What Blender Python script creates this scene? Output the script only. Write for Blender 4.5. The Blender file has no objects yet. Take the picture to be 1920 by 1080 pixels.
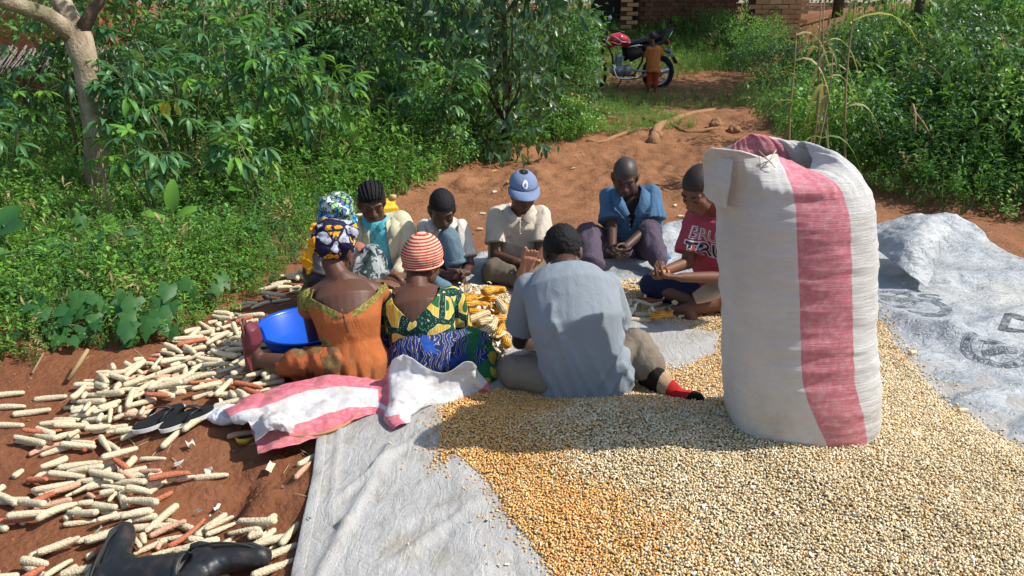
import bpy, bmesh, math, random
import numpy as np
from mathutils import Vector, Matrix, Euler
from mathutils.bvhtree import BVHTree
random.seed(7); rng = np.random.default_rng(7)
S = bpy.context.scene
COL = S.collection
R = math.radians
# ---------------------------------------------------------------- camera
CAMZ, PITCH, FPX = 1.6, 20.0, 1450.0
cd = bpy.data.cameras.new('camera'); cam = bpy.data.objects.new('camera', cd); COL.objects.link(cam)
cam.location = (0, 0, CAMZ); cam.rotation_euler = (R(90-PITCH), 0, 0)
cd.sensor_width = 36; cd.lens = FPX/1920*36; cd.clip_start = .05; cd.clip_end = 600
S.camera = cam
# ---------------------------------------------------------------- world, sun
SUN_EL, SUN_AZ = 48.0, -4.0          # azimuth of the sun measured from +X towards +Y
w = bpy.data.worlds.new('World'); S.world = w; w.use_nodes = True
nt = w.node_tree; nt.nodes.clear()
sky = nt.nodes.new('ShaderNodeTexSky'); sky.sky_type = 'NISHITA'; sky.sun_disc = False
sky.sun_elevation = R(SUN_EL); sky.sun_rotation = R(90-SUN_AZ); sky.air_density = 1.0; sky.dust_density = 1.2; sky.ozone_density = 1.0
bg = nt.nodes.new('ShaderNodeBackground'); bg.inputs[1].default_value = .15
wo = nt.nodes.new('ShaderNodeOutputWorld')
nt.links.new(sky.outputs[0], bg.inputs[0]); nt.links.new(bg.outputs[0], wo.inputs[0])
ld = bpy.data.lights.new('sun', 'SUN'); ld.energy = 4.8; ld.angle = R(.55); ld.color = (1, .955, .88)
sun = bpy.data.objects.new('sun', ld); COL.objects.link(sun)
sd_ = Vector((math.cos(R(SUN_AZ))*math.cos(R(SUN_EL)), math.sin(R(SUN_AZ))*math.cos(R(SUN_EL)), math.sin(R(SUN_EL))))
sun.rotation_euler = sd_.to_track_quat('Z', 'Y').to_euler(); sun.location = sd_*30
S.view_settings.view_transform = 'Standard'; S.view_settings.look = 'None'
S.view_settings.exposure = .28; S.view_settings.gamma = 1; S.view_settings.use_curve_mapping = False
S.render.engine = 'CYCLES'
S.cycles.use_denoising = True; S.cycles.max_bounces = 6; S.cycles.diffuse_bounces = 3; S.cycles.glossy_bounces = 2
S.cycles.transmission_bounces = 3; S.cycles.transparent_max_bounces = 4; S.cycles.use_adaptive_sampling = True
S.cycles.adaptive_threshold = .015

_cp, _sp = math.cos(R(PITCH)), math.sin(R(PITCH))
def ray(px, py):
    dx, dy = (px-960)/FPX, (540-py)/FPX
    return Vector((dx, _cp+dy*_sp, -_sp+dy*_cp))
def at(px, py, z=0.0):                     # point of the place at height z seen at that spot of the photograph
    d = ray(px, py); t = (z-CAMZ)/d.z
    return Vector((d.x*t, d.y*t, z))
def aty(px, py, Y):                        # same, at distance Y
    d = ray(px, py); t = Y/d.y
    return Vector((d.x*t, Y, CAMZ+d.z*t))
# ---------------------------------------------------------------- numpy noise
def _hash(ix, iy, iz, seed):
    n = (ix*374761393 + iy*668265263 + iz*2147483647 + seed*1274126177) & 0xffffffff
    n = ((n ^ (n >> 13))*1274126177) & 0xffffffff
    n = (n ^ (n >> 16)) & 0xffffffff
    return n/4294967295.0
def vnoise(P, scale=1.0, seed=0):
    P = np.asarray(P, float)*scale
    if P.shape[1] == 2: P = np.c_[P, np.zeros(len(P))]
    I = np.floor(P).astype(np.int64); F = P-I; F = F*F*(3-2*F)
    r = 0
    for dx in (0, 1):
        wx = F[:, 0] if dx else 1-F[:, 0]
        for dy in (0, 1):
            wy = F[:, 1] if dy else 1-F[:, 1]
            for dz in (0, 1):
                wz = F[:, 2] if dz else 1-F[:, 2]
                r = r + wx*wy*wz*_hash(I[:, 0]+dx, I[:, 1]+dy, I[:, 2]+dz, seed)
    return r*2-1
def fbm(P, scale=1.0, seed=0, o=4, g=.5):
    P = np.asarray(P, float); r = 0; a = 1
    for k in range(o):
        r = r + a*vnoise(P+k*17.3, scale*2.03**k, seed+k); a *= g
    return r
def sstep(a, b, x):
    t = np.clip((x-a)/(b-a), 0, 1); return t*t*(3-2*t)
def poly_sd(P, poly):                      # signed distance, positive inside
    P = np.asarray(P, float)[:, :2]; poly = np.asarray([(p[0], p[1]) for p in poly], float)
    d = np.full(len(P), 1e9); ins = np.zeros(len(P), bool)
    for i in range(len(poly)):
        a, b = poly[i], poly[(i+1) % len(poly)]
        ab = b-a; t = np.clip(((P-a)@ab)/max(ab@ab, 1e-12), 0, 1)
        d = np.minimum(d, np.hypot(*(P-a-t[:, None]*ab).T))
        c = ((a[1] > P[:, 1]) != (b[1] > P[:, 1]))
        with np.errstate(divide='ignore', invalid='ignore'):
            xi = (b[0]-a[0])*(P[:, 1]-a[1])/(b[1]-a[1])+a[0]
        ins ^= c & (P[:, 0] < xi)
    return np.where(ins, d, -d)
def line_d(P, pl):
    P = np.asarray(P, float)[:, :2]; pl = np.asarray([(p[0], p[1]) for p in pl], float); d = np.full(len(P), 1e9)
    for a, b in zip(pl[:-1], pl[1:]):
        ab = b-a; t = np.clip(((P-a)@ab)/max(ab@ab, 1e-12), 0, 1)
        d = np.minimum(d, np.hypot(*(P-a-t[:, None]*ab).T))
    return d
# ---------------------------------------------------------------- objects
def tag(o, label=None, cat=None, group=None, kind=None):
    if label: o['label'] = label
    if cat: o['category'] = cat
    if group: o['group'] = group
    if kind: o['kind'] = kind
    return o
def empty(name, loc=(0, 0, 0), rot=(0, 0, 0), scale=1.0):
    o = bpy.data.objects.new(name, None); COL.objects.link(o)
    o.location = loc; o.rotation_euler = rot; o.scale = (scale,)*3; o.empty_display_size = .1
    return o
def link(name, me, parent=None, mats=None, smooth=True, loc=None, rot=None):
    if mats is not None:
        for m in (mats if isinstance(mats, (list, tuple)) else [mats]): me.materials.append(m)
    if smooth and len(me.polygons): me.polygons.foreach_set('use_smooth', [True]*len(me.polygons))
    o = bpy.data.objects.new(name, me); COL.objects.link(o)
    if parent: o.parent = parent
    if loc is not None: o.location = loc
    if rot is not None: o.rotation_euler = rot
    return o
def mesh(name, V, F):
    me = bpy.data.meshes.new(name)
    V = np.asarray(V, np.float32)
    if isinstance(F, np.ndarray):
        n = F.shape[1]
        me.vertices.add(len(V)); me.vertices.foreach_set('co', V.ravel())
        me.loops.add(F.size); me.loops.foreach_set('vertex_index', F.astype(np.int32).ravel())
        me.polygons.add(len(F)); me.polygons.foreach_set('loop_start', np.arange(0, F.size, n, dtype=np.int32))
        me.polygons.foreach_set('loop_total', np.full(len(F), n, np.int32))
        me.update(calc_edges=True); me.validate()
    else:
        me.from_pydata(V.tolist(), [], F); me.update()
    return me
def grid_faces(nu, nv, wrap=False):        # nu columns wrap round when wrap is set; vertex index = j*nu+i
    i = np.arange(nu if wrap else nu-1); j = np.arange(nv-1)
    I, J = np.meshgrid(i, j); I = I.ravel(); J = J.ravel(); I2 = (I+1) % nu
    return np.c_[J*nu+I, J*nu+I2, (J+1)*nu+I2, (J+1)*nu+I]
def vec_attr(me, name, A, typ='FLOAT_VECTOR', dom='POINT'):
    a = me.attributes.new(name, typ, dom)
    key = 'vector' if typ == 'FLOAT_VECTOR' else 'color' if typ == 'FLOAT_COLOR' else 'value'
    a.data.foreach_set(key, np.asarray(A, np.int32 if typ == 'INT' else np.float32).ravel())
def from_bm(name, bm):
    me = bpy.data.meshes.new(name); bm.to_mesh(me); bm.free(); return me
def tube(pts, rad, n=8, caps=True):        # round tube along a path -> V, F lists
    pts = [Vector(p) for p in pts]; V = []; F = []
    rad = rad if isinstance(rad, (list, tuple)) else [rad]*len(pts)
    t0 = (pts[1]-pts[0]).normalized(); nrm = t0.orthogonal().normalized()
    for k, p in enumerate(pts):
        t = (pts[min(k+1, len(pts)-1)]-pts[max(k-1, 0)]).normalized()
        nrm = (nrm-t*nrm.dot(t)).normalized(); b = t.cross(nrm)
        for i in range(n):
            a = 2*math.pi*i/n; V.append(p+(nrm*math.cos(a)+b*math.sin(a))*rad[k])
    for k in range(len(pts)-1):
        for i in range(n): F.append((k*n+i, k*n+(i+1) % n, (k+1)*n+(i+1) % n, (k+1)*n+i))
    if caps: F.append(tuple(range(n))[::-1]); F.append(tuple(range((len(pts)-1)*n, len(pts)*n)))
    return V, F
class MB:                                  # collects shapes into one mesh
    def __init__(s): s.V = []; s.F = []; s.M = []
    def add(s, VF, m=0, mat=None):
        V, F = VF; b = len(s.V)
        s.V += [tuple((mat@Vector(v)) if mat else v) for v in V]
        s.F += [tuple(i+b for i in f) for f in F]; s.M += [m]*len(F); return s
    def tube(s, pts, rad, n=8, m=0, caps=True): return s.add(tube(pts, rad, n, caps), m)
    def box(s, c, d, m=0, rot=None, taper=1.0):
        c = Vector(c); V = []
        for z in (-.5, .5):
            k = taper if z > 0 else 1
            for x, y in ((-.5, -.5), (.5, -.5), (.5, .5), (-.5, .5)):
                v = Vector((x*d[0]*k, y*d[1]*k, z*d[2]))
                if rot is not None: v = rot@v
                V.append(c+v)
        return s.add((V, [(3, 2, 1, 0), (4, 5, 6, 7), (0, 1, 5, 4), (1, 2, 6, 5), (2, 3, 7, 6), (3, 0, 4, 7)]), m)
    def lathe(s, prof, n=24, m=0, mat=None, cap=False):
        V = [(r*math.cos(2*math.pi*i/n), r*math.sin(2*math.pi*i/n), z) for r, z in prof for i in range(n)]
        F = [(k*n+i, k*n+(i+1) % n, (k+1)*n+(i+1) % n, (k+1)*n+i) for k in range(len(prof)-1) for i in range(n)]
        if cap: F.append(tuple(range(n))[::-1]); F.append(tuple(range((len(prof)-1)*n, len(prof)*n)))
        return s.add((V, F), m, mat)
    def ball(s, c, r, m=0, seg=12, ring=8, rot=None):
        r = (r, r, r) if not isinstance(r, (tuple, list)) else r; V = []; F = []
        for j in range(ring+1):
            th = math.pi*j/ring
            for i in range(seg):
                ph = 2*math.pi*i/seg
                v = Vector((r[0]*math.sin(th)*math.cos(ph), r[1]*math.sin(th)*math.sin(ph), r[2]*math.cos(th)))
                if rot is not None: v = rot@v
                V.append(Vector(c)+v)
        for j in range(ring):
            for i in range(seg): F.append((j*seg+i, (j+1)*seg+i, (j+1)*seg+(i+1) % seg, j*seg+(i+1) % seg))
        return s.add((V, F), m)
    def mesh(s, name='m'):
        me = bpy.data.meshes.new(name); me.from_pydata([tuple(v) for v in s.V], [], s.F); me.update()
        me.polygons.foreach_set('material_index', s.M)
        bm = bmesh.new(); bm.from_mesh(me); bmesh.ops.remove_doubles(bm, verts=bm.verts, dist=1e-6); bm.to_mesh(me); bm.free()
        return me
    def build(s, name, mats, parent=None, smooth=True): return link(name, s.mesh(name), parent, mats, smooth)
def autosmooth(o, ang=35):
    me = o.data; bm = bmesh.new(); bm.from_mesh(me)
    for e in bm.edges: e.smooth = len(e.link_faces) == 2 and e.calc_face_angle(0) < R(ang)
    for f in bm.faces: f.smooth = True
    bm.to_mesh(me); bm.free(); return o
# ---------------------------------------------------------------- materials
class NT:
    def __init__(s, name):
        s.m = bpy.data.materials.new(name); s.m.use_nodes = True; s.t = s.m.node_tree; s.t.nodes.clear()
        s.out = s.t.nodes.new('ShaderNodeOutputMaterial')
    def n(s, typ, ins=None, **kw):
        nd = s.t.nodes.new('ShaderNode'+typ)
        for k, v in kw.items(): setattr(nd, k, v)
        for k, v in (ins or {}).items():
            if isinstance(v, bpy.types.NodeSocket): s.t.links.new(v, nd.inputs[k])
            else: nd.inputs[k].default_value = v
        return nd
    def obj(s): return s.n('TexCoord').outputs['Object']
    def attr(s, name, typ='GEOMETRY', out='Fac'): return s.n('Attribute', attribute_name=name, attribute_type=typ).outputs[out]
    def mp(s, v, scale=(1, 1, 1), rot=(0, 0, 0), loc=(0, 0, 0)):
        return s.n('Mapping', {'Vector': v, 'Scale': scale, 'Rotation': rot, 'Location': loc}).outputs[0]
    def noise(s, v, scale=5, detail=3, rough=.55, dist=0, out='Fac'):
        return s.n('TexNoise', {'Vector': v, 'Scale': scale, 'Detail': detail, 'Roughness': rough, 'Distortion': dist}).outputs[out]
    def voro(s, v, scale=5, out='Distance', feature='F1', rand=1):
        return s.n('TexVoronoi', {'Vector': v, 'Scale': scale, 'Randomness': rand}, feature=feature).outputs[out]
    def wave(s, v, scale=5, dist=0, detail=2, dscale=1, direction='X', profile='SIN', rings=False):
        nd = s.n('TexWave', {'Vector': v, 'Scale': scale, 'Distortion': dist, 'Detail': detail, 'Detail Scale': dscale}, wave_type='RINGS' if rings else 'BANDS', wave_profile=profile)
        if rings: nd.rings_direction = direction
        else: nd.bands_direction = direction
        return nd.outputs['Fac']
    def math(s, op, a, b=0.0, c=0.0, clamp=False):
        nd = s.n('Math', operation=op); nd.use_clamp = clamp
        for i, v in enumerate((a, b, c)):
            if isinstance(v, bpy.types.NodeSocket): s.t.links.new(v, nd.inputs[i])
            elif i < len(nd.inputs): nd.inputs[i].default_value = v
        return nd.outputs[0]
    def step(s, v, a, b):                  # smooth 0..1 between a and b
        return s.n('MapRange', {'Value': v, 'From Min': a, 'From Max': b}, interpolation_type='SMOOTHSTEP').outputs[0]
    def mix(s, f, a, b, blend='MIX'):
        nd = s.n('Mix', data_type='RGBA', blend_type=blend)
        for i, v in ((0, f), (6, a), (7, b)):
            if isinstance(v, bpy.types.NodeSocket): s.t.links.new(v, nd.inputs[i])
            elif i == 0: nd.inputs[0].default_value = v
            else: nd.inputs[i].default_value = (*v[:3], 1)
        return nd.outputs[2]
    def ramp(s, f, stops, interp='LINEAR'):
        nd = s.n('ValToRGB', {'Fac': f}); cr = nd.color_ramp; cr.interpolation = interp
        while len(cr.elements) < len(stops): cr.elements.new(.5)
        for e, (p, c) in zip(cr.elements, stops): e.position = p; e.color = (*c[:3], 1)
        return nd.outputs[0]
    def sep(s, v): return s.n('SeparateXYZ', {0: v}).outputs
    def bump(s, h, strength=.5, dist=.01, normal=None):
        ins = {'Height': h, 'Strength': strength, 'Distance': dist}
        if normal is not None: ins['Normal'] = normal
        return s.n('Bump', ins).outputs[0]
    def pbsdf(s, col, rough=.8, normal=None, spec=.3, metal=0.0, sheen=0.0, **kw):
        ins = {'Roughness': rough, 'Specular IOR Level': spec, 'Metallic': metal}
        ins['Base Color'] = col if isinstance(col, bpy.types.NodeSocket) else (*col[:3], 1)
        if normal is not None: ins['Normal'] = normal
        if sheen: ins['Sheen Weight'] = sheen; ins['Sheen Roughness'] = .5
        ins.update(kw)
        return s.n('BsdfPrincipled', ins).outputs[0]
    def done(s, sh): s.t.links.new(sh, s.out.inputs[0]); return s.m
def simple(name, col, rough=.7, spec=.3, metal=0.0, var=.15, vscale=8, bump=0.0, bscale=40, bdist=.004, **kw):
    t = NT(name); o = t.obj()
    c = t.mix(t.noise(o, vscale, 4), tuple(x*(1-var) for x in col), tuple(min(1, x*(1+var)) for x in col))
    nm = t.bump(t.noise(o, bscale, 4), bump, bdist) if bump else None
    return t.done(t.pbsdf(c, rough, nm, spec, metal, **kw))
def foliage_mat(name, cols, rough=.45, trans=.3, spec=.35, tint=None, inst=True):
    t = NT(name)
    rnd = t.n('ObjectInfo').outputs['Random']
    geo = t.n('NewGeometry').outputs
    pos = geo['Position']
    f = t.math('ADD', t.math('MULTIPLY', rnd, .55), t.math('MULTIPLY', t.noise(pos, 1.6, 3), .75))
    f2 = t.attr('lv', 'GEOMETRY')
    f = t.math('ADD', t.math('SUBTRACT', f, .2), t.math('MULTIPLY', f2, .35), clamp=True)
    n = len(cols); c = t.ramp(f, [(i/(n-1), k) for i, k in enumerate(cols)])
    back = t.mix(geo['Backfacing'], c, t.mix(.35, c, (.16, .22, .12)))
    p = t.pbsdf(back, rough, None, spec)
    tr = t.n('BsdfTranslucent', {'Color': t.mix(.5, c, (.25, .42, .04))}).outputs[0]
    return t.done(t.n('MixShader', {0: trans, 1: p, 2: tr}).outputs[0])
# ================================================================ SETTING
VEG_L = [at(*p) for p in ((-900, 760), (-300, 735), (0, 700), (70, 688), (150, 655), (210, 668), (330, 640), (430, 590), (500, 560), (560, 508), (600, 470), (680, 415), (760, 372), (855, 322), (915, 300), (1020, 278), (1115, 264), (1150, 246), (1225, 224))] + \
        [Vector((1.7, 12.8, 0)), Vector((.9, 14.5, 0)), Vector((1.0, 22, 0)), Vector((-30, 24, 0)), Vector((-30, 4, 0))]
VEG_R = [at(*p) for p in ((1405, 213), (1458, 262), (1545, 330), (1640, 372), (1700, 392), (1760, 412), (1900, 418), (2100, 450), (2500, 520))] + \
        [Vector((12, 4.5, 0)), Vector((30, 6, 0)), Vector((30, 26, 0)), Vector((6.0, 26, 0)), Vector((5.0, 17, 0)), Vector((4.4, 13.5, 0))]
HEAP = [at(*p) for p in ((1190, 560), (1175, 640), (1185, 735), (1000, 738), (880, 745), (830, 768), (815, 850), (822, 892), (845, 872), (905, 905), (950, 990), (1000, 1050), (1030, 1090))] + \
       [Vector((.12, 1.3, 0)), Vector((2.6, 1.3, 0)), Vector((2.35, 2.0, 0))] + \
       [at(*p) for p in ((1925, 862), (1830, 800), (1765, 760), (1720, 700), (1690, 650), (1655, 598), (1600, 570), (1340, 566), (1290, 592), (1240, 575))]
BARE = [at(*p) for p in ((1165, 640), (1230, 612), (1335, 625), (1340, 665), (1255, 705), (1190, 690))]     # tarp showing through
HEAPC = [at(*p) for p in ((850, 545), (955, 540), (965, 600), (950, 680), (900, 700), (860, 640))]

def ridged_(P, s, seed): return .6-np.abs(fbm(P, s, seed, 4))
def ground_z(P):
    P = np.asarray(P, float); x, y = P[:, 0], P[:, 1]
    z = .0155*np.maximum(0, y-11)**1.6
    z = np.where(y > 30, .0155*19**1.6, z)
    sl = poly_sd(P, VEG_L); sr = poly_sd(P, VEG_R)
    z = z + .05*sstep(0, .5, sl) + .05*sstep(.3, 3.5, sl) + .12*sstep(0, .4, sr) + .75*sstep(.3, 4.0, sr)
    tl = sstep(-.55, -1.05, x+.12*vnoise(P[:, :2], 3, 5)) * sstep(3.5, 2.6, y-.15*vnoise(P[:, :2], 4, 9))
    z = z - .085*tl
    und = sstep(-.7, -1.0, x) + sstep(5.0, 5.6, y) + sstep(3.2, 3.6, x); und = np.clip(und, 0, 1)
    z = z + und*(.022*fbm(P[:, :2], 1.7, 3, 3) + .008*fbm(P[:, :2], 9, 4, 3))
    scarp = np.exp(-((x+.90)/.24)**2)*sstep(3.1, 2.75, y)
    z = z + scarp*(.048*fbm(P[:, :2], 7, 21, 4)+.018*ridged_(P[:, :2], 11, 23))
    path = sstep(6.0, 7.5, y)*sstep(13.5, 11.5, y)
    z = z + path*(.050*np.abs(fbm(P[:, :2]@np.array([[1, .3], [-.3, 1]])*np.array([1.4, .7]), 2.0, 31, 4))+.020*fbm(P[:, :2], 8, 33, 3))
    return z
def gz(x, y): return float(ground_z(np.array([[x, y]]))[0])

def axis(lo, hi, st, far, g=1.13):
    a = list(np.arange(lo, hi, st)); s = st
    while a[-1] < far: s *= g; a.append(a[-1]+s)
    s = st; b = [lo]
    return a
xs = axis(0, 3.6, .03, 200); xs = np.array([-v for v in xs[:0:-1]] + xs)
ys = np.array([-200, -100, -40, -20, -10, -5, -2, 0, .5, 1.0] + axis(1.2, 7.5, .03, 300, 1.06))
GX, GY = np.meshgrid(xs, ys); P = np.c_[GX.ravel(), GY.ravel()]
Z = ground_z(P); Z = np.where((np.abs(P[:, 0]) > 28) | (P[:, 1] > 40), np.minimum(Z, 1.8), Z)
t = NT('red_earth'); o = t.n('NewGeometry').outputs['Position']
n1 = t.noise(o, .9, 5, .6); n2 = t.noise(o, 14, 5, .65); n3 = t.noise(o, 60, 4, .7)
c = t.ramp(t.math('ADD', t.math('MULTIPLY', n1, .6), t.math('MULTIPLY', n2, .4)), [(.3, (.17, .062, .028)), (.5, (.27, .105, .048)), (.68, (.37, .165, .082))])
yy = t.sep(o)[1]
c = t.mix(t.step(yy, 3.5, 6.5), t.mix(.45, c, (.10, .042, .024)), t.mix(.42, c, t.mix(t.step(t.noise(o, 2.2, 6, .75), .3, .7), (.13, .074, .036), (.31, .192, .102))))
c = t.mix(t.step(n3, .62, .75), c, (.40, .24, .14))
c = t.mix(t.math('MULTIPLY', t.step(t.noise(o, 3.1, 4), .6, .72), .5), c, (.13, .048, .025))
h = t.math('ADD', t.math('MULTIPLY', n2, 1.0), t.math('ADD', t.math('MULTIPLY', n3, .35), t.math('MULTIPLY', t.voro(o, 38), -.3)))
M_earth = t.done(t.pbsdf(c, .95, t.bump(h, .9, .02), .1))
g = link('ground', mesh('ground', np.c_[P, Z], grid_faces(len(xs), len(ys))), None, M_earth); tag(g, kind='structure', label='bare red earth yard with a path climbing to the back')
print('ground', len(P))

# ---------------------------------------------------------------- tarps
def ridged(P, s, seed): return 1-np.abs(fbm(P, s, seed, 4))
def coons(bot, rig, top, lef, nu, nv):
    def samp(pl, n):
        pl = np.array([(p[0], p[1]) for p in pl], float); L = np.r_[0, np.cumsum(np.hypot(*np.diff(pl, axis=0).T))]
        q = np.linspace(0, L[-1], n); return np.c_[np.interp(q, L, pl[:, 0]), np.interp(q, L, pl[:, 1])]
    b, tp, l, r = samp(bot, nu), samp(top, nu), samp(lef, nv), samp(rig, nv)
    u = np.linspace(0, 1, nu)[None, :, None]; v = np.linspace(0, 1, nv)[:, None, None]
    X = (1-v)*b[None]+v*tp[None]+(1-u)*l[:, None]+u*r[:, None]-((1-u)*(1-v)*b[0]+u*(1-v)*b[-1]+(1-u)*v*tp[0]+u*v*tp[-1])
    return X.reshape(-1, 2)
def seg_g(P, a, b, wd):
    d = line_d(P, [a, b]); return np.exp(-(d/wd)**2)
def plastic_z(P):
    z = .006 + .020*np.maximum(0, ridged(P, 1.6, 41)-.45)*1.6 + .011*ridged(P, 5, 43) + .0030*fbm(P, 20, 44, 3)
    z = z + .055*seg_g(P, at(1600, 575), at(1960, 700), .10) + .03*seg_g(P, at(1780, 640), at(1960, 580), .06)
    z = z + .035*seg_g(P, at(1700, 530), at(1960, 520), .08) + .03*seg_g(P, at(1690, 790), at(1930, 735), .07) + .03*seg_g(P, at(1800, 870), at(1960, 800), .06)
    hump = np.exp(-(((P[:, 0]-3.05)/.36)**2+((P[:, 1]-5.42)/.24)**2))
    z = z + hump*(.13+.07*ridged(P, 4, 51))
    hb = seg_g(P, at(1255, 440), at(1420, 432), .10); z = z + .085*hb*(1+.5*fbm(P, 5, 8, 2))
    hb = seg_g(P, at(905, 487), at(1060, 480), .04); z = z + .025*hb
    q = poly_sd(P, HEAP); z = z*(1-.7*sstep(-.15, .1, q))
    return z
def canvas_z(P):
    z = .017 + .014*np.maximum(0, ridged(P@np.array([[1, .5], [-.5, 1]])*np.array([1, .5]), 2.4, 61)-.4)*1.5 + .006*ridged(P@np.array([[1, .6], [-.6, 1]])*np.array([1, .45]), 7, 63)+.0018*fbm(P, 24, 64, 2)
    z = z + .024*seg_g(P, at(735, 850), at(650, 1000), .022) + .020*seg_g(P, at(650, 1000), at(600, 1100), .02) + .016*seg_g(P, at(800, 820), at(640, 940), .016) + .012*seg_g(P, at(640, 800), at(620, 980), .012) + .014*seg_g(P, at(900, 960), at(720, 1080), .018)
    z = z + .016*seg_g(P, at(860, 870), at(900, 1090), .05) + .014*seg_g(P, at(740, 1000), at(980, 930), .03)
    q = poly_sd(P, HEAP); return z*(1-.5*sstep(0, .15, q))
PX = lambda *a: [at(*p) for p in a]
def Pn(l): return np.array([(p[0], p[1]) for p in l])
V = coons(PX((705, 700), (900, 700), (1300, 700), (1700, 900))+[Vector((2.2, 1.6, 0)), Vector((3.6, 1.6, 0))], [Vector((3.6, 1.6, 0)), Vector((3.7, 3.2, 0)), at(2080, 570)],
          PX((690, 500), (900, 479), (1100, 470), (1262, 438), (1440, 436), (1640, 433), (1690, 437), (1760, 440), (1800, 442), (1850, 462), (1930, 492), (2080, 570)), PX((705, 700), (690, 500)), 300, 210)
M_pl = NT('plastic_sheeting'); t = M_pl; o = t.n('NewGeometry').outputs['Position']
n = t.noise(o, 2.3, 5, .65); m = t.noise(t.mp(o, (1, 3, 1), (0, 0, .5)), 7, 5, .7)
c = t.ramp(n, [(.3, (.25, .275, .29)), (.5, (.385, .405, .415)), (.7, (.50, .505, .49))])
c = t.mix(t.math('MULTIPLY', t.step(m, .50, .70), .75), c, (.20, .22, .24))
c = t.mix(t.math('MULTIPLY', t.step(t.noise(o, 1.1, 3), .55, .7), .35), c, (.52, .47, .38))
crk = t.voro(t.mp(t.n('VectorMath', {0: o, 1: t.noise(o, 6, 3, out='Color')}, operation='ADD').outputs[0], (1, 1, 1)), 9, feature='DISTANCE_TO_EDGE')
h = t.math('ADD', t.math('MULTIPLY', t.math('MINIMUM', crk, .25), .5), t.math('ADD', t.math('MULTIPLY', t.noise(t.mp(o, (1, 2.5, 1), (0, 0, .3)), 9, 5, .6, 1.5), 1.6), t.math('MULTIPLY', m, .7)))
M_plastic = t.done(t.pbsdf(c, .45, t.bump(h, .6, .03), .4))
o_ = link('plastic_tarpaulin', mesh('plastic_tarpaulin', np.c_[V, plastic_z(V)], grid_faces(300, 210)), None, M_plastic)
tag(o_, 'bluish white plastic tarpaulin with faded black print, crumpled right of the tall sack', 'tarpaulin')
TARP = o_
V2 = coons([Vector((-.58, 1.2, 0)), Vector((2.3, 1.2, 0))], [Vector((2.3, 1.2, 0)), Vector((2.15, 3.2, 0))], [at(603, 768), at(700, 722), at(900, 660), at(1180, 600), at(1400, 610), Vector((2.15, 3.2, 0))],
           [Vector((-.58, 1.2, 0)), at(548, 1085), at(588, 900), at(594, 840), at(603, 768)], 230, 200)
t = NT('canvas_sheeting'); o = t.n('NewGeometry').outputs['Position']
n = t.noise(o, 2.6, 6, .65); m = t.noise(t.mp(o, (3.2, 1, 1), (0, 0, -.45)), 5, 6, .72)
c = t.ramp(n, [(.3, (.60, .58, .54)), (.5, (.74, .725, .69)), (.7, (.81, .80, .775))])
c = t.mix(t.math('MULTIPLY', t.step(m, .54, .74), .7), c, (.38, .33, .24))
c = t.mix(t.math('MULTIPLY', t.step(t.noise(o, 5, 6, .7), .50, .68), .6), c, (.52, .44, .31))
wv = t.math('MULTIPLY', t.math('ADD', t.wave(o, 95, 0, 0), t.wave(o, 95, 0, 0, direction='Y')), .12)
crk2 = t.voro(t.mp(t.n('VectorMath', {0: o, 1: t.noise(o, 5, 3, out='Color')}, operation='ADD').outputs[0]), 7, feature='DISTANCE_TO_EDGE')
h = t.math('ADD', t.math('MULTIPLY', t.math('MINIMUM', crk2, .25), .3), t.math('ADD', t.math('MULTIPLY', t.noise(t.mp(o, (2.2, 1, 1), (0, 0, -.5)), 8, 6, .66, 1.2), 1.6), t.math('ADD', m, wv)))
M_canvas = t.done(t.pbsdf(c, .8, t.bump(h, .85, .035), .2))
cv = link('canvas_tarpaulin', mesh('canvas_tarpaulin', np.c_[V2, canvas_z(V2)], grid_faces(230, 200)), None, M_canvas)
tag(cv, 'stained off-white woven tarpaulin under the loose maize in the foreground', 'tarpaulin')
# sewn hem down the left edge with eyelets
hem = []
lf = [Vector((-.58, 1.2, 0)), at(548, 1085), at(588, 900), at(594, 840), at(603, 768)]
q = np.array([(p.x, p.y) for p in lf]); L = np.r_[0, np.cumsum(np.hypot(*np.diff(q, axis=0).T))]; s_ = np.linspace(0, L[-1], 90)
ex, ey = np.interp(s_, L, q[:, 0]), np.interp(s_, L, q[:, 1])
rows = [np.c_[ex+d, ey] for d in (-.003, .004, .02, .034, .038)]
Vh = np.concatenate([np.c_[r_, canvas_z(r_)+dz] for r_, dz in zip(rows, (-.004, .004, .0045, .004, -.002))])
nh = 90; Fh = [(j*nh+i, (j+1)*nh+i, (j+1)*nh+i+1, j*nh+i+1) for j in range(4) for i in range(nh-1)]
link('hem', mesh('hem', Vh, Fh), cv, M_canvas)
M_eye = simple('eyelet_metal', (.28, .28, .26), .45, .5, .6)
for s in (.12, .55, .93):
    k = int(s*89); ey_ = MB().lathe([(.004, .0), (.0045, .0025), (.008, .003), (.010, .0005)], 14).build('eyelet', M_eye, cv)
    ey_.location = (ex[k]+.019, ey[k], float(canvas_z(np.array([[ex[k]+.019, ey[k]]]))[0])+.0045)

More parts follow.
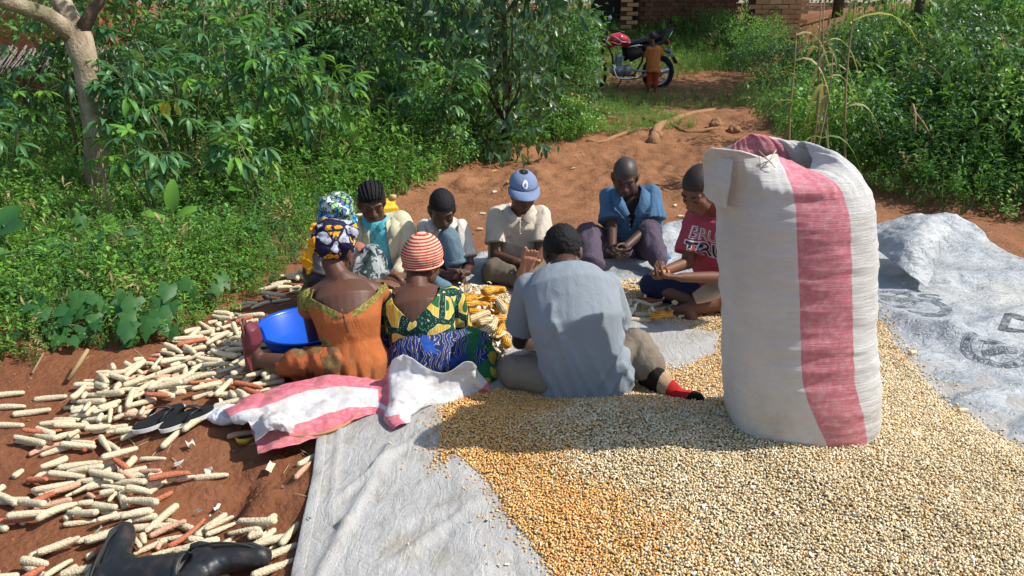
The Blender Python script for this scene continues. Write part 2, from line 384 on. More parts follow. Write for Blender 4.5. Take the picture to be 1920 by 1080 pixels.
# folded back corner of the plastic sheet (real flap lying over the hump)
def sheet(ctrl, nu, nv, disp=None):        # bicubic-ish interpolation of a small grid of control points
    C = np.array([[tuple(p) for p in row] for row in ctrl], float)
    def cr(A, n):
        m = len(A); x = np.linspace(0, m-1, n); i = np.minimum(x.astype(int), m-2); f = (x-i)[(...,)+(None,)*(A.ndim-1)]
        p0, p1, p2, p3 = A[np.maximum(i-1, 0)], A[i], A[i+1], A[np.minimum(i+2, m-1)]
        return .5*(2*p1+(p2-p0)*f+(2*p0-5*p1+4*p2-p3)*f*f+(3*p1-p0-3*p2+p3)*f**3)
    A = cr(C, nv); A = cr(A.transpose(1, 0, 2), nu).transpose(1, 0, 2)
    V = A.reshape(-1, 3)
    if disp is not None: V = disp(V, nu, nv)
    return V, grid_faces(nu, nv)
def solidify(o, th): 
    m = o.modifiers.new('s', 'SOLIDIFY'); m.thickness = th; m.offset = 0; return o
def crumple(V, nu, nv, a=.012, s=7, seed=3, g=4):
    G = V.reshape(nv, nu, 3); du = np.gradient(G, axis=1); dv = np.gradient(G, axis=0)
    N = np.cross(du.reshape(-1, 3), dv.reshape(-1, 3)); N /= np.linalg.norm(N, axis=1)[:, None]+1e-9
    d = a*(ridged(V, s, seed)-.6) + a*.35*fbm(V, s*g, seed+1, 3)
    return V+N*d[:, None]
fl = [[at(1628, 455, .10), at(1660, 480, .16), at(1700, 512, .12), at(1738, 540, .05)],
      [at(1650, 436, .19), at(1690, 455, .25), at(1725, 480, .20), at(1752, 505, .11)],
      [at(1690, 416, .27), at(1720, 428, .31), at(1745, 450, .27), at(1766, 470, .18)],
      [at(1738, 403, .32), at(1755, 407, .33), at(1770, 418, .31), at(1783, 440, .26)],
      [at(1782, 402, .33), at(1785, 403, .33), at(1788, 406, .33), at(1790, 410, .32)]]
V, F = sheet(fl, 44, 50, lambda V, a, b: crumple(V, a, b, .012, 9, 5))
solidify(link('folded_corner', mesh('folded_corner', V, F), TARP, M_plastic), .002)

# print on the plastic sheet
M_ink = NT('faded_ink'); t = M_ink; o = t.n('NewGeometry').outputs['Position']
c = t.mix(t.step(t.noise(o, 40, 4, .7), .42, .68), (.035, .04, .045), (.17, .19, .2)); M_ink = t.done(t.pbsdf(c, .6, None, .3))
M_ink2 = NT('worn_ink'); t = M_ink2; o = t.n('NewGeometry').outputs['Position']
c = t.mix(t.step(t.noise(o, 30, 4, .7), .4, .7), (.10, .115, .125), (.30, .325, .34)); M_ink2 = t.done(t.pbsdf(c, .6, None, .3))
def text_mesh(body, size, shear=0.0, bold=0.0):
    cu = bpy.data.curves.new('txt', 'FONT'); cu.body = body; cu.size = size; cu.shear = shear; cu.offset = bold
    cu.align_x = 'CENTER'; cu.align_y = 'CENTER'; cu.resolution_u = 4
    ob = bpy.data.objects.new('txt', cu); COL.objects.link(ob)
    dg = bpy.context.evaluated_depsgraph_get(); me = bpy.data.meshes.new_from_object(ob.evaluated_get(dg))
    bpy.data.objects.remove(ob); bpy.data.curves.remove(cu); return me
def dense(me, maxlen):
    bm = bmesh.new(); bm.from_mesh(me); bmesh.ops.triangulate(bm, faces=bm.faces)
    for _ in range(5):
        es = [e for e in bm.edges if e.calc_length() > maxlen]
        if not es: break
        bmesh.ops.subdivide_edges(bm, edges=es, cuts=1); bmesh.ops.triangulate(bm, faces=bm.faces)
    bm.to_mesh(me); bm.free(); return me
TB = None
def print_on_tarp(name, me, c, rot, sx=1, sy=1, mat=None, lift=.0022):
    dense(me, .03); n = len(me.vertices); A = np.zeros(n*3); me.vertices.foreach_get('co', A); A = A.reshape(-1, 3)
    ca, sa = math.cos(rot), math.sin(rot); x, y = A[:, 0]*sx, A[:, 1]*sy
    X = np.c_[c[0]+x*ca-y*sa, c[1]+x*sa+y*ca]
    z = []
    global TB
    if TB is None:
        bm = bmesh.new(); bm.from_mesh(TARP.data); TB = BVHTree.FromBMesh(bm); bm.free()
    for a, b in X:
        r = TB.ray_cast(Vector((a, b, 2)), Vector((0, 0, -1))); z.append((r[0].z if r[0] else 0)+lift)
    me.vertices.foreach_set('co', np.c_[X, z].ravel()); me.update()
    return link(name, me, TARP, mat or M_ink, False)
print_on_tarp('printed_letter', text_mesh('C', .34, 0, .008), at(1737, 582), R(170), 1.1, 1, M_ink2)
print_on_tarp('printed_letter', text_mesh('S', .24, 0, .004), at(1742, 566), R(172), 1.2, .6, M_ink2)
print_on_tarp('printed_letter', text_mesh('I', .24, 0, .004), at(1700, 557), R(100), 1, .8, M_ink2)
print_on_tarp('printed_letter', text_mesh('D', .27, .45, .006), at(1895, 618), R(-12), 1.05, .95, M_ink)
print_on_tarp('printed_letter', text_mesh('N', .27, .45, .006), at(1985, 632), R(-12), 1.05, .95, M_ink)
def ring_mesh(r0, r1, n=72):
    V = [(r*math.cos(2*math.pi*i/n), r*math.sin(2*math.pi*i/n), 0) for r in (r0, r1) for i in range(n)]
    return mesh('ring', V, [(i, (i+1) % n, n+(i+1) % n, n+i) for i in range(n)])
def seal(c, rot, k, mat):
    for r0, r1 in ((.150, .154), (.108, .112)): print_on_tarp('seal_ring', ring_mesh(r0*k, r1*k), c, rot, 1, 1, mat)
    letters = 'UNITED STATES AGENCY · INTERNATIONAL DEVELOPMENT · '
    parts = bmesh.new()
    for i, ch in enumerate(letters):
        if ch == ' ': continue
        me = text_mesh(ch, .040*k, 0, .0006); a = math.pi/2-2*math.pi*i/len(letters)
        me.transform(Matrix.Translation((.130*k*math.cos(a), .130*k*math.sin(a), 0))@Matrix.Rotation(a-math.pi/2, 4, 'Z')); parts.from_mesh(me); bpy.data.meshes.remove(me)
    me = bpy.data.meshes.new('seal_lettering'); parts.to_mesh(me); parts.free()
    print_on_tarp('seal_lettering', me, c, rot, 1, 1, mat)['kind'] = 'stuff'
    me = mesh('b', [(-.075*k, -.055*k, 0), (.07*k, -.06*k, 0), (.075*k, -.012*k, 0), (-.07*k, -.005*k, 0)], [(0, 1, 2, 3)]); print_on_tarp('seal_box', me, c, rot, 1, 1, mat)
    print_on_tarp('seal_lettering', text_mesh('USAID', .040*k), (c[0]+.035*k*math.sin(rot), c[1]-.035*k*math.cos(rot)), rot, 1, 1, M_plastic, .0040)
    hb = bmesh.new()
    for j, (x0, y0, x1, y1) in enumerate(((-.06, .05, 0, .03), (0, .03, .06, .055), (-.05, .035, .01, .015), (.0, .018, .05, .03), (-.03, .06, .02, .045))):
        w_ = .004*k; vs = [hb.verts.new(p) for p in ((x0*k, y0*k-w_, 0), (x1*k, y1*k-w_, 0), (x1*k, y1*k+w_, 0), (x0*k, y0*k+w_, 0))]; hb.faces.new(vs)
    me = bpy.data.meshes.new('hands'); hb.to_mesh(me); hb.free(); print_on_tarp('seal_hands', me, c, rot, 1, 1, mat)
seal(at(1866, 672), R(-12), 1.0, M_ink2)
seal(at(1668, 566), R(-5), .95, M_ink2)

# ---------------------------------------------------------------- scattering
def tree_of_points(name, P, rot, scl, idx, templates, extra=None, mat=None):
    """one object: points that carry rotation, size and kind; geometry nodes set a small mesh on each"""
    me = bpy.data.meshes.new(name); me.vertices.add(len(P)); me.vertices.foreach_set('co', np.asarray(P, np.float32).ravel())
    vec_attr(me, 'rot', rot); vec_attr(me, 'scl', scl); vec_attr(me, 'idx', idx, 'INT')
    for k, v in (extra or {}).items(): vec_attr(me, k, v, 'FLOAT')
    o = bpy.data.objects.new(name, me); COL.objects.link(o)
    tc = bpy.data.collections.new(name+'_kinds')
    for i, m in enumerate(templates):
        q = bpy.data.objects.new('%s_kind_%02d' % (name, i), m); tc.objects.link(q)
    gt = bpy.data.node_groups.new(name, 'GeometryNodeTree')
    gt.interface.new_socket('Geometry', in_out='INPUT', socket_type='NodeSocketGeometry'); gt.interface.new_socket('Geometry', in_out='OUTPUT', socket_type='NodeSocketGeometry')
    N = gt.nodes.new; gi = N('NodeGroupInput'); go = N('NodeGroupOutput'); ip = N('GeometryNodeInstanceOnPoints'); ci = N('GeometryNodeCollectionInfo')
    ci.inputs[0].default_value = tc; ci.inputs['Separate Children'].default_value = True; ci.inputs['Reset Children'].default_value = True
    def na(nm, ty):
        a = N('GeometryNodeInputNamedAttribute'); a.data_type = ty; a.inputs[0].default_value = nm; return a.outputs[0]
    e2r = N('FunctionNodeEulerToRotation'); Lk = gt.links.new
    mtp = N('GeometryNodeMeshToPoints'); Lk(gi.outputs[0], mtp.inputs[0]); Lk(mtp.outputs[0], ip.inputs['Points']); Lk(ci.outputs[0], ip.inputs['Instance']); ip.inputs['Pick Instance'].default_value = True
    Lk(na('idx', 'INT'), ip.inputs['Instance Index']); Lk(na('rot', 'FLOAT_VECTOR'), e2r.inputs[0]); Lk(e2r.outputs[0], ip.inputs['Rotation']); Lk(na('scl', 'FLOAT_VECTOR'), ip.inputs['Scale'])
    Lk(ip.outputs[0], go.inputs[0])
    m = o.modifiers.new('scatter', 'NODES'); m.node_group = gt
    return o
def heap_z(P):
    P = np.asarray(P, float)[:, :2]; sd = poly_sd(P, HEAP); bd = poly_sd(P, BARE)
    A = .022 + .085*np.exp(-(((P[:, 0]-1.25)/1.0)**2+((P[:, 1]-2.35)/.62)**2)) + .03*np.exp(-(((P[:, 0]-.35)/.5)**2+((P[:, 1]-2.75)/.3)**2))
    A = A*(1+.22*fbm(P, 2.4, 71, 3)) + .007*fbm(P, 7, 73, 3)
    h = A*(1-np.exp(-np.maximum(sd, 0)/.13))*(1-.999*sstep(-.09, .03, bd))
    sdc = poly_sd(P, HEAPC); h = np.maximum(h, .05*(1-np.exp(-np.maximum(sdc, 0)/.10)))
    sm = poly_sd(P, [at(*p) for p in ((1120, 560), (1160, 515), (1215, 520), (1225, 575))]); h = np.maximum(h, .04*(1-np.exp(-np.maximum(sm, 0)/.08)))
    return h
def base_z(P): return np.maximum(plastic_z(P), np.where((P[:, 1] < 3.3), canvas_z(P), 0))
# body of the heap (what shows between the grains)
gx = np.arange(-.6, 2.62, .02); gy = np.arange(1.3, 4.4, .02); HX, HY = np.meshgrid(gx, gy); Ph = np.c_[HX.ravel(), HY.ravel()]
hz = heap_z(Ph); Fh = grid_faces(len(gx), len(gy)); keep = (hz[Fh] > .003).any(axis=1)
zz = base_z(Ph)+np.where(hz > .002, hz-.003, -.03)
uniq, inv = np.unique(Fh[keep], return_inverse=True)
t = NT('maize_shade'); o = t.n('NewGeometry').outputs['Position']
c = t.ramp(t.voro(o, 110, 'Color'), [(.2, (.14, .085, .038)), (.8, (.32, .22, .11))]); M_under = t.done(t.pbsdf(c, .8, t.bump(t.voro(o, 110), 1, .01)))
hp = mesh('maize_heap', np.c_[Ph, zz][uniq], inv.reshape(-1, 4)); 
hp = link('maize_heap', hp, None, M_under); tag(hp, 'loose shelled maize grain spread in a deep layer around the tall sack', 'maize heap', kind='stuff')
# grains
def grain(k):
    r = random.Random(k); V = []; F = []
    prof = ((0, .25), (.35, .75), (.75, 1.0), (1.0, .75)); w_, th = r.uniform(.85, 1.15), r.uniform(.5, .75)
    for z, a in prof:
        for i in range(6):
            an = 2*math.pi*i/6; V.append((math.cos(an)*a*.5*w_, math.sin(an)*a*.5*th, z*1.05-.5))
    for j in range(3):
        for i in range(6): F.append((j*6+i, j*6+(i+1) % 6, j*6+6+(i+1) % 6, j*6+6+i))
    F.append(tuple(range(6))[::-1]); F.append(tuple(range(18, 24)))
    me = mesh('grain', V, F); me.polygons.foreach_set('use_smooth', [True]*len(F)); return me
t = NT('maize_grain'); kc = t.attr('kcol', 'INSTANCER'); rn = t.n('ObjectInfo').outputs['Random']
cream = t.ramp(rn, [(0, (.46, .33, .14)), (.35, (.66, .51, .28)), (.72, (.80, .67, .43)), (.92, (.88, .80, .60)), (.975, (.34, .22, .10)), (1, (.06, .04, .03))])
yel = t.ramp(rn, [(0, (.60, .27, .05)), (.4, (.74, .40, .09)), (.7, (.80, .56, .22)), (1, (.58, .20, .05))])
col = t.mix(kc, cream, yel); ob = t.obj(); zt = t.sep(ob)[2]
col = t.mix(t.math('MULTIPLY', t.step(zt, -.1, -.45), .7), col, (.78, .66, .46))
M_grain = t.done(t.pbsdf(col, .42, None, .4, **{'Subsurface Weight': 0.0}))
GR = [grain(i) for i in range(6)]
for m in GR: m.materials.append(M_grain)
st = .0073; gx = np.arange(-.62, 2.6, st); gy = np.arange(1.45, 4.45, st*.92); HX, HY = np.meshgrid(gx, gy); HX = HX+(np.arange(len(gy)) % 2)[:, None]*st/2
Pk = np.c_[HX.ravel(), HY.ravel()]; Pk += rng.uniform(-.0032, .0032, Pk.shape)
vis = np.abs(Pk[:, 0])/np.maximum(Pk[:, 1], .1) < 1.2; Pk = Pk[vis]
hk = heap_z(Pk); sdk = poly_sd(Pk, HEAP)
keep = (hk > .0035)
# loose grains near the margins
dm = np.maximum(sdk, poly_sd(Pk, HEAPC)); lo = (~keep) & (rng.random(len(Pk)) < .22*np.exp(np.minimum(dm, 0)/.028) + .0005) & (Pk[:, 1] < 4.4)
bare = poly_sd(Pk, BARE) > 0; lo = lo | (bare & ~keep & (rng.random(len(Pk)) < .06))
lo &= (Pk[:, 0] > -.75)
kp = keep | lo; Pk = Pk[kp]; hk = hk[kp]; isk = keep[kp]
z = base_z(Pk) + np.where(isk, hk+rng.uniform(-.0045, .0045, len(Pk)), .003)
lx = line_d(Pk, [at(*p) for p in ((880, 745), (830, 768), (815, 850), (905, 905), (950, 990), (1045, 1090))]+[Vector((.2, 1.4, 0))])
py = .88*sstep(.52, .12, lx+.1*fbm(Pk, 5, 5, 2)) + .32*sstep(2.55, 2.85, Pk[:, 1]+.1*fbm(Pk, 4, 6, 2))*sstep(1.4, .8, Pk[:, 0]) + .035
py = np.where(Pk[:, 1] > 3.3, .30+.3*vnoise(Pk, 8, 3), py); py = py + .12*fbm(Pk, 6, 12, 2)*(py > .1)
kcol = (rng.random(len(Pk)) < py).astype(float)
n = len(Pk); rot = np.c_[rng.normal(math.pi/2, .6, n), rng.normal(0, .5, n), rng.uniform(0, 6.28, n)]
sc = .0056+.0044*rng.random(n)**.6; scl = np.c_[sc, sc, sc]
kr = tree_of_points('maize_grains', np.c_[Pk, z], rot, scl, rng.integers(0, 6, n), GR, {'kcol': kcol})
tag(kr, 'cream and orange maize kernels lying thick on the tarpaulins', 'maize grain', kind='stuff'); print('grains', n)
def top_z(x, y):                           # surface of tarp or heap at a spot
    P = np.array([[x, y]]); h = float(heap_z(P)[0]); b = float(base_z(P)[0])
    return b+h if h > .003 else b
# ================================================================ VEGETATION
def leaf_pts(L, W, droop=.25, fold=.18, n=3):    # one leaf along +Y, face up +Z, with midrib fold; list V,F
    V = [(0, 0, 0)]; F = []
    prof = {2: (.55,), 3: (.38, .74), 4: (.25, .52, .8)}[n]; wd = {2: (1,), 3: (1, .72), 4: (.85, 1, .6)}[n]
    for t_, a in zip(prof, wd):
        y = L*t_; z = -droop*L*t_*t_
        V += [(-W/2*a, y, z+fold*W*a), (0, y, z), (W/2*a, y, z+fold*W*a)]
    k = len(V); V.append((0, L*(1-.25*droop), -droop*L))
    F += [(0, 2, 1), (0, 3, 2)]
    for i in range(len(prof)-1):
        b = 1+3*i; F += [(b, b+1, b+4, b+3), (b+1, b+2, b+5, b+4)]
    b = 1+3*(len(prof)-1); F += [(b, b+1, k), (b+1, b+2, k)]
    return V, F
def frame_m(loc, d, up=Vector((0, 0, 1)), s=1.0):   # +Y along d, +Z near up
    d = Vector(d).normalized(); x = d.cross(up)
    if x.length < 1e-4: x = Vector((1, 0, 0))
    x.normalize(); z = x.cross(d)
    m = Matrix((x, d, z)).transposed().to_4x4(); m = Matrix.Translation(loc)@m@Matrix.Scale(s, 4); return m
def rdir(r, el0=-20, el1=60):
    a = r.uniform(0, 2*math.pi); e = R(r.uniform(el0, el1)); return Vector((math.cos(a)*math.cos(e), math.sin(a)*math.cos(e), math.sin(e)))
LIT = [(.050, .16, .020), (.105, .28, .034), (.180, .39, .050), (.28, .48, .08)]  # greens also carry light level, from sunlit weeds down to deep thicket shade
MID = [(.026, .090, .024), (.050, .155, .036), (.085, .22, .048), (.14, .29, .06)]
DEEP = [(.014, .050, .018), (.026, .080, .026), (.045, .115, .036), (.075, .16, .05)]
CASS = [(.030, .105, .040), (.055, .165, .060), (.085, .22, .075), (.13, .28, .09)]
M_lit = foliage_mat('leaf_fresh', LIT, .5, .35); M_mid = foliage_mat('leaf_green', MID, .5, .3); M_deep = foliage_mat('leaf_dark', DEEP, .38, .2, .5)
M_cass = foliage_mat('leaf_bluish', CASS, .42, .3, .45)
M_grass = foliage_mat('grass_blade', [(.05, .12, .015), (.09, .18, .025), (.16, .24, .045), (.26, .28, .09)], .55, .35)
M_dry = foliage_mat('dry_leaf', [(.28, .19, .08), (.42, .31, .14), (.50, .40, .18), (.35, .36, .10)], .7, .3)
M_stem = simple('green_stem', (.10, .14, .04), .7, .2)
M_twig = simple('dry_twig', (.27, .19, .11), .85, .1, bump=.4)
M_yleaf = foliage_mat('yellow_leaf', [(.55, .30, .03), (.62, .42, .05), (.45, .45, .06), (.6, .5, .1)], .6, .35)
M_flower = simple('white_petal', (.75, .74, .70), .7)
t = NT('pale_bark'); o = t.obj(); n = t.noise(t.mp(o, (1, 1, .35)), 9, 5, .65)
c = t.ramp(n, [(.3, (.13, .095, .06)), (.5, (.30, .24, .16)), (.66, (.45, .38, .27))])
c = t.mix(t.math('MULTIPLY', t.step(t.noise(o, 3, 3), .52, .68), .6), c, (.12, .13, .06))
M_bark = t.done(t.pbsdf(c, .9, t.bump(t.math('ADD', n, t.noise(o, 50, 4)), .8, .02), .1))
M_darkbark = simple('dark_bark', (.09, .065, .045), .9, .1, bump=.6, bscale=25, bdist=.02)

def clump(seed, kind):
    r = random.Random(seed); mb = MB()
    if kind == 'broad':                    # low weed with ovate leaves
        for s in range(r.randint(3, 5)):
            d = rdir(r, 45, 88); H = r.uniform(.16, .30); b = Vector((r.uniform(-.04, .04), r.uniform(-.04, .04), 0))
            mb.tube([b, b+d*H], [.0025, .0012], 3, 1, False)
            for k in range(r.randint(6, 9)):
                f = r.uniform(.3, 1); L = r.uniform(.026, .050)
                mb.add(leaf_pts(L, L*r.uniform(.5, .7), r.uniform(.1, .5), .15, 2), 0, frame_m(b+d*H*f, rdir(r, -15, 45)))
    elif kind == 'fine':
        for s in range(r.randint(4, 6)):
            d = rdir(r, 40, 88); H = r.uniform(.14, .27); b = Vector((r.uniform(-.05, .05), r.uniform(-.05, .05), 0))
            for k in range(13):
                f = r.uniform(.25, 1); L = r.uniform(.014, .028)
                mb.add(leaf_pts(L, L*.62, .2, .1, 2), 0, frame_m(b+d*H*f, rdir(r, -10, 60)))
    elif kind in ('lance', 'dry'):
        for s in range(r.randint(3, 4)):
            d = rdir(r, 50, 88); H = r.uniform(.22, .38); b = Vector((r.uniform(-.04, .04), r.uniform(-.04, .04), 0))
            mb.tube([b, b+d*H], [.0025, .0012], 3, 1, False)
            for k in range(10):
                f = r.uniform(.2, 1); L = r.uniform(.045, .085)
                mb.add(leaf_pts(L, L*.26, r.uniform(.1, .6), .2, 3), 0, frame_m(b+d*H*f, rdir(r, 0, 60)))
    elif kind == 'grass':
        for s in range(16):
            a = r.uniform(0, 6.28); L = r.uniform(.14, .32); b = Vector((r.uniform(-.04, .04), r.uniform(-.04, .04), 0)); e = r.uniform(.15, .7); w_ = .0035
            h = Vector((math.cos(a), math.sin(a), 0)); sd = Vector((-h.y, h.x, 0)); V = []
            for i in range(4):
                q = i/3; p = b+h*(L*e*q*q)+Vector((0, 0, L*(q-.25*e*q*q))); ww = w_*(1-q)+.0004
                V += [p-sd*ww, p+sd*ww]
            mb.add((V, [(0, 1, 3, 2), (2, 3, 5, 4), (4, 5, 7, 6)]))
    elif kind == 'large':
        for s in range(r.randint(4, 6)):
            d = rdir(r, 45, 85); H = r.uniform(.15, .34); L = r.uniform(.08, .13)
            mb.tube([Vector((0, 0, 0)), d*H], [.003, .002], 3, 1, False)
            mb.add(leaf_pts(L, L*.75, r.uniform(.3, .8), .12, 4), 0, frame_m(d*H, rdir(r, -25, 20)))
    elif kind == 'flower':
        for s in range(4):
            d = rdir(r, 60, 88); H = r.uniform(.2, .32); b = Vector((r.uniform(-.05, .05), r.uniform(-.05, .05), 0))
            mb.tube([b, b+d*H], [.002, .001], 3, 1, False)
            for k in range(6): L = r.uniform(.025, .04); mb.add(leaf_pts(L, L*.5, .3, .15, 2), 0, frame_m(b+d*H*r.uniform(.3, .9), rdir(r, 0, 40)))
            for k in range(4): mb.add(leaf_pts(.008, .007, 0, 0, 2), 2, frame_m(b+d*(H+.004), rdir(r, 10, 60)))
    return mb
CL = {}
def clumps(mat, tag_):
    out = []
    for i, k in enumerate(('broad', 'broad', 'fine', 'fine', 'lance', 'lance', 'grass', 'grass', 'large', 'flower', 'dry')):
        m = clump(i*7+3, k).mesh('%s_%s' % (tag_, k)); m.materials.append(M_grass if k == 'grass' else M_dry if k == 'dry' else mat); m.materials.append(M_stem); m.materials.append(M_flower)
        m.polygons.foreach_set('use_smooth', [True]*len(m.polygons)); out.append(m)
    return out
C_lit, C_mid, C_deep = clumps(M_lit, 'fresh'), clumps(M_mid, 'green'), clumps(M_deep, 'dark')
def in_view(P, m=.12, top=1.0): return np.abs(P[:, 0])/np.maximum(P[:, 1], .2) < .68+m
def jit(x0, x1, y0, y1, st):
    a, b = np.meshgrid(np.arange(x0, x1, st), np.arange(y0, y1, st)); P = np.c_[a.ravel(), b.ravel()]; return P+rng.uniform(-st*.5, st*.5, P.shape)
def cover(name, label, P, hs, tmpl, w_):
    n = len(P); z = ground_z(P)
    w_ = np.array([*w_, 2.5], float); w_ /= w_.sum(); idx = rng.choice(11, n, p=w_)
    rot = np.c_[rng.normal(0, .22, n), rng.normal(0, .22, n), rng.uniform(0, 6.28, n)]
    s = hs*rng.uniform(.75, 1.3, n); o = tree_of_points(name, np.c_[P, z-.01], rot, np.c_[s, s, s*rng.uniform(.85, 1.2, n)], idx, tmpl)
    tag(o, label, name.replace('_', ' '), kind='stuff'); print(name, n); return o
P = jit(-7, 3, 3, 12, .052); sl = poly_sd(P, VEG_L); P = P[(sl > -.02) & in_view(P, .2)]; sl = poly_sd(P, VEG_L)
k = (rng.random(len(P)) < sstep(-.02, .10, sl)) & (rng.random(len(P)) < .95-.55*sstep(5.5, 9, P[:, 1])); P = P[k]; sl = sl[k]
nz = vnoise(P, 1.1, 77); hs = .42+.30*sstep(0, .6, sl); hs *= 1+.25*nz; hs = hs*(1+1.3*sstep(6.0, 7.6, P[:, 1])*sstep(-3.2, -2.2, P[:, 0])+.9*sstep(7.5, 9, P[:, 1])*sstep(-2.2, -3.2, P[:, 0])); hs = hs*np.where((P[:, 0] > .35) & (P[:, 1] > 10), .42, 1)
gsel = rng.random(len(P)) < .74+.3*nz
cover('weed_cover', 'low tangle of fresh green weeds along the left edge of the yard', P[gsel], hs[gsel], C_lit, (22, 20, 22, 20, 7, 7, 6, 5, .4, .6))
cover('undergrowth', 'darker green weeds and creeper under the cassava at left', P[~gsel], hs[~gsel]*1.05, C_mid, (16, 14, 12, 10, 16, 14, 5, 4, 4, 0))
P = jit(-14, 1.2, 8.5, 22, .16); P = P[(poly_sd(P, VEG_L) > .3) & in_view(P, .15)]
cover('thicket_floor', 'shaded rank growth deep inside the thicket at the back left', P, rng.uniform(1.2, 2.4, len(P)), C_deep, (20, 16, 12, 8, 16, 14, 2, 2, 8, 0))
# right bank
P = jit(2.6, 15, 5, 17, .075); sr = poly_sd(P, VEG_R); P = P[(sr > -.03) & in_view(P, .2)]; sr = poly_sd(P, VEG_R)
k = (rng.random(len(P)) < sstep(-.03, .12, sr)*(1-.6*sstep(8, 13, P[:, 1]))); P = P[k]; sr = sr[k]; nz = vnoise(P, 1.3, 78)
hs = (.65+1.2*sstep(0, 1.3, sr)+.5*sstep(1, 3, sr))*(1+.25*nz)*np.where(P[:, 0] < .36*P[:, 1], .8, 1)
gsel = rng.random(len(P)) < .42+.35*nz
cover('bank_weeds', 'thick leafy weeds covering the bank behind the right tarpaulin', P[gsel], hs[gsel], C_mid, (22, 18, 16, 12, 12, 10, 3, 3, 0, 3))
cover('bank_creeper', 'grassy pale weeds mixed over the right bank', P[~gsel], hs[~gsel], C_lit, (16, 16, 18, 16, 10, 8, 8, 7, 0, 1))
# back lawn round the motorcycle
P = jit(.2, 9, 11.6, 23, .11); b = (poly_sd(P, VEG_L) < .1) & (poly_sd(P, VEG_R) < .2) & (P[:, 1] > 11.5+.9*vnoise(P, 1.2, 4)) & in_view(P, .1); P = P[b]
bare = vnoise(P, .9, 55) > .30+.25*(P[:, 1] > 16); P = P[~bare]
hs = .42+.35*sstep(16.3, 18.5, P[:, 1]) + .9*sstep(19, 22, P[:, 1])
hs = np.where((P[:, 1] < 16.4) & (P[:, 1] > 13.9) & (P[:, 0] > 1.4) & (P[:, 0] < 4), hs*.6, hs)
Pq = P
cover('grass', 'sunlit grass and weeds around the parked motorcycle', P, hs*1.3, C_lit, (6, 5, 6, 5, 5, 5, 38, 28, 1, 1))
P = jit(.2, 3.4, 10.3, 13.8, .07); d = poly_sd(P, VEG_L); P = P[(d < .15) & (d > -.55-.4*vnoise(P, 2, 8)) & (P[:, 0] < 2.6)]
cover('creeping_weeds', 'bright creeping weeds spilling over the path edge', P, np.full(len(P), .45), C_lit, (20, 20, 25, 25, 2, 2, 3, 2, 0, 1))
# fallen leaves and litter on the path
P = jit(-1, 3, 5.5, 11.5, .22); P = P[(poly_sd(P, VEG_L) < -.05) & (rng.random(len(P)) < .35*np.exp(poly_sd(P, VEG_L)/.5))]
lm = []
for i in range(3):
    m = mesh('fallen_leaf', *leaf_pts(.09, .035, .1, .25, 3)); m.materials.append(M_yleaf if i else M_dry); lm.append(m)
n = len(P); o = tree_of_points('leaf_litter', np.c_[P, ground_z(P)+.012], np.c_[rng.normal(0, .2, n), rng.normal(0, .2, n), rng.uniform(0, 6.3, n)], np.ones((n, 3))*rng.uniform(.5, 1.1, n)[:, None], rng.integers(0, 3, n), lm)
tag(o, 'fallen yellow leaves scattered beside the weeds on the path', 'leaf litter', kind='stuff')

# ---------------------------------------------------------------- batch leaf crowns (joined)
def leaf_cloud(name, C, D, L, W, mat, parent, up_jit=.5, droop=.2):
    """C centres, D directions, L, W arrays: five-vertex leaves in one mesh"""
    n = len(C); D = D/np.linalg.norm(D, axis=1)[:, None]; U = np.c_[rng.normal(0, up_jit, n), rng.normal(0, up_jit, n), np.ones(n)]
    X = np.cross(D, U); X /= np.linalg.norm(X, axis=1)[:, None]+1e-9; Zv = np.cross(X, D); L = L[:, None]; W = W[:, None]
    v0 = C; mid = C+D*L*.5-Zv*L*droop*.25; a = mid-X*W*.5+Zv*W*.12; b = mid+X*W*.5+Zv*W*.12; tip = C+D*L-Zv*L*droop
    V = np.stack([v0, a, mid, b, tip], 1).reshape(-1, 3); i = np.arange(n)[:, None]*5
    F = np.concatenate([i+np.array([[0, 2, 1]]), i+np.array([[0, 3, 2]]), i+np.array([[1, 2, 4]]), i+np.array([[2, 3, 4]])])
    me = mesh(name, V, F); vec_attr(me, 'lv', np.repeat(rng.uniform(0, 1, n), 5), 'FLOAT')
    return link(name, me, parent, mat)
def crown_pts(n, blobs, hollow=.6):
    """leaf places in the outer part of overlapping lumps; blobs: (cx,cy,cz,rx,ry,rz)"""
    B = np.array(blobs, float); vol = B[:, 3]*B[:, 4]*B[:, 5]; k = rng.choice(len(B), n, p=vol/vol.sum())
    d = rng.normal(size=(n, 3)); d /= np.linalg.norm(d, axis=1)[:, None]; r = rng.uniform(hollow, 1.05, n)
    return B[k, :3]+d*B[k, 3:6]*r[:, None], d
def limbs(parent, base, tips, r0, mat, name='branch'):
    for j, tp in enumerate(tips):
        m = [Vector(base).lerp(Vector(tp), f)+Vector((random.uniform(-.04, .04), random.uniform(-.04, .04), 0))*(0 if f in (0, 1) else 1) for f in (0, .3, .6, 1)]
        MB().tube(m, [r0, r0*.75, r0*.5, r0*.15], 7).build(name, mat, parent)
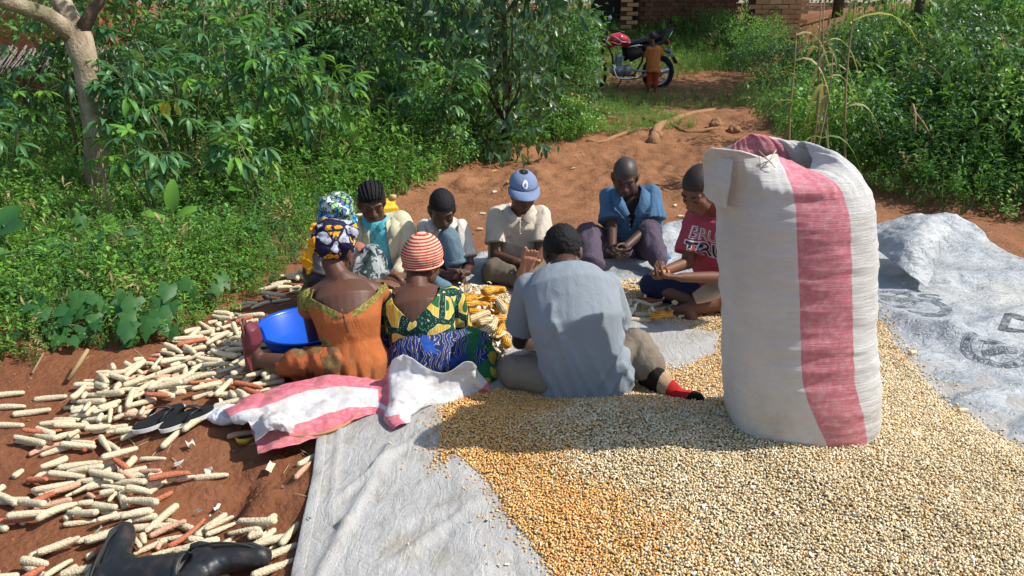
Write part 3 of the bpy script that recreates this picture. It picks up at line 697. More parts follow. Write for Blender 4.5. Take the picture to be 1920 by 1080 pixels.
def shrub(name, label, cat, x, y, blobs, n, L, mat, group=None, stems=4, aspect=.5, r0=.02, sub=260, trunk=None, wide=1.0):
    z = gz(x, y); root = empty(name, (x, y, z)); tag(root, label, cat, group)
    # clustered sprays: leaves sit in groups of about nine round twig ends
    m = max(6, n//9); C, d = crown_pts(m, blobs); k = rng.integers(0, m, n)
    P = C[k]+rng.normal(0, L*.85, (n, 3)); D = d[k]*.7+rng.normal(0, .7, (n, 3))+np.array([0, 0, -.25])
    Ls = L*rng.uniform(.65, 1.25, n); keep = P[:, 2] > .03
    leaf_cloud('foliage', P[keep], D[keep], Ls[keep], Ls[keep]*aspect, mat, root)['kind'] = 'stuff'
    if trunk: 
        MB().tube([(0, 0, -.05), (trunk[0]*.5, trunk[1]*.5, trunk[2]*.5), trunk[:3]], [r0*1.6, r0*1.25, r0], 10).build('trunk', M_bark, root)
        limbs(root, trunk[:3], [tuple(b[:3]) for b in blobs[:stems]], r0*.7, M_bark)
    else: limbs(root, (0, 0, -.03), [tuple(b[:3]) for b in blobs[:stems]], r0, M_twig, 'stem')
    return root
# ---- palmate (cassava) plants: every leaf is a part
def cassava_leaf(seed, nl=7, droopy=.5):
    r = random.Random(seed); mb = MB(); P = r.uniform(.10, .2)
    mb.tube([(0, 0, 0), (0, P*.5, .01), (0, P, 0)], [.003, .0025, .002], 4, 1, False)
    for i in range(nl):
        a = R((i-(nl-1)/2)*(300/nl)*r.uniform(.93, 1.05)); L = (.17-.055*abs(i-(nl-1)/2)/((nl-1)/2))*r.uniform(.9, 1.1)
        d = Vector((math.sin(a), math.cos(a), -r.uniform(.0, droopy)))
        mb.add(leaf_pts(L, L*.27, droopy*r.uniform(.4, .9), .2, 4), 0, frame_m((0, P, 0), d))
    m = mb.mesh('palmate_leaf'); m.materials.append(M_cass); m.materials.append(M_stem); m.polygons.foreach_set('use_smooth', [True]*len(m.polygons)); return m
M_cstem = simple('cassava_stem', (.12, .11, .06), .85, .1)
CASL = [cassava_leaf(i, (7, 7, 5, 6, 7, 7)[i], (.35, .55, .8, .6, .25, 1.0)[i]) for i in range(6)]
CASL2 = []
for m in CASL:
    q = m.copy(); q.materials.clear(); q.materials.append(M_lit); q.materials.append(M_stem); CASL2.append(q)
def cassava(px, Y, H, nleaf, seed, label, spread=.5, lit=.2, lean=(0, 0)):
    r = random.Random(seed); x = (px-960)/FPX*(Y*_cp+.5); z = gz(x, Y)
    root = empty('cassava_plant', (x, Y, z)); tag(root, label, 'cassava plant', 'cassava plants in the left thicket')
    tops = []
    ns = r.randint(2, 3)
    for s in range(ns):
        a = r.uniform(0, 6.28); tip = Vector((math.cos(a)*spread*.5+lean[0], math.sin(a)*spread*.4+lean[1], H*r.uniform(.8, 1)))
        mid = tip*.5+Vector((r.uniform(-.06, .06), r.uniform(-.06, .06), .05))
        MB().tube([(0, 0, -.03), mid, tip], [.012, .009, .005], 7).build('stem', M_cstem, root)
        tops.append((mid, tip))
    for k in range(int(nleaf*1.6)):
        mid, tip = tops[k % ns]; f = r.random()**.6; p = mid.lerp(tip, .15+.85*f)
        d = rdir(r, -25, 50 if f > .6 else 15); q = p+d*r.uniform(0, spread*.35)
        mm = (CASL2 if r.random() < lit else CASL)[r.randrange(6)]
        lf = bpy.data.objects.new('leaf', mm); COL.objects.link(lf); lf.parent = root
        lf.matrix_local = frame_m(q, d, Vector((r.uniform(-.3, .3), r.uniform(-.3, .3), 1)), r.uniform(.7, 1.1))
    return root
for a in ((300, 5.6, .70, 16, 1, 'low cassava plant with drooping leaves right in front of the pale tree', .35, .1),
          (20, 6.9, 1.1, 34, 2, 'cassava plant left of the pale tree trunk', .7, .1),
          (350, 6.3, 1.15, 34, 3, 'cassava plant with one yellowing leaf right of the pale trunk', .6, .15),
          (455, 6.6, 1.35, 40, 4, 'tall cassava plant with a bare straight stem', .7, .15),
          (585, 6.9, 1.15, 40, 5, 'bright cassava plant with wide flat palmate leaves at the thicket edge', .55, .45),
          (500, 5.9, .62, 16, 6, 'short cassava plant with hanging leaves above the weeds', .35, .3),
          (800, 7.9, 1.05, 42, 7, 'cassava plant with greyish leaves left of the glossy coffee tree', .7, .15),
          (730, 8.8, 1.25, 26, 8, 'cassava plant standing back in the shade', .6, .1),
          (360, 7.6, 1.75, 42, 9, 'tallest cassava plant behind the pale trunk, crown at the picture top', .9, .1),
          (520, 7.8, 1.65, 36, 10, 'cassava plant crowning above the bright one', .8, .2),
          (-30, 5.4, .95, 22, 11, 'cassava plant at the left edge of the photograph', .6, .1),
          (150, 7.4, 1.7, 34, 12, 'cassava plant high behind the fork of the pale tree', .8, .1)):
    cassava(*a)
# yellow leaf on the plant right of the trunk
yl = empty('yellow_leaf_spray', aty(322, 190, 5.9)); tag(yl, 'single yellow and orange leaf hanging right of the pale trunk', 'leaf')
for i, (dx, an) in enumerate(((-.03, -.9), (.03, -1.15), (-.06, -.5))):
    o = link('leaflet', mesh('leaflet', *leaf_pts(.12, .045, .3, .2, 4)), yl, M_yleaf); o.matrix_local = frame_m((dx, 0, 0), Vector((dx*4, -.1, -1)), Vector((0, -1, 0)))
# ---- glossy coffee tree: 300 leaves as parts, the rest joined
def coffee(px, Y, blobs, n_ind, n_rest, label):
    x = (px-960)/FPX*(Y*_cp+.5); z = gz(x, Y); root = empty('coffee_tree', (x, Y, z)); tag(root, label, 'tree')
    LV = []
    for i in range(4):
        m = mesh('leaf', *leaf_pts(.15, .062, (.2, .35, .5, .7)[i], .16, 4)); m.materials.append(M_deep); m.polygons.foreach_set('use_smooth', [True]*len(m.polygons)); LV.append(m)
    m = (n_ind*4)//5; C, d = crown_pts(m, blobs, .8); fr = (d[:, 1] < .25); C, d = C[fr], d[fr]
    for k in range(n_ind):
        j = k % len(C); p = Vector(C[j])+Vector(rng.normal(0, .05, 3)); dd = Vector(d[j])*.6+Vector(rng.normal(0, .45, 3))+Vector((0, 0, -.7))
        lf = bpy.data.objects.new('leaf', LV[k % 4]); COL.objects.link(lf); lf.parent = root; lf.matrix_local = frame_m(p, dd, Vector((random.uniform(-.5, .5), -1, .6)), random.uniform(.65, 1.15))
    m = n_rest//7; C, d = crown_pts(m, blobs, .35); k = rng.integers(0, m, n_rest); P = C[k]+rng.normal(0, .09, (n_rest, 3)); D = d[k]*.5+rng.normal(0, .5, (n_rest, 3))+np.array([0, 0, -.6]); Ls = .13*rng.uniform(.6, 1.2, n_rest)
    leaf_cloud('foliage', P, D, Ls, Ls*.42, M_deep, root, .9, .35)['kind'] = 'stuff'
    MB().tube([(0, 0, -.05), (.03, 0, .8), (-.02, .05, 2.2)], [.045, .035, .02], 8).build('trunk', M_darkbark, root)
    limbs(root, (0, 0, .4), [b[:3] for b in blobs[:7]], .018, M_darkbark)
    return root
coffee(945, 8.7, [(-.45, -.2, 1.25, .42, .4, .35), (.1, -.35, 1.35, .42, .4, .32), (.50, -.1, 1.55, .34, .4, .26), (-.25, -.1, .85, .38, .4, .28), (.22, -.2, .85, .38, .4, .3), (-.6, 0, 1.8, .5, .5, .4), (.2, 0, 1.95, .6, .5, .4), (.62, .1, 2.0, .35, .4, .35), (.05, -.3, .45, .35, .35, .25), (.1, -.45, .2, .4, .3, .2), (-.2, -.4, .25, .35, .3, .22), (-.3, .1, 2.5, .7, .6, .4), (.5, .1, 2.5, .6, .6, .4)], 300, 2600,
       'glossy dark coffee tree with drooping leaves between the cassava and the path')
# ---- dark thicket behind
TH = [('dense dark bush behind the cassava at the far left', -260, 8.3, 2.0), ('dark bush behind the mud house corner at left', 20, 10.6, 2.4), ('dark leafy bush under the picture top, left of the gap', 420, 9.9, 2.1),
      ('tall dark bush closing the deep shaded gap', 640, 12.2, 2.6), ('dark bush right of the shaded gap behind the cassava', 760, 10.8, 2.0), ('dense bush behind the coffee tree', 930, 11.5, 2.4), ('dark bush between the hut and the cassava', 330, 9.4, 1.7), ('dark bush behind the first cassava row', 180, 11.8, 2.6), ('dark bush far back at the left edge', -60, 11.5, 2.4), ('dark bush closing the view left of the gap', 520, 11.6, 2.5), ('dark bush deep in the shaded gap', 700, 13.6, 2.4), ('dark bush far behind the coffee tree', 850, 13.8, 2.6), ('bush at the end of the thicket beside the path', 1050, 12.0, 1.5)]
for i, (lb, px, Y, H) in enumerate(TH):
    x = (px-960)/FPX*(Y*_cp+.5); W = 1.1 if 'beside the path' not in lb else .5
    bl = [(random.uniform(-W, W)*.8, random.uniform(-.5, .6), H*random.uniform(.15, .95), random.uniform(.45, .75)*W, .55, random.uniform(.35, .55)) for _ in range(9)]
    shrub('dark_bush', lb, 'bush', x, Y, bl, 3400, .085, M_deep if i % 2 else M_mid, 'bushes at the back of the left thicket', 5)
# bush masses low in front of the coffee tree (sunlit small-leaved)
shrub('leafy_bush', 'small-leaved sunlit bush below the coffee tree', 'bush', *(lambda p: (p.x, p.y))(at(1060, 265)), [(0, .3, .25, .45, .4, .25), (.3, .5, .12, .3, .3, .14), (-.35, .3, .25, .3, .3, .25)], 3200, .036, M_lit, None, 3, .6, .006)
shrub('twining_bush', 'small-leaved climber hanging beside the dark hollow', 'bush', *(lambda p: (p.x, p.y+.5))(at(810, 345)), [(0, 0, .5, .3, .25, .45), (-.25, .1, .35, .3, .3, .35), (.15, .2, .2, .3, .3, .2)], 3200, .035, M_mid, None, 3, .65, .006)
# ---- pale forked tree
tp = Vector((-3.32, 6.1, 0)); tz = gz(tp.x, tp.y)
tr = empty('pale_tree', (tp.x, tp.y, tz-.05)); tag(tr, 'pale-barked tree forking into thick limbs at the upper left', 'tree')
def world_of(px, py, Y): p = aty(px, py, Y); return p-Vector((tp.x, tp.y, tz-.05))
k0 = world_of(188, 445, 6.1); k1 = world_of(180, 250, 6.1); k2 = world_of(163, 130, 6.1); k3 = world_of(145, 62, 6.12)
MB().tube([(k0.x, 0, -.05), k0+Vector((0, 0, 0)), k1, k2, k3], [.125, .105, .088, .092, .10], 16).build('trunk', M_bark, tr)
MB().tube([k3-Vector((0, 0, .05)), world_of(90, 30, 6.0), world_of(0, -2, 5.8), world_of(-120, -50, 5.6)], [.085, .062, .055, .04], 12).build('branch', M_bark, tr)
MB().tube([k3-Vector((0, 0, .04)), world_of(118, 10, 6.3), world_of(95, -60, 6.5), world_of(60, -200, 6.7)], [.085, .075, .06, .04], 12).build('branch', M_bark, tr)
MB().tube([k3-Vector((0, 0, .03)), world_of(175, 18, 6.2), world_of(205, -20, 6.3), world_of(300, -160, 6.6)], [.06, .042, .036, .02], 10).build('branch', M_darkbark, tr)
C, d = crown_pts(420, [(-1.6, -.3, 2.9, 1.0, .9, .5), (-.2, .5, 3.5, 1.1, 1, .6), (.9, .5, 2.9, .8, .8, .4)]); k = rng.integers(0, 420, 3000)
P = C[k]+rng.normal(0, .12, (3000, 3)); D = d[k]+rng.normal(0, .6, (3000, 3))+np.array([0, 0, -.4]); Ls = rng.uniform(.08, .15, 3000)
leaf_cloud('foliage', P, D, Ls, Ls*.45, M_deep, tr)['kind'] = 'stuff'
# two thin saplings beside the trunk
for i, (px, y0, y1) in enumerate(((192, 475, 380), (216, 470, 300))):
    p = aty(px, y0, 5.4); MBo = MB().tube([(0, 0, -.1), (.01, 0, .25), (.02, .02, .25+(y0-y1)/250)], [.010, .009, .006], 6).build('bare_sapling', M_twig); MBo.location = p
    tag(MBo, ('thin bare sapling stem close against the pale trunk', 'taller thin bare sapling stem right of the pale trunk')[i], 'sapling', 'saplings by the trunk')
# ---- shade trees whose crowns stand above the picture
def shade_tree(x, y, H, Rr, n, label, mat=M_deep, trunk_r=.14):
    z = gz(x, y); root = empty('shade_tree', (x, y, z)); tag(root, label, 'tree', 'shade trees round the yard')
    MB().tube([(0, 0, -.1), (.08, .05, H*.45), (0, 0, H*.85)], [trunk_r, trunk_r*.8, trunk_r*.5], 12).build('trunk', M_darkbark, root)
    bl = [(math.cos(a)*Rr*.55, math.sin(a)*Rr*.55, H+random.uniform(-.4, .5), Rr*.55, Rr*.55, .7) for a in np.linspace(0, 5.2, 6)]+[(0, 0, H+.5, Rr*.6, Rr*.6, .8)]
    C, d = crown_pts(n//8, bl, .5); k = rng.integers(0, len(C), n); P = C[k]+rng.normal(0, .16, (n, 3)); D = d[k]+rng.normal(0, .6, (n, 3)); Ls = rng.uniform(.12, .22, n)
    leaf_cloud('foliage', P, D, Ls, Ls*.5, mat, root)['kind'] = 'stuff'; limbs(root, (0, 0, H*.5), [b[:3] for b in bl], .05, M_darkbark)
shade_tree(7.0, 14.2, 3.9, 1.7, 5600, 'broad shade tree beyond the right bank, out of the picture top', trunk_r=.09)
shade_tree(8.4, 21.2, 4.2, 2.5, 9000, 'shade tree beside the brick house')
shade_tree(13.5, 30, 3.4, 3.2, 5000, 'tree far behind the brick house at right')
shade_tree(1.0, 29, 3.0, 3.2, 5000, 'tree far behind the brick house at left')
shade_tree(-.3, 12.6, 3.7, 1.7, 5000, 'tree above the deep shaded gap of the thicket')
shade_tree(-3.2, 11.8, 3.7, 1.9, 5000, 'tree standing behind the mud house at left')
# ---- right bank shrubs: clumps that break the outline
RB = [(1500, 9.6, .9), (1600, 8.2, .8), (1700, 7.4, .9), (1800, 8.4, 1.25), (1900, 7.2, 1.2), (1980, 6.4, 1.0), (1440, 16.2, 1.0), (1620, 11, 1.35), (1760, 10.6, 1.5), (1900, 10.2, 1.7), (1395, 19.6, 1.25), (1430, 20.2, 1.4), (1400, 18.4, 1.0), (1425, 17.6, 1.0), (1475, 17.0, 1.1), (1440, 15.6, .9), (1560, 13.2, 1.3), (2040, 8.6, 1.7), (1330, 21.2, .9)]
RL = ['at the tip of the right bank beside the path', 'behind the dry maize stalks', 'behind the top of the tall sack', 'in the middle of the right bank', 'near the right edge above the tarpaulin', 'beyond the right edge', 'in shade at the path bend', 'high up the bank left of the dead cane', 'high on the bank below the dark hollow', 'filling the upper right corner', 'close before the dark brick wall, left one', 'close before the dark brick wall, right one', 'before the orange brick wall, leftmost', 'before the orange brick wall, lower', 'before the orange brick wall, right', 'in shade right of the motorcycle', 'upper middle of the bank under the maize leaves', 'outside the right edge, tall', 'at the right end of the brick house']
for i, ((px, Y, H), lb) in enumerate(zip(RB, RL)):
    x = (px-960)/FPX*(Y*_cp+.5); bl = [(random.uniform(-.5, .5), random.uniform(-.3, .5), H*random.uniform(.2, .75), random.uniform(.3, .45), .35, random.uniform(.22, .36)) for _ in range(7)]
    shrub('bank_bush', 'leafy green bush '+lb, 'bush', x, Y, bl, 2600, (.045, .06, .05)[i % 3], (M_mid, M_lit, M_mid, M_deep)[i % 4], 'bushes on the right bank', 4, .55, .008)
# ---- dry maize stalks
ST = [(1532, 215, -10, 0), (1562, 232, -6, .1), (1592, 245, -30, .2), (1502, 205, 60, -.05), (1545, 240, 95, .12)]
for i, (px, py, ytop, lean) in enumerate(ST):
    b = aty(px, py, 7.4-.1*i); z0 = gz(b.x, b.y); b.z = z0; tp_ = aty(px+(-1)**i*14, ytop, 7.4-.1*i); H = tp_.z-z0
    root = empty('dry_maize_stalk', b); tag(root, ('tallest dry maize stalk, leftmost, with a pale hanging leaf', 'dry maize stalk second from left on the right bank', 'dry maize stalk with a long yellow leaf arching right', 'short broken dry maize stalk at the left of the group', 'low bent dry maize stalk in the middle of the group')[i], 'maize stalk', 'dry maize stalks on the right bank')
    dx = tp_.x-b.x; path = [Vector((dx*f+.03*math.sin(5*f+i), .02*math.cos(4*f+i), H*f)) for f in np.linspace(0, 1, 7)]
    MB().tube(path, [.010]*4+[.008, .006, .004], 7).build('stalk', M_twig, root)
    for k in range(7 if H > .9 else 4):
        f = random.uniform(.3, 1); p = path[0].lerp(path[-1], f); a = random.uniform(0, 6.28); L = random.uniform(.25, .55); big = (i == 2 and k == 0)
        if big: a, L, p = .1, .75, path[5]
        h = Vector((math.cos(a), math.sin(a)*.6, 0)); V = []; sdv = Vector((-h.y, h.x, .3)).normalized()
        for j in range(7):
            q = j/6; c = p+h*L*q*(1-.15*q)+Vector((0, 0, L*(.5*q-(.75 if big else 1.3)*q*q))); ww = .022*math.sin(math.pi*min(1, q*.8+.18))
            V += [c-sdv*ww, c+Vector((0, 0, -.006)), c+sdv*ww]
        F = [(j*3+m_, j*3+m_+1, j*3+m_+4, j*3+m_+3) for j in range(6) for m_ in (0, 1)]
        link('leaf', mesh('leaf', V, F), root, (M_yleaf if big else (M_dry, M_grass)[k % 2]))
for i, (pa, pb, Y, lb) in enumerate((((1707, 200), (1765, 290), 7.2, 'grey dead cane leaning in the weeds of the right bank'), ((1738, 122), (1772, 152), 8.2, 'short pale broken cane higher up the right bank'), ((1712, 196), (1716, 250), 7.2, 'dry reddish stump of a cane in the right bank'))):
    a, b = aty(*pa, Y), aty(*pb, Y-.2); m = (a+b)/2; o = MB().tube([a-m, (a-m)*.3+Vector((.01, 0, .01)), b-m], [.010, .012, .008], 7).build('dead_cane', M_twig); o.location = m; tag(o, lb, 'cane', 'dead canes on the right bank')

# ---- vine with lobed leaves at the left border, big soft leaves
def lobed_leaf(seed):
    r = random.Random(seed); pts = []
    for i, (a, rr) in enumerate(((-90, .10), (-60, .48), (-28, .62), (5, .42), (30, .55), (52, .60), (70, .62), (90, 1.0), (110, .62), (128, .60), (150, .55), (175, .42), (208, .62), (240, .48))):
        rr *= r.uniform(.93, 1.07); pts.append((math.cos(R(a))*rr*.085, math.sin(R(a))*rr*.085+.02, -.012*rr+r.uniform(-.004, .004)))
    V = [(0, .02, .004)]+pts; F = [(0, 1+i, 1+(i+1) % len(pts)) for i in range(len(pts))]
    m = mesh('leaf', V, F); m.materials.append(M_lob); m.polygons.foreach_set('use_smooth', [True]*len(F)); return m
M_lob = foliage_mat('leaf_vine', [(.020, .085, .022), (.032, .12, .030), (.05, .15, .034), (.075, .19, .04)], .5, .3)
LOB = [lobed_leaf(i) for i in range(5)]
def vine(loc, n, rx, ry, label, scale=1.0, seed=0, h=.2):
    r = random.Random(seed); z = gz(loc.x, loc.y); root = empty('creeper_plant', (loc.x, loc.y, z)); tag(root, label, 'creeper', 'creepers at the border of the weeds')
    for s in range(3): MB().tube([(0, 0, 0), (r.uniform(-rx, rx)*.5, r.uniform(-ry, ry)*.5, h*.6), (r.uniform(-rx, rx), r.uniform(-ry, 0), h*.5)], [.004, .003, .002], 5).build('stem', M_stem, root)
    for k in range(n):
        p = Vector((r.uniform(-rx, rx), r.uniform(-ry, ry), 0)); p.z = max(.03, h*(.35+.65*(p.y+ry)/(2*ry))+r.uniform(-.05, .05))
        lf = bpy.data.objects.new('leaf', LOB[k % 5]); COL.objects.link(lf); lf.parent = root
        nrm = Vector((r.uniform(-.4, .6), -r.uniform(.3, 1.1), r.uniform(.5, 1.1))).normalized(); d = Vector((r.uniform(-.7, .7), -.4, -.5)); d = (d-nrm*d.dot(nrm)).normalized(); x = d.cross(nrm)
        m = Matrix((x, d, nrm)).transposed().to_4x4(); lf.matrix_local = Matrix.Translation(p)@m@Matrix.Scale(scale*r.uniform(.7, 1.15), 4)
    return root
vine(at(105, 660)+Vector((0, .12, 0)), 16, .16, .12, 'lobed-leaf creeper hanging over the soil at the far left', 1.0, 1, .22)
vine(at(180, 655)+Vector((0, .12, 0)), 16, .18, .12, 'lobed-leaf creeper second from the left along the weed border', 1.05, 2, .20)
vine(at(270, 640)+Vector((0, .12, 0)), 18, .18, .12, 'lobed-leaf creeper nearest the leaning stick', 1.05, 3, .22)
vine(at(360, 590)+Vector((0, .1, 0)), 9, .14, .10, 'lobed-leaf creeper right at the end of the weed border', 1.0, 4, .16)
vine(at(160, 560)+Vector((0, .3, 0)), 10, .3, .15, 'lobed-leaf creeper sprawling higher in the weeds', 1.0, 5, .32)
def bigleaf(name, label, loc, specs, mat=M_lob):
    root = empty(name, (loc.x, loc.y, gz(loc.x, loc.y))); tag(root, label, 'plant')
    for (p, d, L, W) in specs:
        MB().tube([(0, 0, 0), Vector(p)*.6+Vector((0, 0, .03)), p], [.008, .007, .005], 6).build('stem', M_stem, root)
        V, F = leaf_pts(L, W, .35, .12, 4); o = link('leaf', mesh('leaf', V, F), root, mat); m_ = o.modifiers.new('s', 'SUBSURF'); m_.levels = m_.render_levels = 1
        o.matrix_local = frame_m(p, d, Vector((.2, -.6, 1)))
    return root
bigleaf('broad_leaf_plant', 'plant with huge soft leaves at the left edge of the photograph', at(20, 560)+Vector((-.1, .35, 0)), [((-.12, 0, .24), (.5, -.3, .35), .26, .17), ((.05, 0, .20), (1, -.3, -.05), .26, .18), ((-.1, -.1, .15), (.2, -.8, -.2), .24, .17), ((.1, -.1, .12), (.9, -.5, -.2), .2, .15), ((-.3, 0, .2), (-.6, -.5, .1), .24, .17), ((-.2, .1, .2), (.2, .3, .6), .25, .16)])
bigleaf('broad_leaf_plant', 'young plant with upright pale leaves in the middle of the weeds', at(300, 500)+Vector((0, .3, 0)), [((0, 0, .22), (.15, -.2, 1), .26, .11), ((.02, 0, .2), (.7, -.2, .5), .2, .09), ((-.02, 0, .2), (-.8, -.3, .4), .2, .09)], M_lit)
bigleaf('broad_leaf_plant', 'upright broad leaf plant in the weeds left of the patterned headwrap', at(440, 440)+Vector((0, .4, 0)), [((0, 0, .24), (.1, -.2, 1), .24, .12), ((0, 0, .2), (-.6, -.4, .3), .16, .1)], M_lit)

# ---------------------------------------------------------------- pebbles, straw and clods on the bare soil
pm = []
M_peb = simple('clod', (.24, .12, .065), .95, .1, var=.4, vscale=1); M_straw = simple('straw', (.48, .38, .20), .9, .1, var=.3, vscale=2)
for i in range(4):
    b = MB(); b.ball((0, 0, 0), (.5, .4, .3), 0, 7, 5); m = b.mesh('clod'); V_ = np.zeros(len(m.vertices)*3); m.vertices.foreach_get('co', V_); V_ += rng.uniform(-.07, .07, V_.shape); m.vertices.foreach_set('co', V_); m.update(); m.materials.append(M_peb); pm.append(m)
for i in range(2):
    m = MB().tube([(-2.2, 0, 0), (0, .2*i, .08), (2.2, 0, 0)], [.07, .08, .05], 4).mesh('straw'); m.materials.append(M_straw); pm.append(m)
P = np.concatenate([jit(-3, 4, 5.0, 12.5, .085), jit(-2.6, -.55, 1.6, 4.8, .035)])
P = P[(poly_sd(P, VEG_L) < .05) & (poly_sd(P, VEG_R) < .05) & in_view(P, .05)]; k = rng.random(len(P)) < .30+.25*vnoise(P, 2.5, 15); P = P[k]
tarp = [(p.x, p.y) for p in PX((690, 500), (900, 479), (1100, 470), (1262, 438), (1640, 433), (1850, 462), (2080, 570), (2080, 1000), (700, 1000))]; P = P[poly_sd(P, tarp) < 0]
n = len(P); sz = .005+.016*rng.random(n)**4+.004*(P[:, 1] > 5); idx = rng.choice(6, n, p=[.22, .22, .22, .2, .08, .06]); sz = np.where(idx > 3, rng.uniform(.010, .022, n), sz)
o = tree_of_points('clods_and_straw', np.c_[P, ground_z(P)+sz*.1], np.c_[rng.normal(0, .15, n), rng.normal(0, .15, n), rng.uniform(0, 6.3, n)], np.c_[sz, sz, sz], idx, pm); tag(o, 'small clods, pebbles and bits of straw on the red earth', 'soil litter', kind='stuff'); print('clods', n)

for i, (x, y, H) in enumerate(((6.5, 27, 2.0), (10.5, 26, 2.2), (14.5, 25, 2.4), (18, 23, 2.4), (-2, 26, 2.2), (-7, 22, 2.4), (-11, 18, 2.4), (22, 27, 2.6), (2.2, 27, 2.0))):
    bl = [(random.uniform(-1.6, 1.6), random.uniform(-.6, .8), H*random.uniform(.2, .9), random.uniform(.8, 1.2), .9, random.uniform(.5, .7)) for _ in range(9)]
    shrub('distant_bush', ('bush behind the brick house, centre', 'bush behind the orange brick wall', 'bush far beyond the right bank', 'bush far at the right edge', 'bush far behind the deep gap', 'bush far back left of the gap', 'bush farthest at the left edge', 'bush outside the right edge, far back', 'bush far back left of the brick house')[i], 'bush', x, y, bl, 2600, .14, M_deep if i % 2 else M_mid, 'bushes closing the far background', 5)
# ================================================================ voxel shapes
class Blob:
    """solid shapes merged by a voxel remesh into one continuous surface"""
    def __init__(s): s.mb = MB()
    def ell(s, c, r, rot=None, seg=20): s.mb.ball(c, r, 0, seg, seg*2//3, rot); return s
    def cone(s, a, b, ra, rb, n=14):
        a, b = Vector(a), Vector(b)
        if (b-a).length < 1e-5: return s
        s.mb.tube([a, b], [ra, rb], n); s.mb.ball(a, ra*.995, 0, n, 8); s.mb.ball(b, rb*.995, 0, n, 8); return s
    def flat(s, a, b, ra, rb, n=16): s.mb.tube([a, b], [ra, rb], n); return s
    def chain(s, pts, rad):
        for i in range(len(pts)-1): s.cone(pts[i], pts[i+1], rad[i], rad[i+1])
        return s
    def loft(s, pts, rr, side, n=20):      # ellipses (a along side, b across) along a path, round ends
        pts = [Vector(p) for p in pts]; V = []; F = []
        P = [pts[0]]+pts+[pts[-1]]
        for k, p in enumerate(pts):
            t = (pts[min(k+1, len(pts)-1)]-pts[max(k-1, 0)]).normalized(); sd = (side[k] if isinstance(side, list) else Vector(side)); sd = (sd-t*sd.dot(t)).normalized(); b = t.cross(sd)
            for i in range(n):
                a = 2*math.pi*i/n; V.append(p+sd*math.cos(a)*rr[k][0]+b*math.sin(a)*rr[k][1])
        for k in range(len(pts)-1):
            for i in range(n): F.append((k*n+i, k*n+(i+1) % n, (k+1)*n+(i+1) % n, (k+1)*n+i))
        F.append(tuple(range(n))[::-1]); F.append(tuple(range((len(pts)-1)*n, len(pts)*n)))
        s.mb.add((V, F)); return s
    def mesh(s, name, vox=.006, smooth=3, dec=None):
        me = bpy.data.meshes.new(name); me.from_pydata([tuple(v) for v in s.mb.V], [], s.mb.F); me.update()
        o = bpy.data.objects.new('tmp', me); COL.objects.link(o)
        m = o.modifiers.new('r', 'REMESH'); m.mode = 'VOXEL'; m.voxel_size = vox; m.adaptivity = 0; m.use_smooth_shade = True
        if smooth: m = o.modifiers.new('s', 'SMOOTH'); m.iterations = smooth; m.factor = .5
        if dec: m = o.modifiers.new('d', 'DECIMATE'); m.ratio = dec
        dg = bpy.context.evaluated_depsgraph_get(); r = bpy.data.meshes.new_from_object(o.evaluated_get(dg)); r.name = name
        bpy.data.objects.remove(o); bpy.data.meshes.remove(me); return r
def verts(me): A = np.zeros(len(me.vertices)*3); me.vertices.foreach_get('co', A); return A.reshape(-1, 3)
def normals(me): A = np.zeros(len(me.vertices)*3); me.vertices.foreach_get('normal', A); return A.reshape(-1, 3)
def setv(me, A): me.vertices.foreach_set('co', np.asarray(A, np.float32).ravel()); me.update()
def displace(me, fn): V = verts(me); N = normals(me); setv(me, V+N*fn(V, N)[:, None]); return me
def cutaway(me, planes, pred):             # split along planes, then drop faces whose centre satisfies pred
    bm = bmesh.new(); bm.from_mesh(me)
    for co, no in planes: bmesh.ops.bisect_plane(bm, geom=bm.verts[:]+bm.edges[:]+bm.faces[:], plane_co=co, plane_no=no)
    bmesh.ops.delete(bm, geom=[f for f in bm.faces if pred(f.calc_center_median())], context='FACES'); bm.to_mesh(me); bm.free(); return me

# ================================================================ THE TALL SACK
def woven_mat(name, stripe, wh=(.70, .68, .64), rd=(.64, .18, .22), inner=(.50, .42, .33), wr=(1, 1, 14), dist=.012, translucent=.0):
    t = NT(name); m = stripe(t); uv = t.attr('wuv', 'GEOMETRY', 'Vector'); o = t.obj()
    wv = t.math('MULTIPLY', t.wave(t.mp(uv, (330, 0, 0)), 1, 0, 0), t.wave(t.mp(uv, (0, 330, 0)), 1, 0, 0, direction='Y'))
    n = t.noise(o, 45, 4, .7)
    white = t.mix(t.step(t.noise(o, 4, 5, .65), .35, .75), wh, tuple(x*.86 for x in wh))
    pink = t.mix(t.math('MULTIPLY', t.step(n, .4, .7), .55), rd, tuple(.35*a+.65*b for a, b in zip(rd, (.8, .62, .62))))
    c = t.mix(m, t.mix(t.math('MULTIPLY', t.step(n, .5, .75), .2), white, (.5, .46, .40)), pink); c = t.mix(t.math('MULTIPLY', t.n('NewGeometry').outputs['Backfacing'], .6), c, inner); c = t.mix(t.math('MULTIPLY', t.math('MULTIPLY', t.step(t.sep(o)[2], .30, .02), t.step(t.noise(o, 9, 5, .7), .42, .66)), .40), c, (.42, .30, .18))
    wk = t.noise(t.mp(o, wr), 3.2, 6, .72, .3)
    h = t.math('ADD', t.math('MULTIPLY', wv, .10), t.math('ADD', t.math('MULTIPLY', wk, 2.0), t.math('MULTIPLY', n, .12)))
    b = t.bump(h, .75, dist)
    p = t.pbsdf(c, .48, b, .35)
    if translucent: p = t.n('MixShader', {0: translucent, 1: p, 2: t.n('BsdfTranslucent', {'Color': c, 'Normal': b}).outputs[0]}).outputs[0]
    return t.done(p)
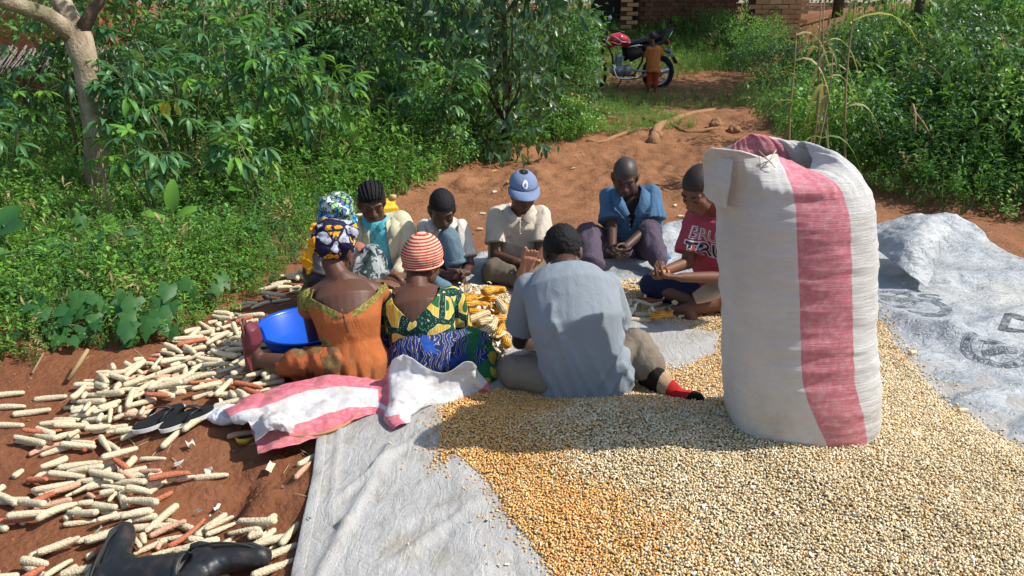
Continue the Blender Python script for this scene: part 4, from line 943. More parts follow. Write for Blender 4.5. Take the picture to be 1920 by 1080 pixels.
def stripe_tall(t):
    th = t.attr('theta'); z = t.attr('hgt'); sh = t.math('MULTIPLY', t.step(z, .34, 0.0), 13.0); n = t.math('MULTIPLY', t.math('SUBTRACT', t.noise(t.obj(), 5, 2), .5), 3.0)
    a = t.math('ADD', t.math('SUBTRACT', th, sh), n)
    f = t.math('MULTIPLY', t.step(a, 98.6, 99.2), t.step(a, 130.8, 130.2))
    g = t.math('MULTIPLY', t.step(th, 276, 277), t.step(th, 333, 332)); return t.math('MAXIMUM', f, g)
M_tall = woven_mat('woven_sack', stripe_tall)
SX, SY = 1.12, 2.635; sz0 = top_z(1.1, 2.5)-.04
nu, nv = 220, 190
thv = np.linspace(0, 360, nu, endpoint=False)
rim_th = [0, 18, 32, 60, 80, 92, 105, 125, 140, 152, 170, 200, 240, 270, 300, 330, 345]
rim_px = [(1319, 318, 2.86), (1320, 288, 2.72), (1332, 278, 2.64), (1390, 284, 2.60), (1430, 297, 2.64), (1447, 288, 2.70), (1462, 290, 2.74), (1496, 312, 2.77), (1517, 320, 2.80), (1524, 300, 2.85), (1510, 267, 2.93), (1490, 267, 2.99), (1465, 264, 3.01), (1442, 258, 2.98), (1408, 250, 2.92), (1378, 268, 2.90), (1345, 285, 2.92)]
rim = np.array([aty(p[0], p[1], p[2]-.145) for p in rim_px]); rt = np.array(rim_th+[360.0]); rim = np.vstack([rim, rim[:1]])
RIM = np.stack([np.interp(thv, rt, rim[:, k]) for k in range(3)], 1)
for k in range(3): RIM[:, k] = np.convolve(np.r_[RIM[-2:, k], RIM[:, k], RIM[:2, k]], [.1, .2, .4, .2, .1], 'valid')
def ring(z, rx, ry, cx, cy, sq=.25):
    a = np.radians(thv-20); c, s = -np.cos(a), -np.sin(a); e = 1-sq*.5
    c = np.sign(c)*np.abs(c)**e; s = np.sign(s)*np.abs(s)**e
    return np.stack([cx+rx*c, cy+ry*s, np.full(nu, z) if np.isscalar(z) else z], 1)
prof = [(-.02, .55), (.0, .86), (.03, .95), (.08, 1.0), (.18, 1.02), (.32, 1.0), (.45, .985), (.6, .985), (.75, .98), (.86, .965)]
rows = []
for z, f in prof:
    cx = SX-.165*(z/1.0); rows.append(ring(sz0+z*1.0, .276*f*(1-.035*z), .235*f, cx, SY-.01, .35))
right = sstep(100, 165, thv)*sstep(345, 300, thv)
cx = SX-.155; s1 = ring(sz0+.93, .255, .222, cx, SY, .3); s2 = ring(0.0, .205, .18, cx-.005, SY+.01, .25); s2[:, 2] = sz0+1.00+.005*right; 
s2 = s2*right[:, None]+(ring(sz0+.975, .248, .205, cx-.015, SY-.01, .25))*(1-right)[:, None]
rows += [s1, s2, (s2*.52+RIM*.48)+np.c_[np.zeros((nu, 2)), .022*right], RIM]
C = np.stack(rows); m_ = len(C); zq = np.concatenate([np.linspace(0, 9, 140), np.linspace(9, 13, 51)[1:]]); nv = len(zq)
i = np.minimum(zq.astype(int), m_-2); f = (zq-i)[:, None, None]; p0, p1, p2, p3 = C[np.maximum(i-1, 0)], C[i], C[i+1], C[np.minimum(i+2, m_-1)]
G = .5*(2*p1+(p2-p0)*f+(2*p0-5*p1+4*p2-p3)*f*f+(3*p1-p0-3*p2+p3)*f**3)
TH = np.broadcast_to(thv[None], (nv, nu)); du = np.roll(G, -1, 1)-np.roll(G, 1, 1); dv = np.gradient(G, axis=0); N = np.cross(du, dv); N /= np.linalg.norm(N, axis=2)[..., None]+1e-9
F3 = G.reshape(-1, 3); Q = np.c_[np.cos(np.radians(TH)).ravel()*1.0, np.sin(np.radians(TH)).ravel()*1.0, F3[:, 2]*9]
wr = .0055*(1-np.abs(fbm(Q, 1.0, 91, 3)))+.003*fbm(np.c_[Q[:, :2]*2, Q[:, 2]*3.2], 1.4, 92, 3)+.006*fbm(np.c_[Q[:, :2], Q[:, 2]*.25], 1.0, 93, 2)
top = sstep(sz0+.88, sz0+1.02, F3[:, 2]); rad = .006*fbm(np.c_[np.cos(np.radians(TH)).ravel()*11, np.sin(np.radians(TH)).ravel()*11, F3[:, 2]*1.5], 1, 95, 3)
V = F3-N.reshape(-1, 3)*(wr*(1-top)+rad*top+.004*fbm(F3, 20, 96, 2)*top)[:, None]*(-1)
sk = mesh('tall_sack', V-np.array([SX, SY, sz0]), grid_faces(nu, nv, True)); vec_attr(sk, 'theta', TH.ravel(), 'FLOAT'); vec_attr(sk, 'hgt', F3[:, 2]-sz0, 'FLOAT')
vec_attr(sk, 'wuv', np.c_[TH.ravel()/360*1.7, F3[:, 2], np.zeros(len(F3))])
bot = sk
so = link('tall_sack', sk, None, M_tall, loc=(SX, SY, sz0)); tag(so, 'tall bulging white woven sack with a red stripe, standing full and open on the maize', 'sack')
m = so.modifiers.new('s', 'SOLIDIFY'); m.thickness = .0025; m.offset = -1
# frayed flap hanging at the left of the mouth
fl = [[aty(1326, 286, 2.60), aty(1321, 330, 2.63), aty(1317, 362, 2.65)], [aty(1345, 292, 2.51), aty(1340, 340, 2.51), aty(1334, 378, 2.55)], [aty(1375, 300, 2.46), aty(1368, 350, 2.44), aty(1362, 392, 2.47)]]
fl = [[p-Vector((SX, SY, sz0)) for p in r] for r in fl]; V, F = sheet(fl, 16, 24, lambda V, a, b: crumple(V, a, b, .004, 14, 8)); me = mesh('mouth_flap', V, F)
vec_attr(me, 'theta', np.full(len(V), 40.), 'FLOAT'); vec_attr(me, 'hgt', np.full(len(V), 1.), 'FLOAT'); vec_attr(me, 'wuv', V); link('mouth_flap', me, so, M_tall)
# rolled hem and string at the pinched mouth
hem = [Vector(RIM[k])-Vector((SX, SY, sz0)) for k in range(4, 52, 4)]; MB().tube(hem, .0035, 6).build('hem', M_tall, so)
pt = aty(1440, 300, 2.48)-Vector((SX, SY, sz0)); M_string = simple('string', (.50, .42, .30), .9, .1)
for k in range(5):
    e = Vector((random.uniform(-.03, .03), -.01, random.uniform(-.03, .03))); MB().tube([pt-e, pt+Vector((0, -.012, 0)), pt+e*.8], .0016, 5).build('string', M_string, so)
# ================================================================ EMPTY SACK on the ground
FS = [[(417, 768, .03), (470, 738, .07), (560, 709, .10), (650, 705, .10), (715, 709, .08), (740, 672, .20), (764, 666, .21), (826, 700, .15), (880, 678, .20), (905, 705, .11), (926, 736, .04)],
      [(428, 778, .05), (495, 752, .09), (575, 727, .10), (650, 720, .09), (716, 727, .06), (738, 706, .12), (762, 700, .14), (822, 708, .13), (872, 697, .15), (897, 717, .10), (924, 738, .04)],
      [(440, 786, .03), (505, 772, .07), (585, 748, .075), (655, 737, .07), (716, 748, .045), (733, 742, .10), (760, 730, .12), (812, 724, .10), (855, 718, .10), (885, 728, .06), (919, 741, .03)],
      [(462, 792, .02), (512, 792, .055), (590, 768, .065), (660, 752, .06), (714, 760, .04), (728, 768, .07), (752, 765, .07), (800, 752, .06), (838, 742, .05), (868, 742, .04), (905, 744, .025)],
      [(474, 812, .03), (520, 815, .045), (595, 788, .05), (662, 768, .05), (712, 768, .03), (726, 786, .04), (748, 786, .05), (790, 768, .035), (822, 758, .03), (852, 751, .03), (890, 747, .02)],
      [(484, 853, .015), (530, 842, .035), (602, 813, .035), (664, 786, .04), (708, 776, .02), (737, 796, .03), (756, 800, .03), (775, 776, .02), (804, 766, .02), (834, 758, .02), (872, 750, .015)]]
ctrl = [[at(*p) for p in r] for r in FS]; nu, nv = 240, 120
V, F = sheet(ctrl, nu, nv, lambda V, a, b: crumple(crumple(V, a, b, .026, 4.5, 6, 2), a, b, .005, 10, 16, 2))
zb = np.array([max(gz(x, y), -.09) for x, y in V[::1, :2]]) if False else ground_z(V[:, :2])
inside = poly_sd(V[:, :2], V2[:1]) if False else None
V[:, 2] = np.maximum(V[:, 2], np.maximum(zb, 0)+.018)
me = mesh('empty_sack', V, F); U, W = np.meshgrid(np.linspace(0, 1, nu), np.linspace(0, 1, nv)); U, W = U.ravel(), W.ravel()
vec_attr(me, 'wuv', np.c_[U*1.1, W*.6, 0*U]); vec_attr(me, 'su', U, 'FLOAT'); vec_attr(me, 'sv', W, 'FLOAT')
def stripe_flat(t):
    u, v = t.attr('su'), t.attr('sv')
    a = t.math('MULTIPLY', t.step(v, .262, .255), t.step(u, .475, .468)); b = t.math('MULTIPLY', t.step(v, .725, .732), t.step(u, .605, .598)); d = t.step(u, .93, .937)
    e = t.math('MULTIPLY', t.step(v, .56, .55), t.math('MULTIPLY', t.step(u, .38, .39), t.step(u, .475, .468)))
    return t.math('MAXIMUM', t.math('MAXIMUM', a, b), t.math('MAXIMUM', d, e))
M_flat = woven_mat('woven_empty_sack', stripe_flat, wh=(.80, .79, .79), rd=(.78, .16, .22), inner=(.66, .6, .55), wr=(3, 3, 3), dist=.008, translucent=.12)
fo = link('empty_sack', me, None, M_flat); solidify(fo, .003); tag(fo, 'empty white and pink striped woven sack lying crumpled behind the two women', 'sack')
# second layer: the sack's own folded lip and white bundle inside
lp = [[at(470, 800, .05), at(500, 772, .10), at(530, 775, .10), at(555, 790, .07)], [at(478, 812, .06), at(500, 790, .12), at(532, 792, .12), at(550, 800, .07)], [at(480, 830, .04), at(505, 808, .09), at(530, 808, .08), at(545, 812, .05)]]
V, F = sheet(lp, 40, 30, lambda V, a, b: crumple(V, a, b, .014, 14, 9)); me = mesh('rumpled_lip', V, F); vec_attr(me, 'wuv', V); vec_attr(me, 'su', np.full(len(V), .7), 'FLOAT'); vec_attr(me, 'sv', np.full(len(V), .5), 'FLOAT'); solidify(link('rumpled_lip', me, fo, M_flat), .003)
# clear plastic bag at its left end
M_bag = simple('thin_plastic', (.66, .68, .70), .25, .5, bump=.8, bscale=30, bdist=.02)
b = Blob(); b.ell((0, 0, .035), (.085, .06, .035)); b.ell((.05, .03, .03), (.06, .05, .03)); me = b.mesh('plastic_bag', .006, 2); displace(me, lambda V, N: .008*ridged(V, 22, 4)-.004)
p = at(432, 778); o = link('plastic_bag', me, None, M_bag, loc=(p.x-.02, p.y+.02, gz(p.x, p.y)-.002)); tag(o, 'crumpled clear plastic bag under the left end of the empty sack', 'bag')
# woven tray peeping out below
M_tray = simple('woven_tray', (.42, .23, .09), .8, .2, bump=.7, bscale=60); p = at(575, 800)
o = MB().lathe([(0, .004), (.17, .004), (.20, .03), (.207, .032), (.205, .022), (.175, -.004), (0, -.004)], 40).build('woven_tray', M_tray, None); o.location = (p.x, p.y+.07, max(gz(p.x, p.y), 0)+.008); tag(o, 'brown woven tray mostly hidden under the empty sack', 'tray')
M_yel = simple('yellow_plastic', (.72, .46, .03), .45, .4); p = at(452, 808)
o = MB().lathe([(0, .0), (.030, .0), (.038, .03), (.041, .032), (.034, .006), (0, .004)], 24).build('yellow_cup', M_yel, None); o.location = (p.x, p.y+.03, gz(p.x, p.y)); o.rotation_euler = (R(-8), 0, 0); tag(o, 'small yellow plastic dish under the left end of the empty sack', 'dish')

# ================================================================ COBS
def cob_mesh(seed, full=False, n=14, m=20):
    r = random.Random(seed); L = r.uniform(.085, .150) if not full else r.uniform(.11, .15); R0 = r.uniform(.0095, .0152) if not full else r.uniform(.021, .025); V = []; F = []
    if seed % 7 == 3 and not full: L *= .5
    bend = r.uniform(-.45, .45); rows = (m if not full else 26); n = n if not full else 24
    for j in range(rows):
        f = j/(rows-1); z = (f-.5)*L; rr = R0*(1-(.32+.03*(seed % 6))*f**2.0)*(1-.18*(1-f)**6)
        if j == 0: rr *= .55
        if j == rows-1: rr *= .35 if full else .55
        for i in range(n):
            a = 2*math.pi*i/n+.04*j*(seed % 3-1)
            if full: k = 1+.10*(1 if (i % 2) else -1)*(1 if f > .05 and f < .97 else 0)+.05*(1 if (j % 2) else -1)-(.12 if r.random() < .06 else 0)
            else: k = 1+.065*(1 if (i+j) % 2 else -1)*(1 if 0 < j < rows-1 else 0)+r.uniform(-.025, .025)
            V.append((z, rr*k*math.cos(a), rr*k*math.sin(a)+bend*z*z*4))
    for j in range(rows-1):
        for i in range(n): F.append((j*n+i, j*n+(i+1) % n, (j+1)*n+(i+1) % n, (j+1)*n+i))
    F.append(tuple(range(n))[::-1]); F.append(tuple(range((rows-1)*n, rows*n)))
    me = mesh('cob', V, F); me.polygons.foreach_set('use_smooth', [True]*len(F)); return me, L, R0
def cob_mat(name, base, pit, tip=None):
    t = NT(name); o = t.obj(); rn = t.n('ObjectInfo').outputs['Random']
    n = t.noise(t.n('VectorMath', {0: o, 1: (0, 0, 0)}, operation='ADD').outputs[0], 60, 4, .7); v = t.voro(t.mp(o, (150, 190, 190)), 1)
    c = t.mix(t.step(v, .15, .55), pit, base); c = t.mix(t.math('MULTIPLY', t.step(n, .5, .75), .45), c, tuple(x*.62 for x in base))
    c = t.mix(t.math('MULTIPLY', rn, .38), c, tuple(x*.70 for x in base)); 
    if tip: c = t.mix(t.math('MULTIPLY', t.step(t.noise(o, 14, 2), .55, .7), .5), c, tip)
    return t.done(t.pbsdf(c, .85, t.bump(v, .5, .005), .15))
M_cw = cob_mat('cob_cream', (.66, .57, .39), (.48, .37, .22), (.52, .42, .20)); M_cr = cob_mat('cob_red', (.50, .17, .09), (.30, .07, .04)); M_cp = cob_mat('cob_pinkish', (.60, .37, .25), (.42, .20, .12))
M_ey = cob_mat('ear_yellow', (.80, .42, .06), (.36, .12, .01), (.80, .58, .24)); M_ec = cob_mat('ear_cream', (.76, .64, .40), (.40, .27, .12), (.72, .50, .16))
def verts_np(me): A = np.zeros(len(me.vertices)*3); me.vertices.foreach_get('co', A); return A.reshape(-1, 3)
def ear_rows(m):
    t = m.node_tree; N = t.nodes.new; L = t.links.new; bs = [n for n in t.nodes if n.type == 'BSDF_PRINCIPLED'][0]; src = bs.inputs['Base Color'].links[0].from_socket
    tc = N('ShaderNodeTexCoord'); sp = N('ShaderNodeSeparateXYZ'); L(tc.outputs['Object'], sp.inputs[0]); at2 = N('ShaderNodeMath'); at2.operation = 'ARCTAN2'; L(sp.outputs[1], at2.inputs[0]); L(sp.outputs[2], at2.inputs[1])
    mu = N('ShaderNodeMath'); mu.operation = 'MULTIPLY'; mu.inputs[1].default_value = 12; L(at2.outputs[0], mu.inputs[0]); si = N('ShaderNodeMath'); si.operation = 'SINE'; L(mu.outputs[0], si.inputs[0])
    mr = N('ShaderNodeMapRange'); mr.inputs[1].default_value = -.2; mr.inputs[2].default_value = -.9; L(si.outputs[0], mr.inputs[0]); mx = N('ShaderNodeMix'); mx.data_type = 'RGBA'; mx.blend_type = 'MULTIPLY'; L(mr.outputs[0], mx.inputs[0]); L(src, mx.inputs[6]); mx.inputs[7].default_value = (.42, .26, .12, 1); L(mx.outputs[2], bs.inputs['Base Color'])
for m_ in (M_ey, M_ec): ear_rows(m_)
def fam(mat, n, full=False, s0=0):
    out = []
    for i in range(n): me, L, r0 = cob_mesh(i+s0, full); me.materials.append(mat); out.append((me, L, r0))
    return out
COBS = {'cream': fam(M_cw, 9), 'red': fam(M_cr, 4, s0=20), 'pink': fam(M_cp, 4, s0=30)}
EARS = {'yellow': fam(M_ey, 5, True), 'cream': fam(M_ec, 5, True, 11)}
placed = []
def seg_dist(a0, a1, b0, b1):              # 2-D distance between short segments (sampled)
    best = 9
    for f in (0, .33, .67, 1):
        p = a0+(a1-a0)*f; ab = b1-b0; t_ = max(0, min(1, (p-b0).dot(ab)/max(ab.length_squared, 1e-9))); best = min(best, (p-b0-ab*t_).length)
    return best
NC = [0]
def put_cob(x, y, yaw, kind, name='shelled_cob', pack=1.0, zoff=0.0, maxlayer=3, surf=None, force=False, label=None, cat='maize cob', group=None):
    me, L, r0 = kind; d = Vector((math.cos(yaw), math.sin(yaw)))*L*.46; a, b = Vector((x, y))-d, Vector((x, y))+d
    layer = 0
    while layer < maxlayer:
        ok = True
        for (pa, pb, l2, pr) in placed:
            if l2 != layer or abs(pa.x-a.x) > .35 or abs(pa.y-a.y) > .35: continue
            if seg_dist(a, b, pa, pb) < (r0+pr)*.93*pack: ok = False; break
        if ok: break
        layer += 1
    if layer >= maxlayer:
        if not force: return None
        layer = maxlayer-1
    placed.append((a, b, layer, r0)); z = (surf(x, y) if surf else gz(x, y)) + r0*.92 + layer*r0*1.55+zoff
    o = bpy.data.objects.new(name, me); COL.objects.link(o); o.location = (x, y, z); o.rotation_euler = (random.uniform(0, 6.28), random.uniform(-.06, .06)+(.12*random.choice((-1, 1)) if layer else 0), yaw)
    tag(o, label, cat, group); NC[0] += 1; return o
def pick():
    u = random.random(); k = 'cream' if u < .86 else 'red' if u < .93 else 'pink'; return k, random.choice(COBS[k])
ZON = [('in the dense spread above the sandals', [(150, 722), (250, 690), (340, 655), (440, 628), (500, 660), (520, 720), (470, 740), (420, 760), (390, 790), (330, 760), (250, 770), (190, 775), (140, 755)], 250, 3, 25),
       ('between basin and weeds', [(345, 640), (420, 590), (470, 600), (470, 640), (450, 680), (350, 660)], 60, 2, 20),
       ('by the weeds left of the women', [(430, 575), (500, 550), (575, 512), (580, 545), (520, 575), (440, 588)], 22, 2, 15),
       ('thinly strewn left of the sandals', [(40, 800), (150, 755), (250, 765), (300, 790), (230, 800), (130, 815), (60, 815)], 34, 2, 12),
       ('in the middle clump at left', [(70, 850), (170, 830), (250, 850), (290, 880), (280, 930), (180, 955), (110, 935), (60, 900)], 52, 2, 22),
       ('in the row above the boots', [(175, 960), (300, 945), (420, 965), (515, 975), (510, 1000), (420, 1005), (300, 1000), (170, 1010)], 46, 2, 15),
       ('at the lower left corner', [(-40, 1035), (90, 1025), (160, 1050), (150, 1090), (-40, 1095)], 22, 2, 10),
       ('between the rubber boots', [(330, 1010), (410, 1030), (400, 1090), (300, 1090)], 10, 1, 20),
       ('at the left edge', [(-60, 870), (40, 880), (30, 945), (-60, 950)], 10, 2, 10)]
SANDZ = [at(*p) for p in ((250, 800), (300, 815), (375, 805), (425, 775), (415, 740), (345, 728), (280, 758))]
for zn, poly, cnt, ml, ang in ZON:
    W = [at(*p) for p in poly]; xs_ = [p.x for p in W]; ys_ = [p.y for p in W]; c = 0; tries = 0
    while c < cnt and tries < cnt*14 and NC[0] < 480:
        tries += 1; x, y = random.uniform(min(xs_), max(xs_)), random.uniform(min(ys_), max(ys_))
        if poly_sd(np.array([[x, y]]), W)[0] < -.01: continue
        if poly_sd(np.array([[x, y]]), VEG_L)[0] > .02 or poly_sd(np.array([[x, y]]), SANDZ)[0] > 0: continue
        k, kd = pick(); yaw = R(random.gauss(ang, 38)) if random.random() < .85 else random.uniform(0, 3.14)
        col = {'cream': 'pale', 'red': 'rusty red', 'pink': 'pinkish'}[k]
        if put_cob(x, y, yaw+random.choice((0, math.pi)), kd, label='%s shelled maize cob %s' % (col, zn), group='%s shelled cobs %s' % (col, zn), maxlayer=ml): c += 1
def husk_scraps():
    mm = []
    for i in range(3):
        V, F = sheet([[Vector((x*.03, y*.02, .012*math.sin(x*2+y*3+i))) for x in range(-1, 2)] for y in range(-1, 2)], 6, 6); m = mesh('husk', V, F); m.materials.append(simple('husk%d' % i, ((.70, .66, .52), (.62, .56, .38), (.72, .70, .64))[i], .8)); mm.append(m)
    P = np.array([[*at(random.uniform(850, 960), random.uniform(545, 690), .05)[:2]] for _ in range(70)]+[[*at(random.uniform(150, 520), random.uniform(640, 1060), 0)[:2]] for _ in range(26)]+[[*at(random.uniform(1170, 1290), random.uniform(545, 610), .03)[:2]] for _ in range(26)]+[[*at(random.uniform(880, 1880), random.uniform(770, 1070), .08)[:2]] for _ in range(90)])
    z = np.array([(top_z(x, y) if x > -.7 else gz(x, y))+.016+(random.uniform(.01, .05) if x > -.7 and y > 3.2 else -.008 if x > -.5 else .012) for x, y in P]); n = len(P)
    o = tree_of_points('husk_scraps', np.c_[P, z], np.c_[rng.normal(0, .6, n), rng.normal(0, .6, n), rng.uniform(0, 6.3, n)], rng.uniform(.3, .75, (n, 3))*np.where(np.arange(n) < n-90, 1, .42)[:, None], rng.integers(0, 3, n), mm); tag(o, 'torn pale husk scraps among the cobs and ears', 'husk scraps', kind='stuff')
husk_scraps()
print('cobs', NC[0])
SING = [(15, 750, 20, 'cream'), (20, 768, 8, 'cream'), (60, 770, 20, 'cream'), (95, 748, 12, 'cream'), (78, 812, 15, 'red'), (12, 790, 0, 'cream'), (570, 878, 70, 'pink'), (585, 852, 50, 'cream'), (322, 822, 80, 'cream'), (225, 852, 45, 'cream'), (372, 800, 55, 'cream'),
        (455, 812, 20, 'pink'), (285, 853, 5, 'cream'), (395, 888, 10, 'cream'), (55, 965, 15, 'cream'), (60, 945, 160, 'cream'), (92, 1012, 48, 'cream'), (110, 1020, 30, 'cream'), (545, 985, 75, 'cream'), (520, 1025, 40, 'cream'), (512, 1055, 35, 'cream'), (320, 905, 25, 'red'), (340, 897, 18, 'cream'), (200, 898, 170, 'cream')]
SL = ['cob at the far left edge, upper of two', 'short cob at the left edge under another', 'cob lying apart left of the spread', 'cob just left of the dense spread', 'rusty cob at the lower left fringe of the spread', 'cob half out of the left edge', 'small pinkish cob against the edge of the canvas tarpaulin', 'pale cob end under the canvas corner', 'stubby cob standing apart below the sandals', 'cob on bare soil left below the sandals', 'long cob below the right sandal', 'pinkish cob under the edge of the empty sack', 'pale cob alone above the eroded soil', 'pale cob on the slope right of the middle clump', 'lone curved cob left of the middle clump', 'white cob end left of the middle clump', 'lone slanting cob above the lower left corner', 'cob with torn husk at lower left', 'cob standing against another at the tarpaulin edge, bottom centre', 'broad cob near the bottom by the tarpaulin edge', 'lowest cob beside the tarpaulin edge', 'long rusty cob right of the middle clump', 'pale cob touching the long rusty one', 'pale cob at the right fringe of the middle clump']
for (px, py, a, k), lb in zip(SING, SL):
    p = at(px, py, -.04 if px < 500 else 0); kd = COBS[k][(px+py) % len(COBS[k])]
    if kd[1] < .1: kd = COBS[k][0]
    put_cob(p.x, p.y, R(a), kd, label=('maize '+lb if not lb.startswith('maize') else lb), maxlayer=3, force=True)
# ears waiting to be shelled, in the middle of the circle
def ears(px, py, a, k, lb, gp):
    p = at(px, py, .04); put_cob(p.x, p.y, R(a), EARS[k][(px+py) % 5], 'maize_ear', .9, 0, 3, top_z, True, lb, 'maize ear', gp)
for px, py, a in ((905, 572, 20), (930, 566, -10), (880, 578, 50), (945, 580, 5), (915, 590, -15), (890, 592, 15), (935, 598, 30), (870, 600, -20), (900, 608, 5), (925, 612, -8), (945, 618, 20), (885, 622, 10), (938, 632, 80), (948, 652, 95), (905, 634, -10), (920, 580, 60), (895, 565, 0)):
    ears(px, py, a, 'yellow', 'orange-yellow maize ear in the heap between the women and the man in grey', 'orange maize ears in the middle heap')
for px, py, a in ((870, 640, 20), (895, 645, -20), (915, 655, 60), (900, 632, 30), (930, 665, 100), (885, 660, 10), (860, 615, 80), (940, 605, 110), (915, 640, 40), (875, 585, 30), (925, 645, 80)):
    ears(px, py, a, 'cream', 'cream maize ear in the heap between the women and the man in grey', 'cream maize ears in the middle heap')
for i, (px, py, a, k) in enumerate(((1190, 568, 20, 'cream'), (1215, 560, -30, 'red'), (1235, 555, 70, 'cream'), (1205, 575, -50, 'cream'), (1185, 585, 5, 'red'), (1225, 572, 30, 'cream'), (1250, 562, -10, 'cream'), (1240, 580, 15, 'pink'), (1215, 590, 0, 'cream'), (1195, 598, -10, 'cream'), (1262, 570, 60, 'pink'), (1230, 565, 5, 'red'), (1180, 575, 80, 'cream'))):
    p = at(px, py, .03); put_cob(p.x, p.y, R(a), COBS[k][i % 3], 'shelled_cob', .9, 0, 3, top_z, True, '%s shelled cob in the small pile by the boy in the red T-shirt' % {'cream': 'pale', 'red': 'rusty red', 'pink': 'pinkish'}[k], 'maize cob', '%s cobs by the boy in red' % k)
for (px, py, a, k, lb) in ((1240, 598, 5, 'yellow', 'single orange maize ear lying in front of the small cob pile'),): ears(px, py, a, k, lb, None)
for i, (px, py, a) in enumerate(((927, 368, 40), (1275, 408, 10), (1285, 412, -20), (1265, 390, 50), (905, 400, 5), (900, 428, 0), (1710, 668, 30), (1802, 785, 10), (25, 852, 80))):
    p = at(px, py); kd = COBS['cream'][3]; put_cob(p.x, p.y, R(a), kd, 'cob_stub', 1, 0, 2, (top_z if px > 1600 else gz), True, ('broken cob end upright on the path left of the blue cap', 'broken cob end by the tarpaulin fold behind the denim jacket', 'second broken cob end by the fold behind the denim jacket', 'broken cob end on the path right of the denim jacket', 'bit of husk on the path left of the cap', 'bit of cob on the path near the boy', 'broken cob end on the plastic tarpaulin right of the sack', 'small dark cob end at the heap margin on the right', 'broken cob end at the left edge on bare soil')[i])
ALLC = [o for o in COL.objects if o.name.startswith('shelled_cob')]
ALLC.sort(key=lambda o: o.location.y+abs(o.location.x)*.2)
far = ALLC[285:]; VV, FF, MI, off = [], [], [], 0; mats = [M_cw, M_cr, M_cp]
for o in far:
    A = verts_np(o.data); Rm = np.array(o.rotation_euler.to_matrix()); VV.append(A@Rm.T+np.array(o.location)); FF += [tuple(i+off for i in p.vertices) for p in o.data.polygons]
    MI += [mats.index(o.data.materials[0])]*len(o.data.polygons); off += len(A); bpy.data.objects.remove(o)
me = mesh('shelled_cobs', np.concatenate(VV), FF); me.polygons.foreach_set('material_index', MI); tag(link('shelled_cobs', me, None, mats), 'farther pale and rusty shelled cobs strewn from the basin along the weed edge', 'maize cobs', kind='stuff')
for o in ALLC[:285]:
    if o.get('group'):
        L = o.dimensions.x; hi = o.location.z-gz(o.location.x, o.location.y) > .026
        w1 = 'long' if L > .135 else 'short' if L < .10 else 'middling'; w2 = 'resting on other cobs' if hi else 'flat on the soil'; p = o['label'].split(' shelled maize cob ')
        if len(p) == 2: o['label'] = '%s %s shelled cob %s %s' % (w1, p[0], w2, p[1]); o['group'] = '%s %s' % (w1, o['group'])
print('all cobs', NC[0], len(far))

# ================================================================ BASIN, STICK, SANDALS, BOOTS, JERRYCAN
M_blue = simple('blue_plastic', (.008, .085, .50), .28, .5, var=.08)
br = empty('blue_basin', (-1.05, 3.57, gz(-1.0, 3.57)+.0), (R(2), R(1), 0)); br.scale = (1, 1, .84); tag(br, 'round blue plastic basin behind the woman in orange', 'basin')
MB().lathe([(.0, .0), (.165, .0), (.172, .004), (.205, .115), (.208, .128)], 56).lathe([(.208, .128), (.225, .134), (.228, .130), (.226, .124), (.222, .126), (.2, .118), (.168, .008), (.0, .006)], 56).build('bowl', M_blue, br)
MB().lathe([(.188, .062), (.193, .068), (.190, .076)], 56).build('rib', M_blue, br)
M_wood = simple('dry_wood', (.36, .25, .13), .85, .1, bump=.5, bscale=30); a, b = at(128, 712, 0), at(165, 655, .10); m = (a+b)/2
o = MB().tube([a-m, (b-a)*.1+Vector((.004, 0, .004)), b-m], [.010, .011, .008], 8).build('wooden_stick', M_wood); o.location = m; tag(o, 'short pale stick leaning against the creeper leaves', 'stick')
a, b = at(60, 700, 0), at(82, 662, .05); m = (a+b)/2; o = MB().tube([a-m, b-m], [.006, .004], 6).build('dry_twig', M_twig); o.location = m; tag(o, 'thin dry stem at the soil edge left of the leaning stick', 'stick')
M_rub = simple('black_foam', (.014, .014, .015), .5, .35); M_white = simple('white_foam', (.72, .71, .68), .6)
def sandal(loc, yaw, label, tilt=(0, 0), right=1):
    root = empty('sandal', loc, (tilt[0], tilt[1], yaw), .84); tag(root, label, 'sandal', 'pair of black flip-flops')
    def outline(k, z):
        pts = []
        for i in range(36):
            a = 2*math.pi*i/36; x = .135*math.cos(a); w_ = .048*(1+.12*math.cos(a)-.22*math.sin(a*0+.0)-.12*math.exp(-((x+.01)/.05)**2)); pts.append((x*k, w_*math.sin(a)*k+.006*right*math.cos(2*a), z))
        return pts
    def slab(z0, z1, k0, k1): 
        V = outline(k0, z0)+outline(k1, z1); n = 36; return V, [(i, (i+1) % n, n+(i+1) % n, n+i) for i in range(n)]+[tuple(range(n))[::-1], tuple(range(n, 2*n))]
    MB().add(slab(-.004, .020, 1.0, 1.03)).build('sole', M_white, root, False); MB().add(slab(.0205, .028, 1.0, .975)).build('footbed', M_rub, root, False)
    for s in (-1, 1):
        P = [Vector((.075, 0, .028)), Vector((.055, s*.018, .052)), Vector((.01, s*.040, .058)), Vector((-.02, s*.046, .026))]; V = []; F = []
        for k in range(9):
            f = k/8*3; i = min(int(f), 2); p = P[i].lerp(P[i+1], f-i); w_ = .008+.010*(k/8); V += [p+Vector((-w_, 0, 0)), p+Vector((w_, 0, .002)), p+Vector((w_, 0, -.004)), p+Vector((-w_, 0, -.005))]
        for k in range(8):
            for j in range(4): F.append((k*4+j, k*4+(j+1) % 4, k*4+4+(j+1) % 4, k*4+4+j))
        MB().add((V, F)).build('strap', M_rub, root)
p = at(298, 776, .02); sandal((p.x, p.y, gz(p.x, p.y)+.030), R(52), 'left black flip-flop with white sole edge on the cobs', (R(6), R(-4)))
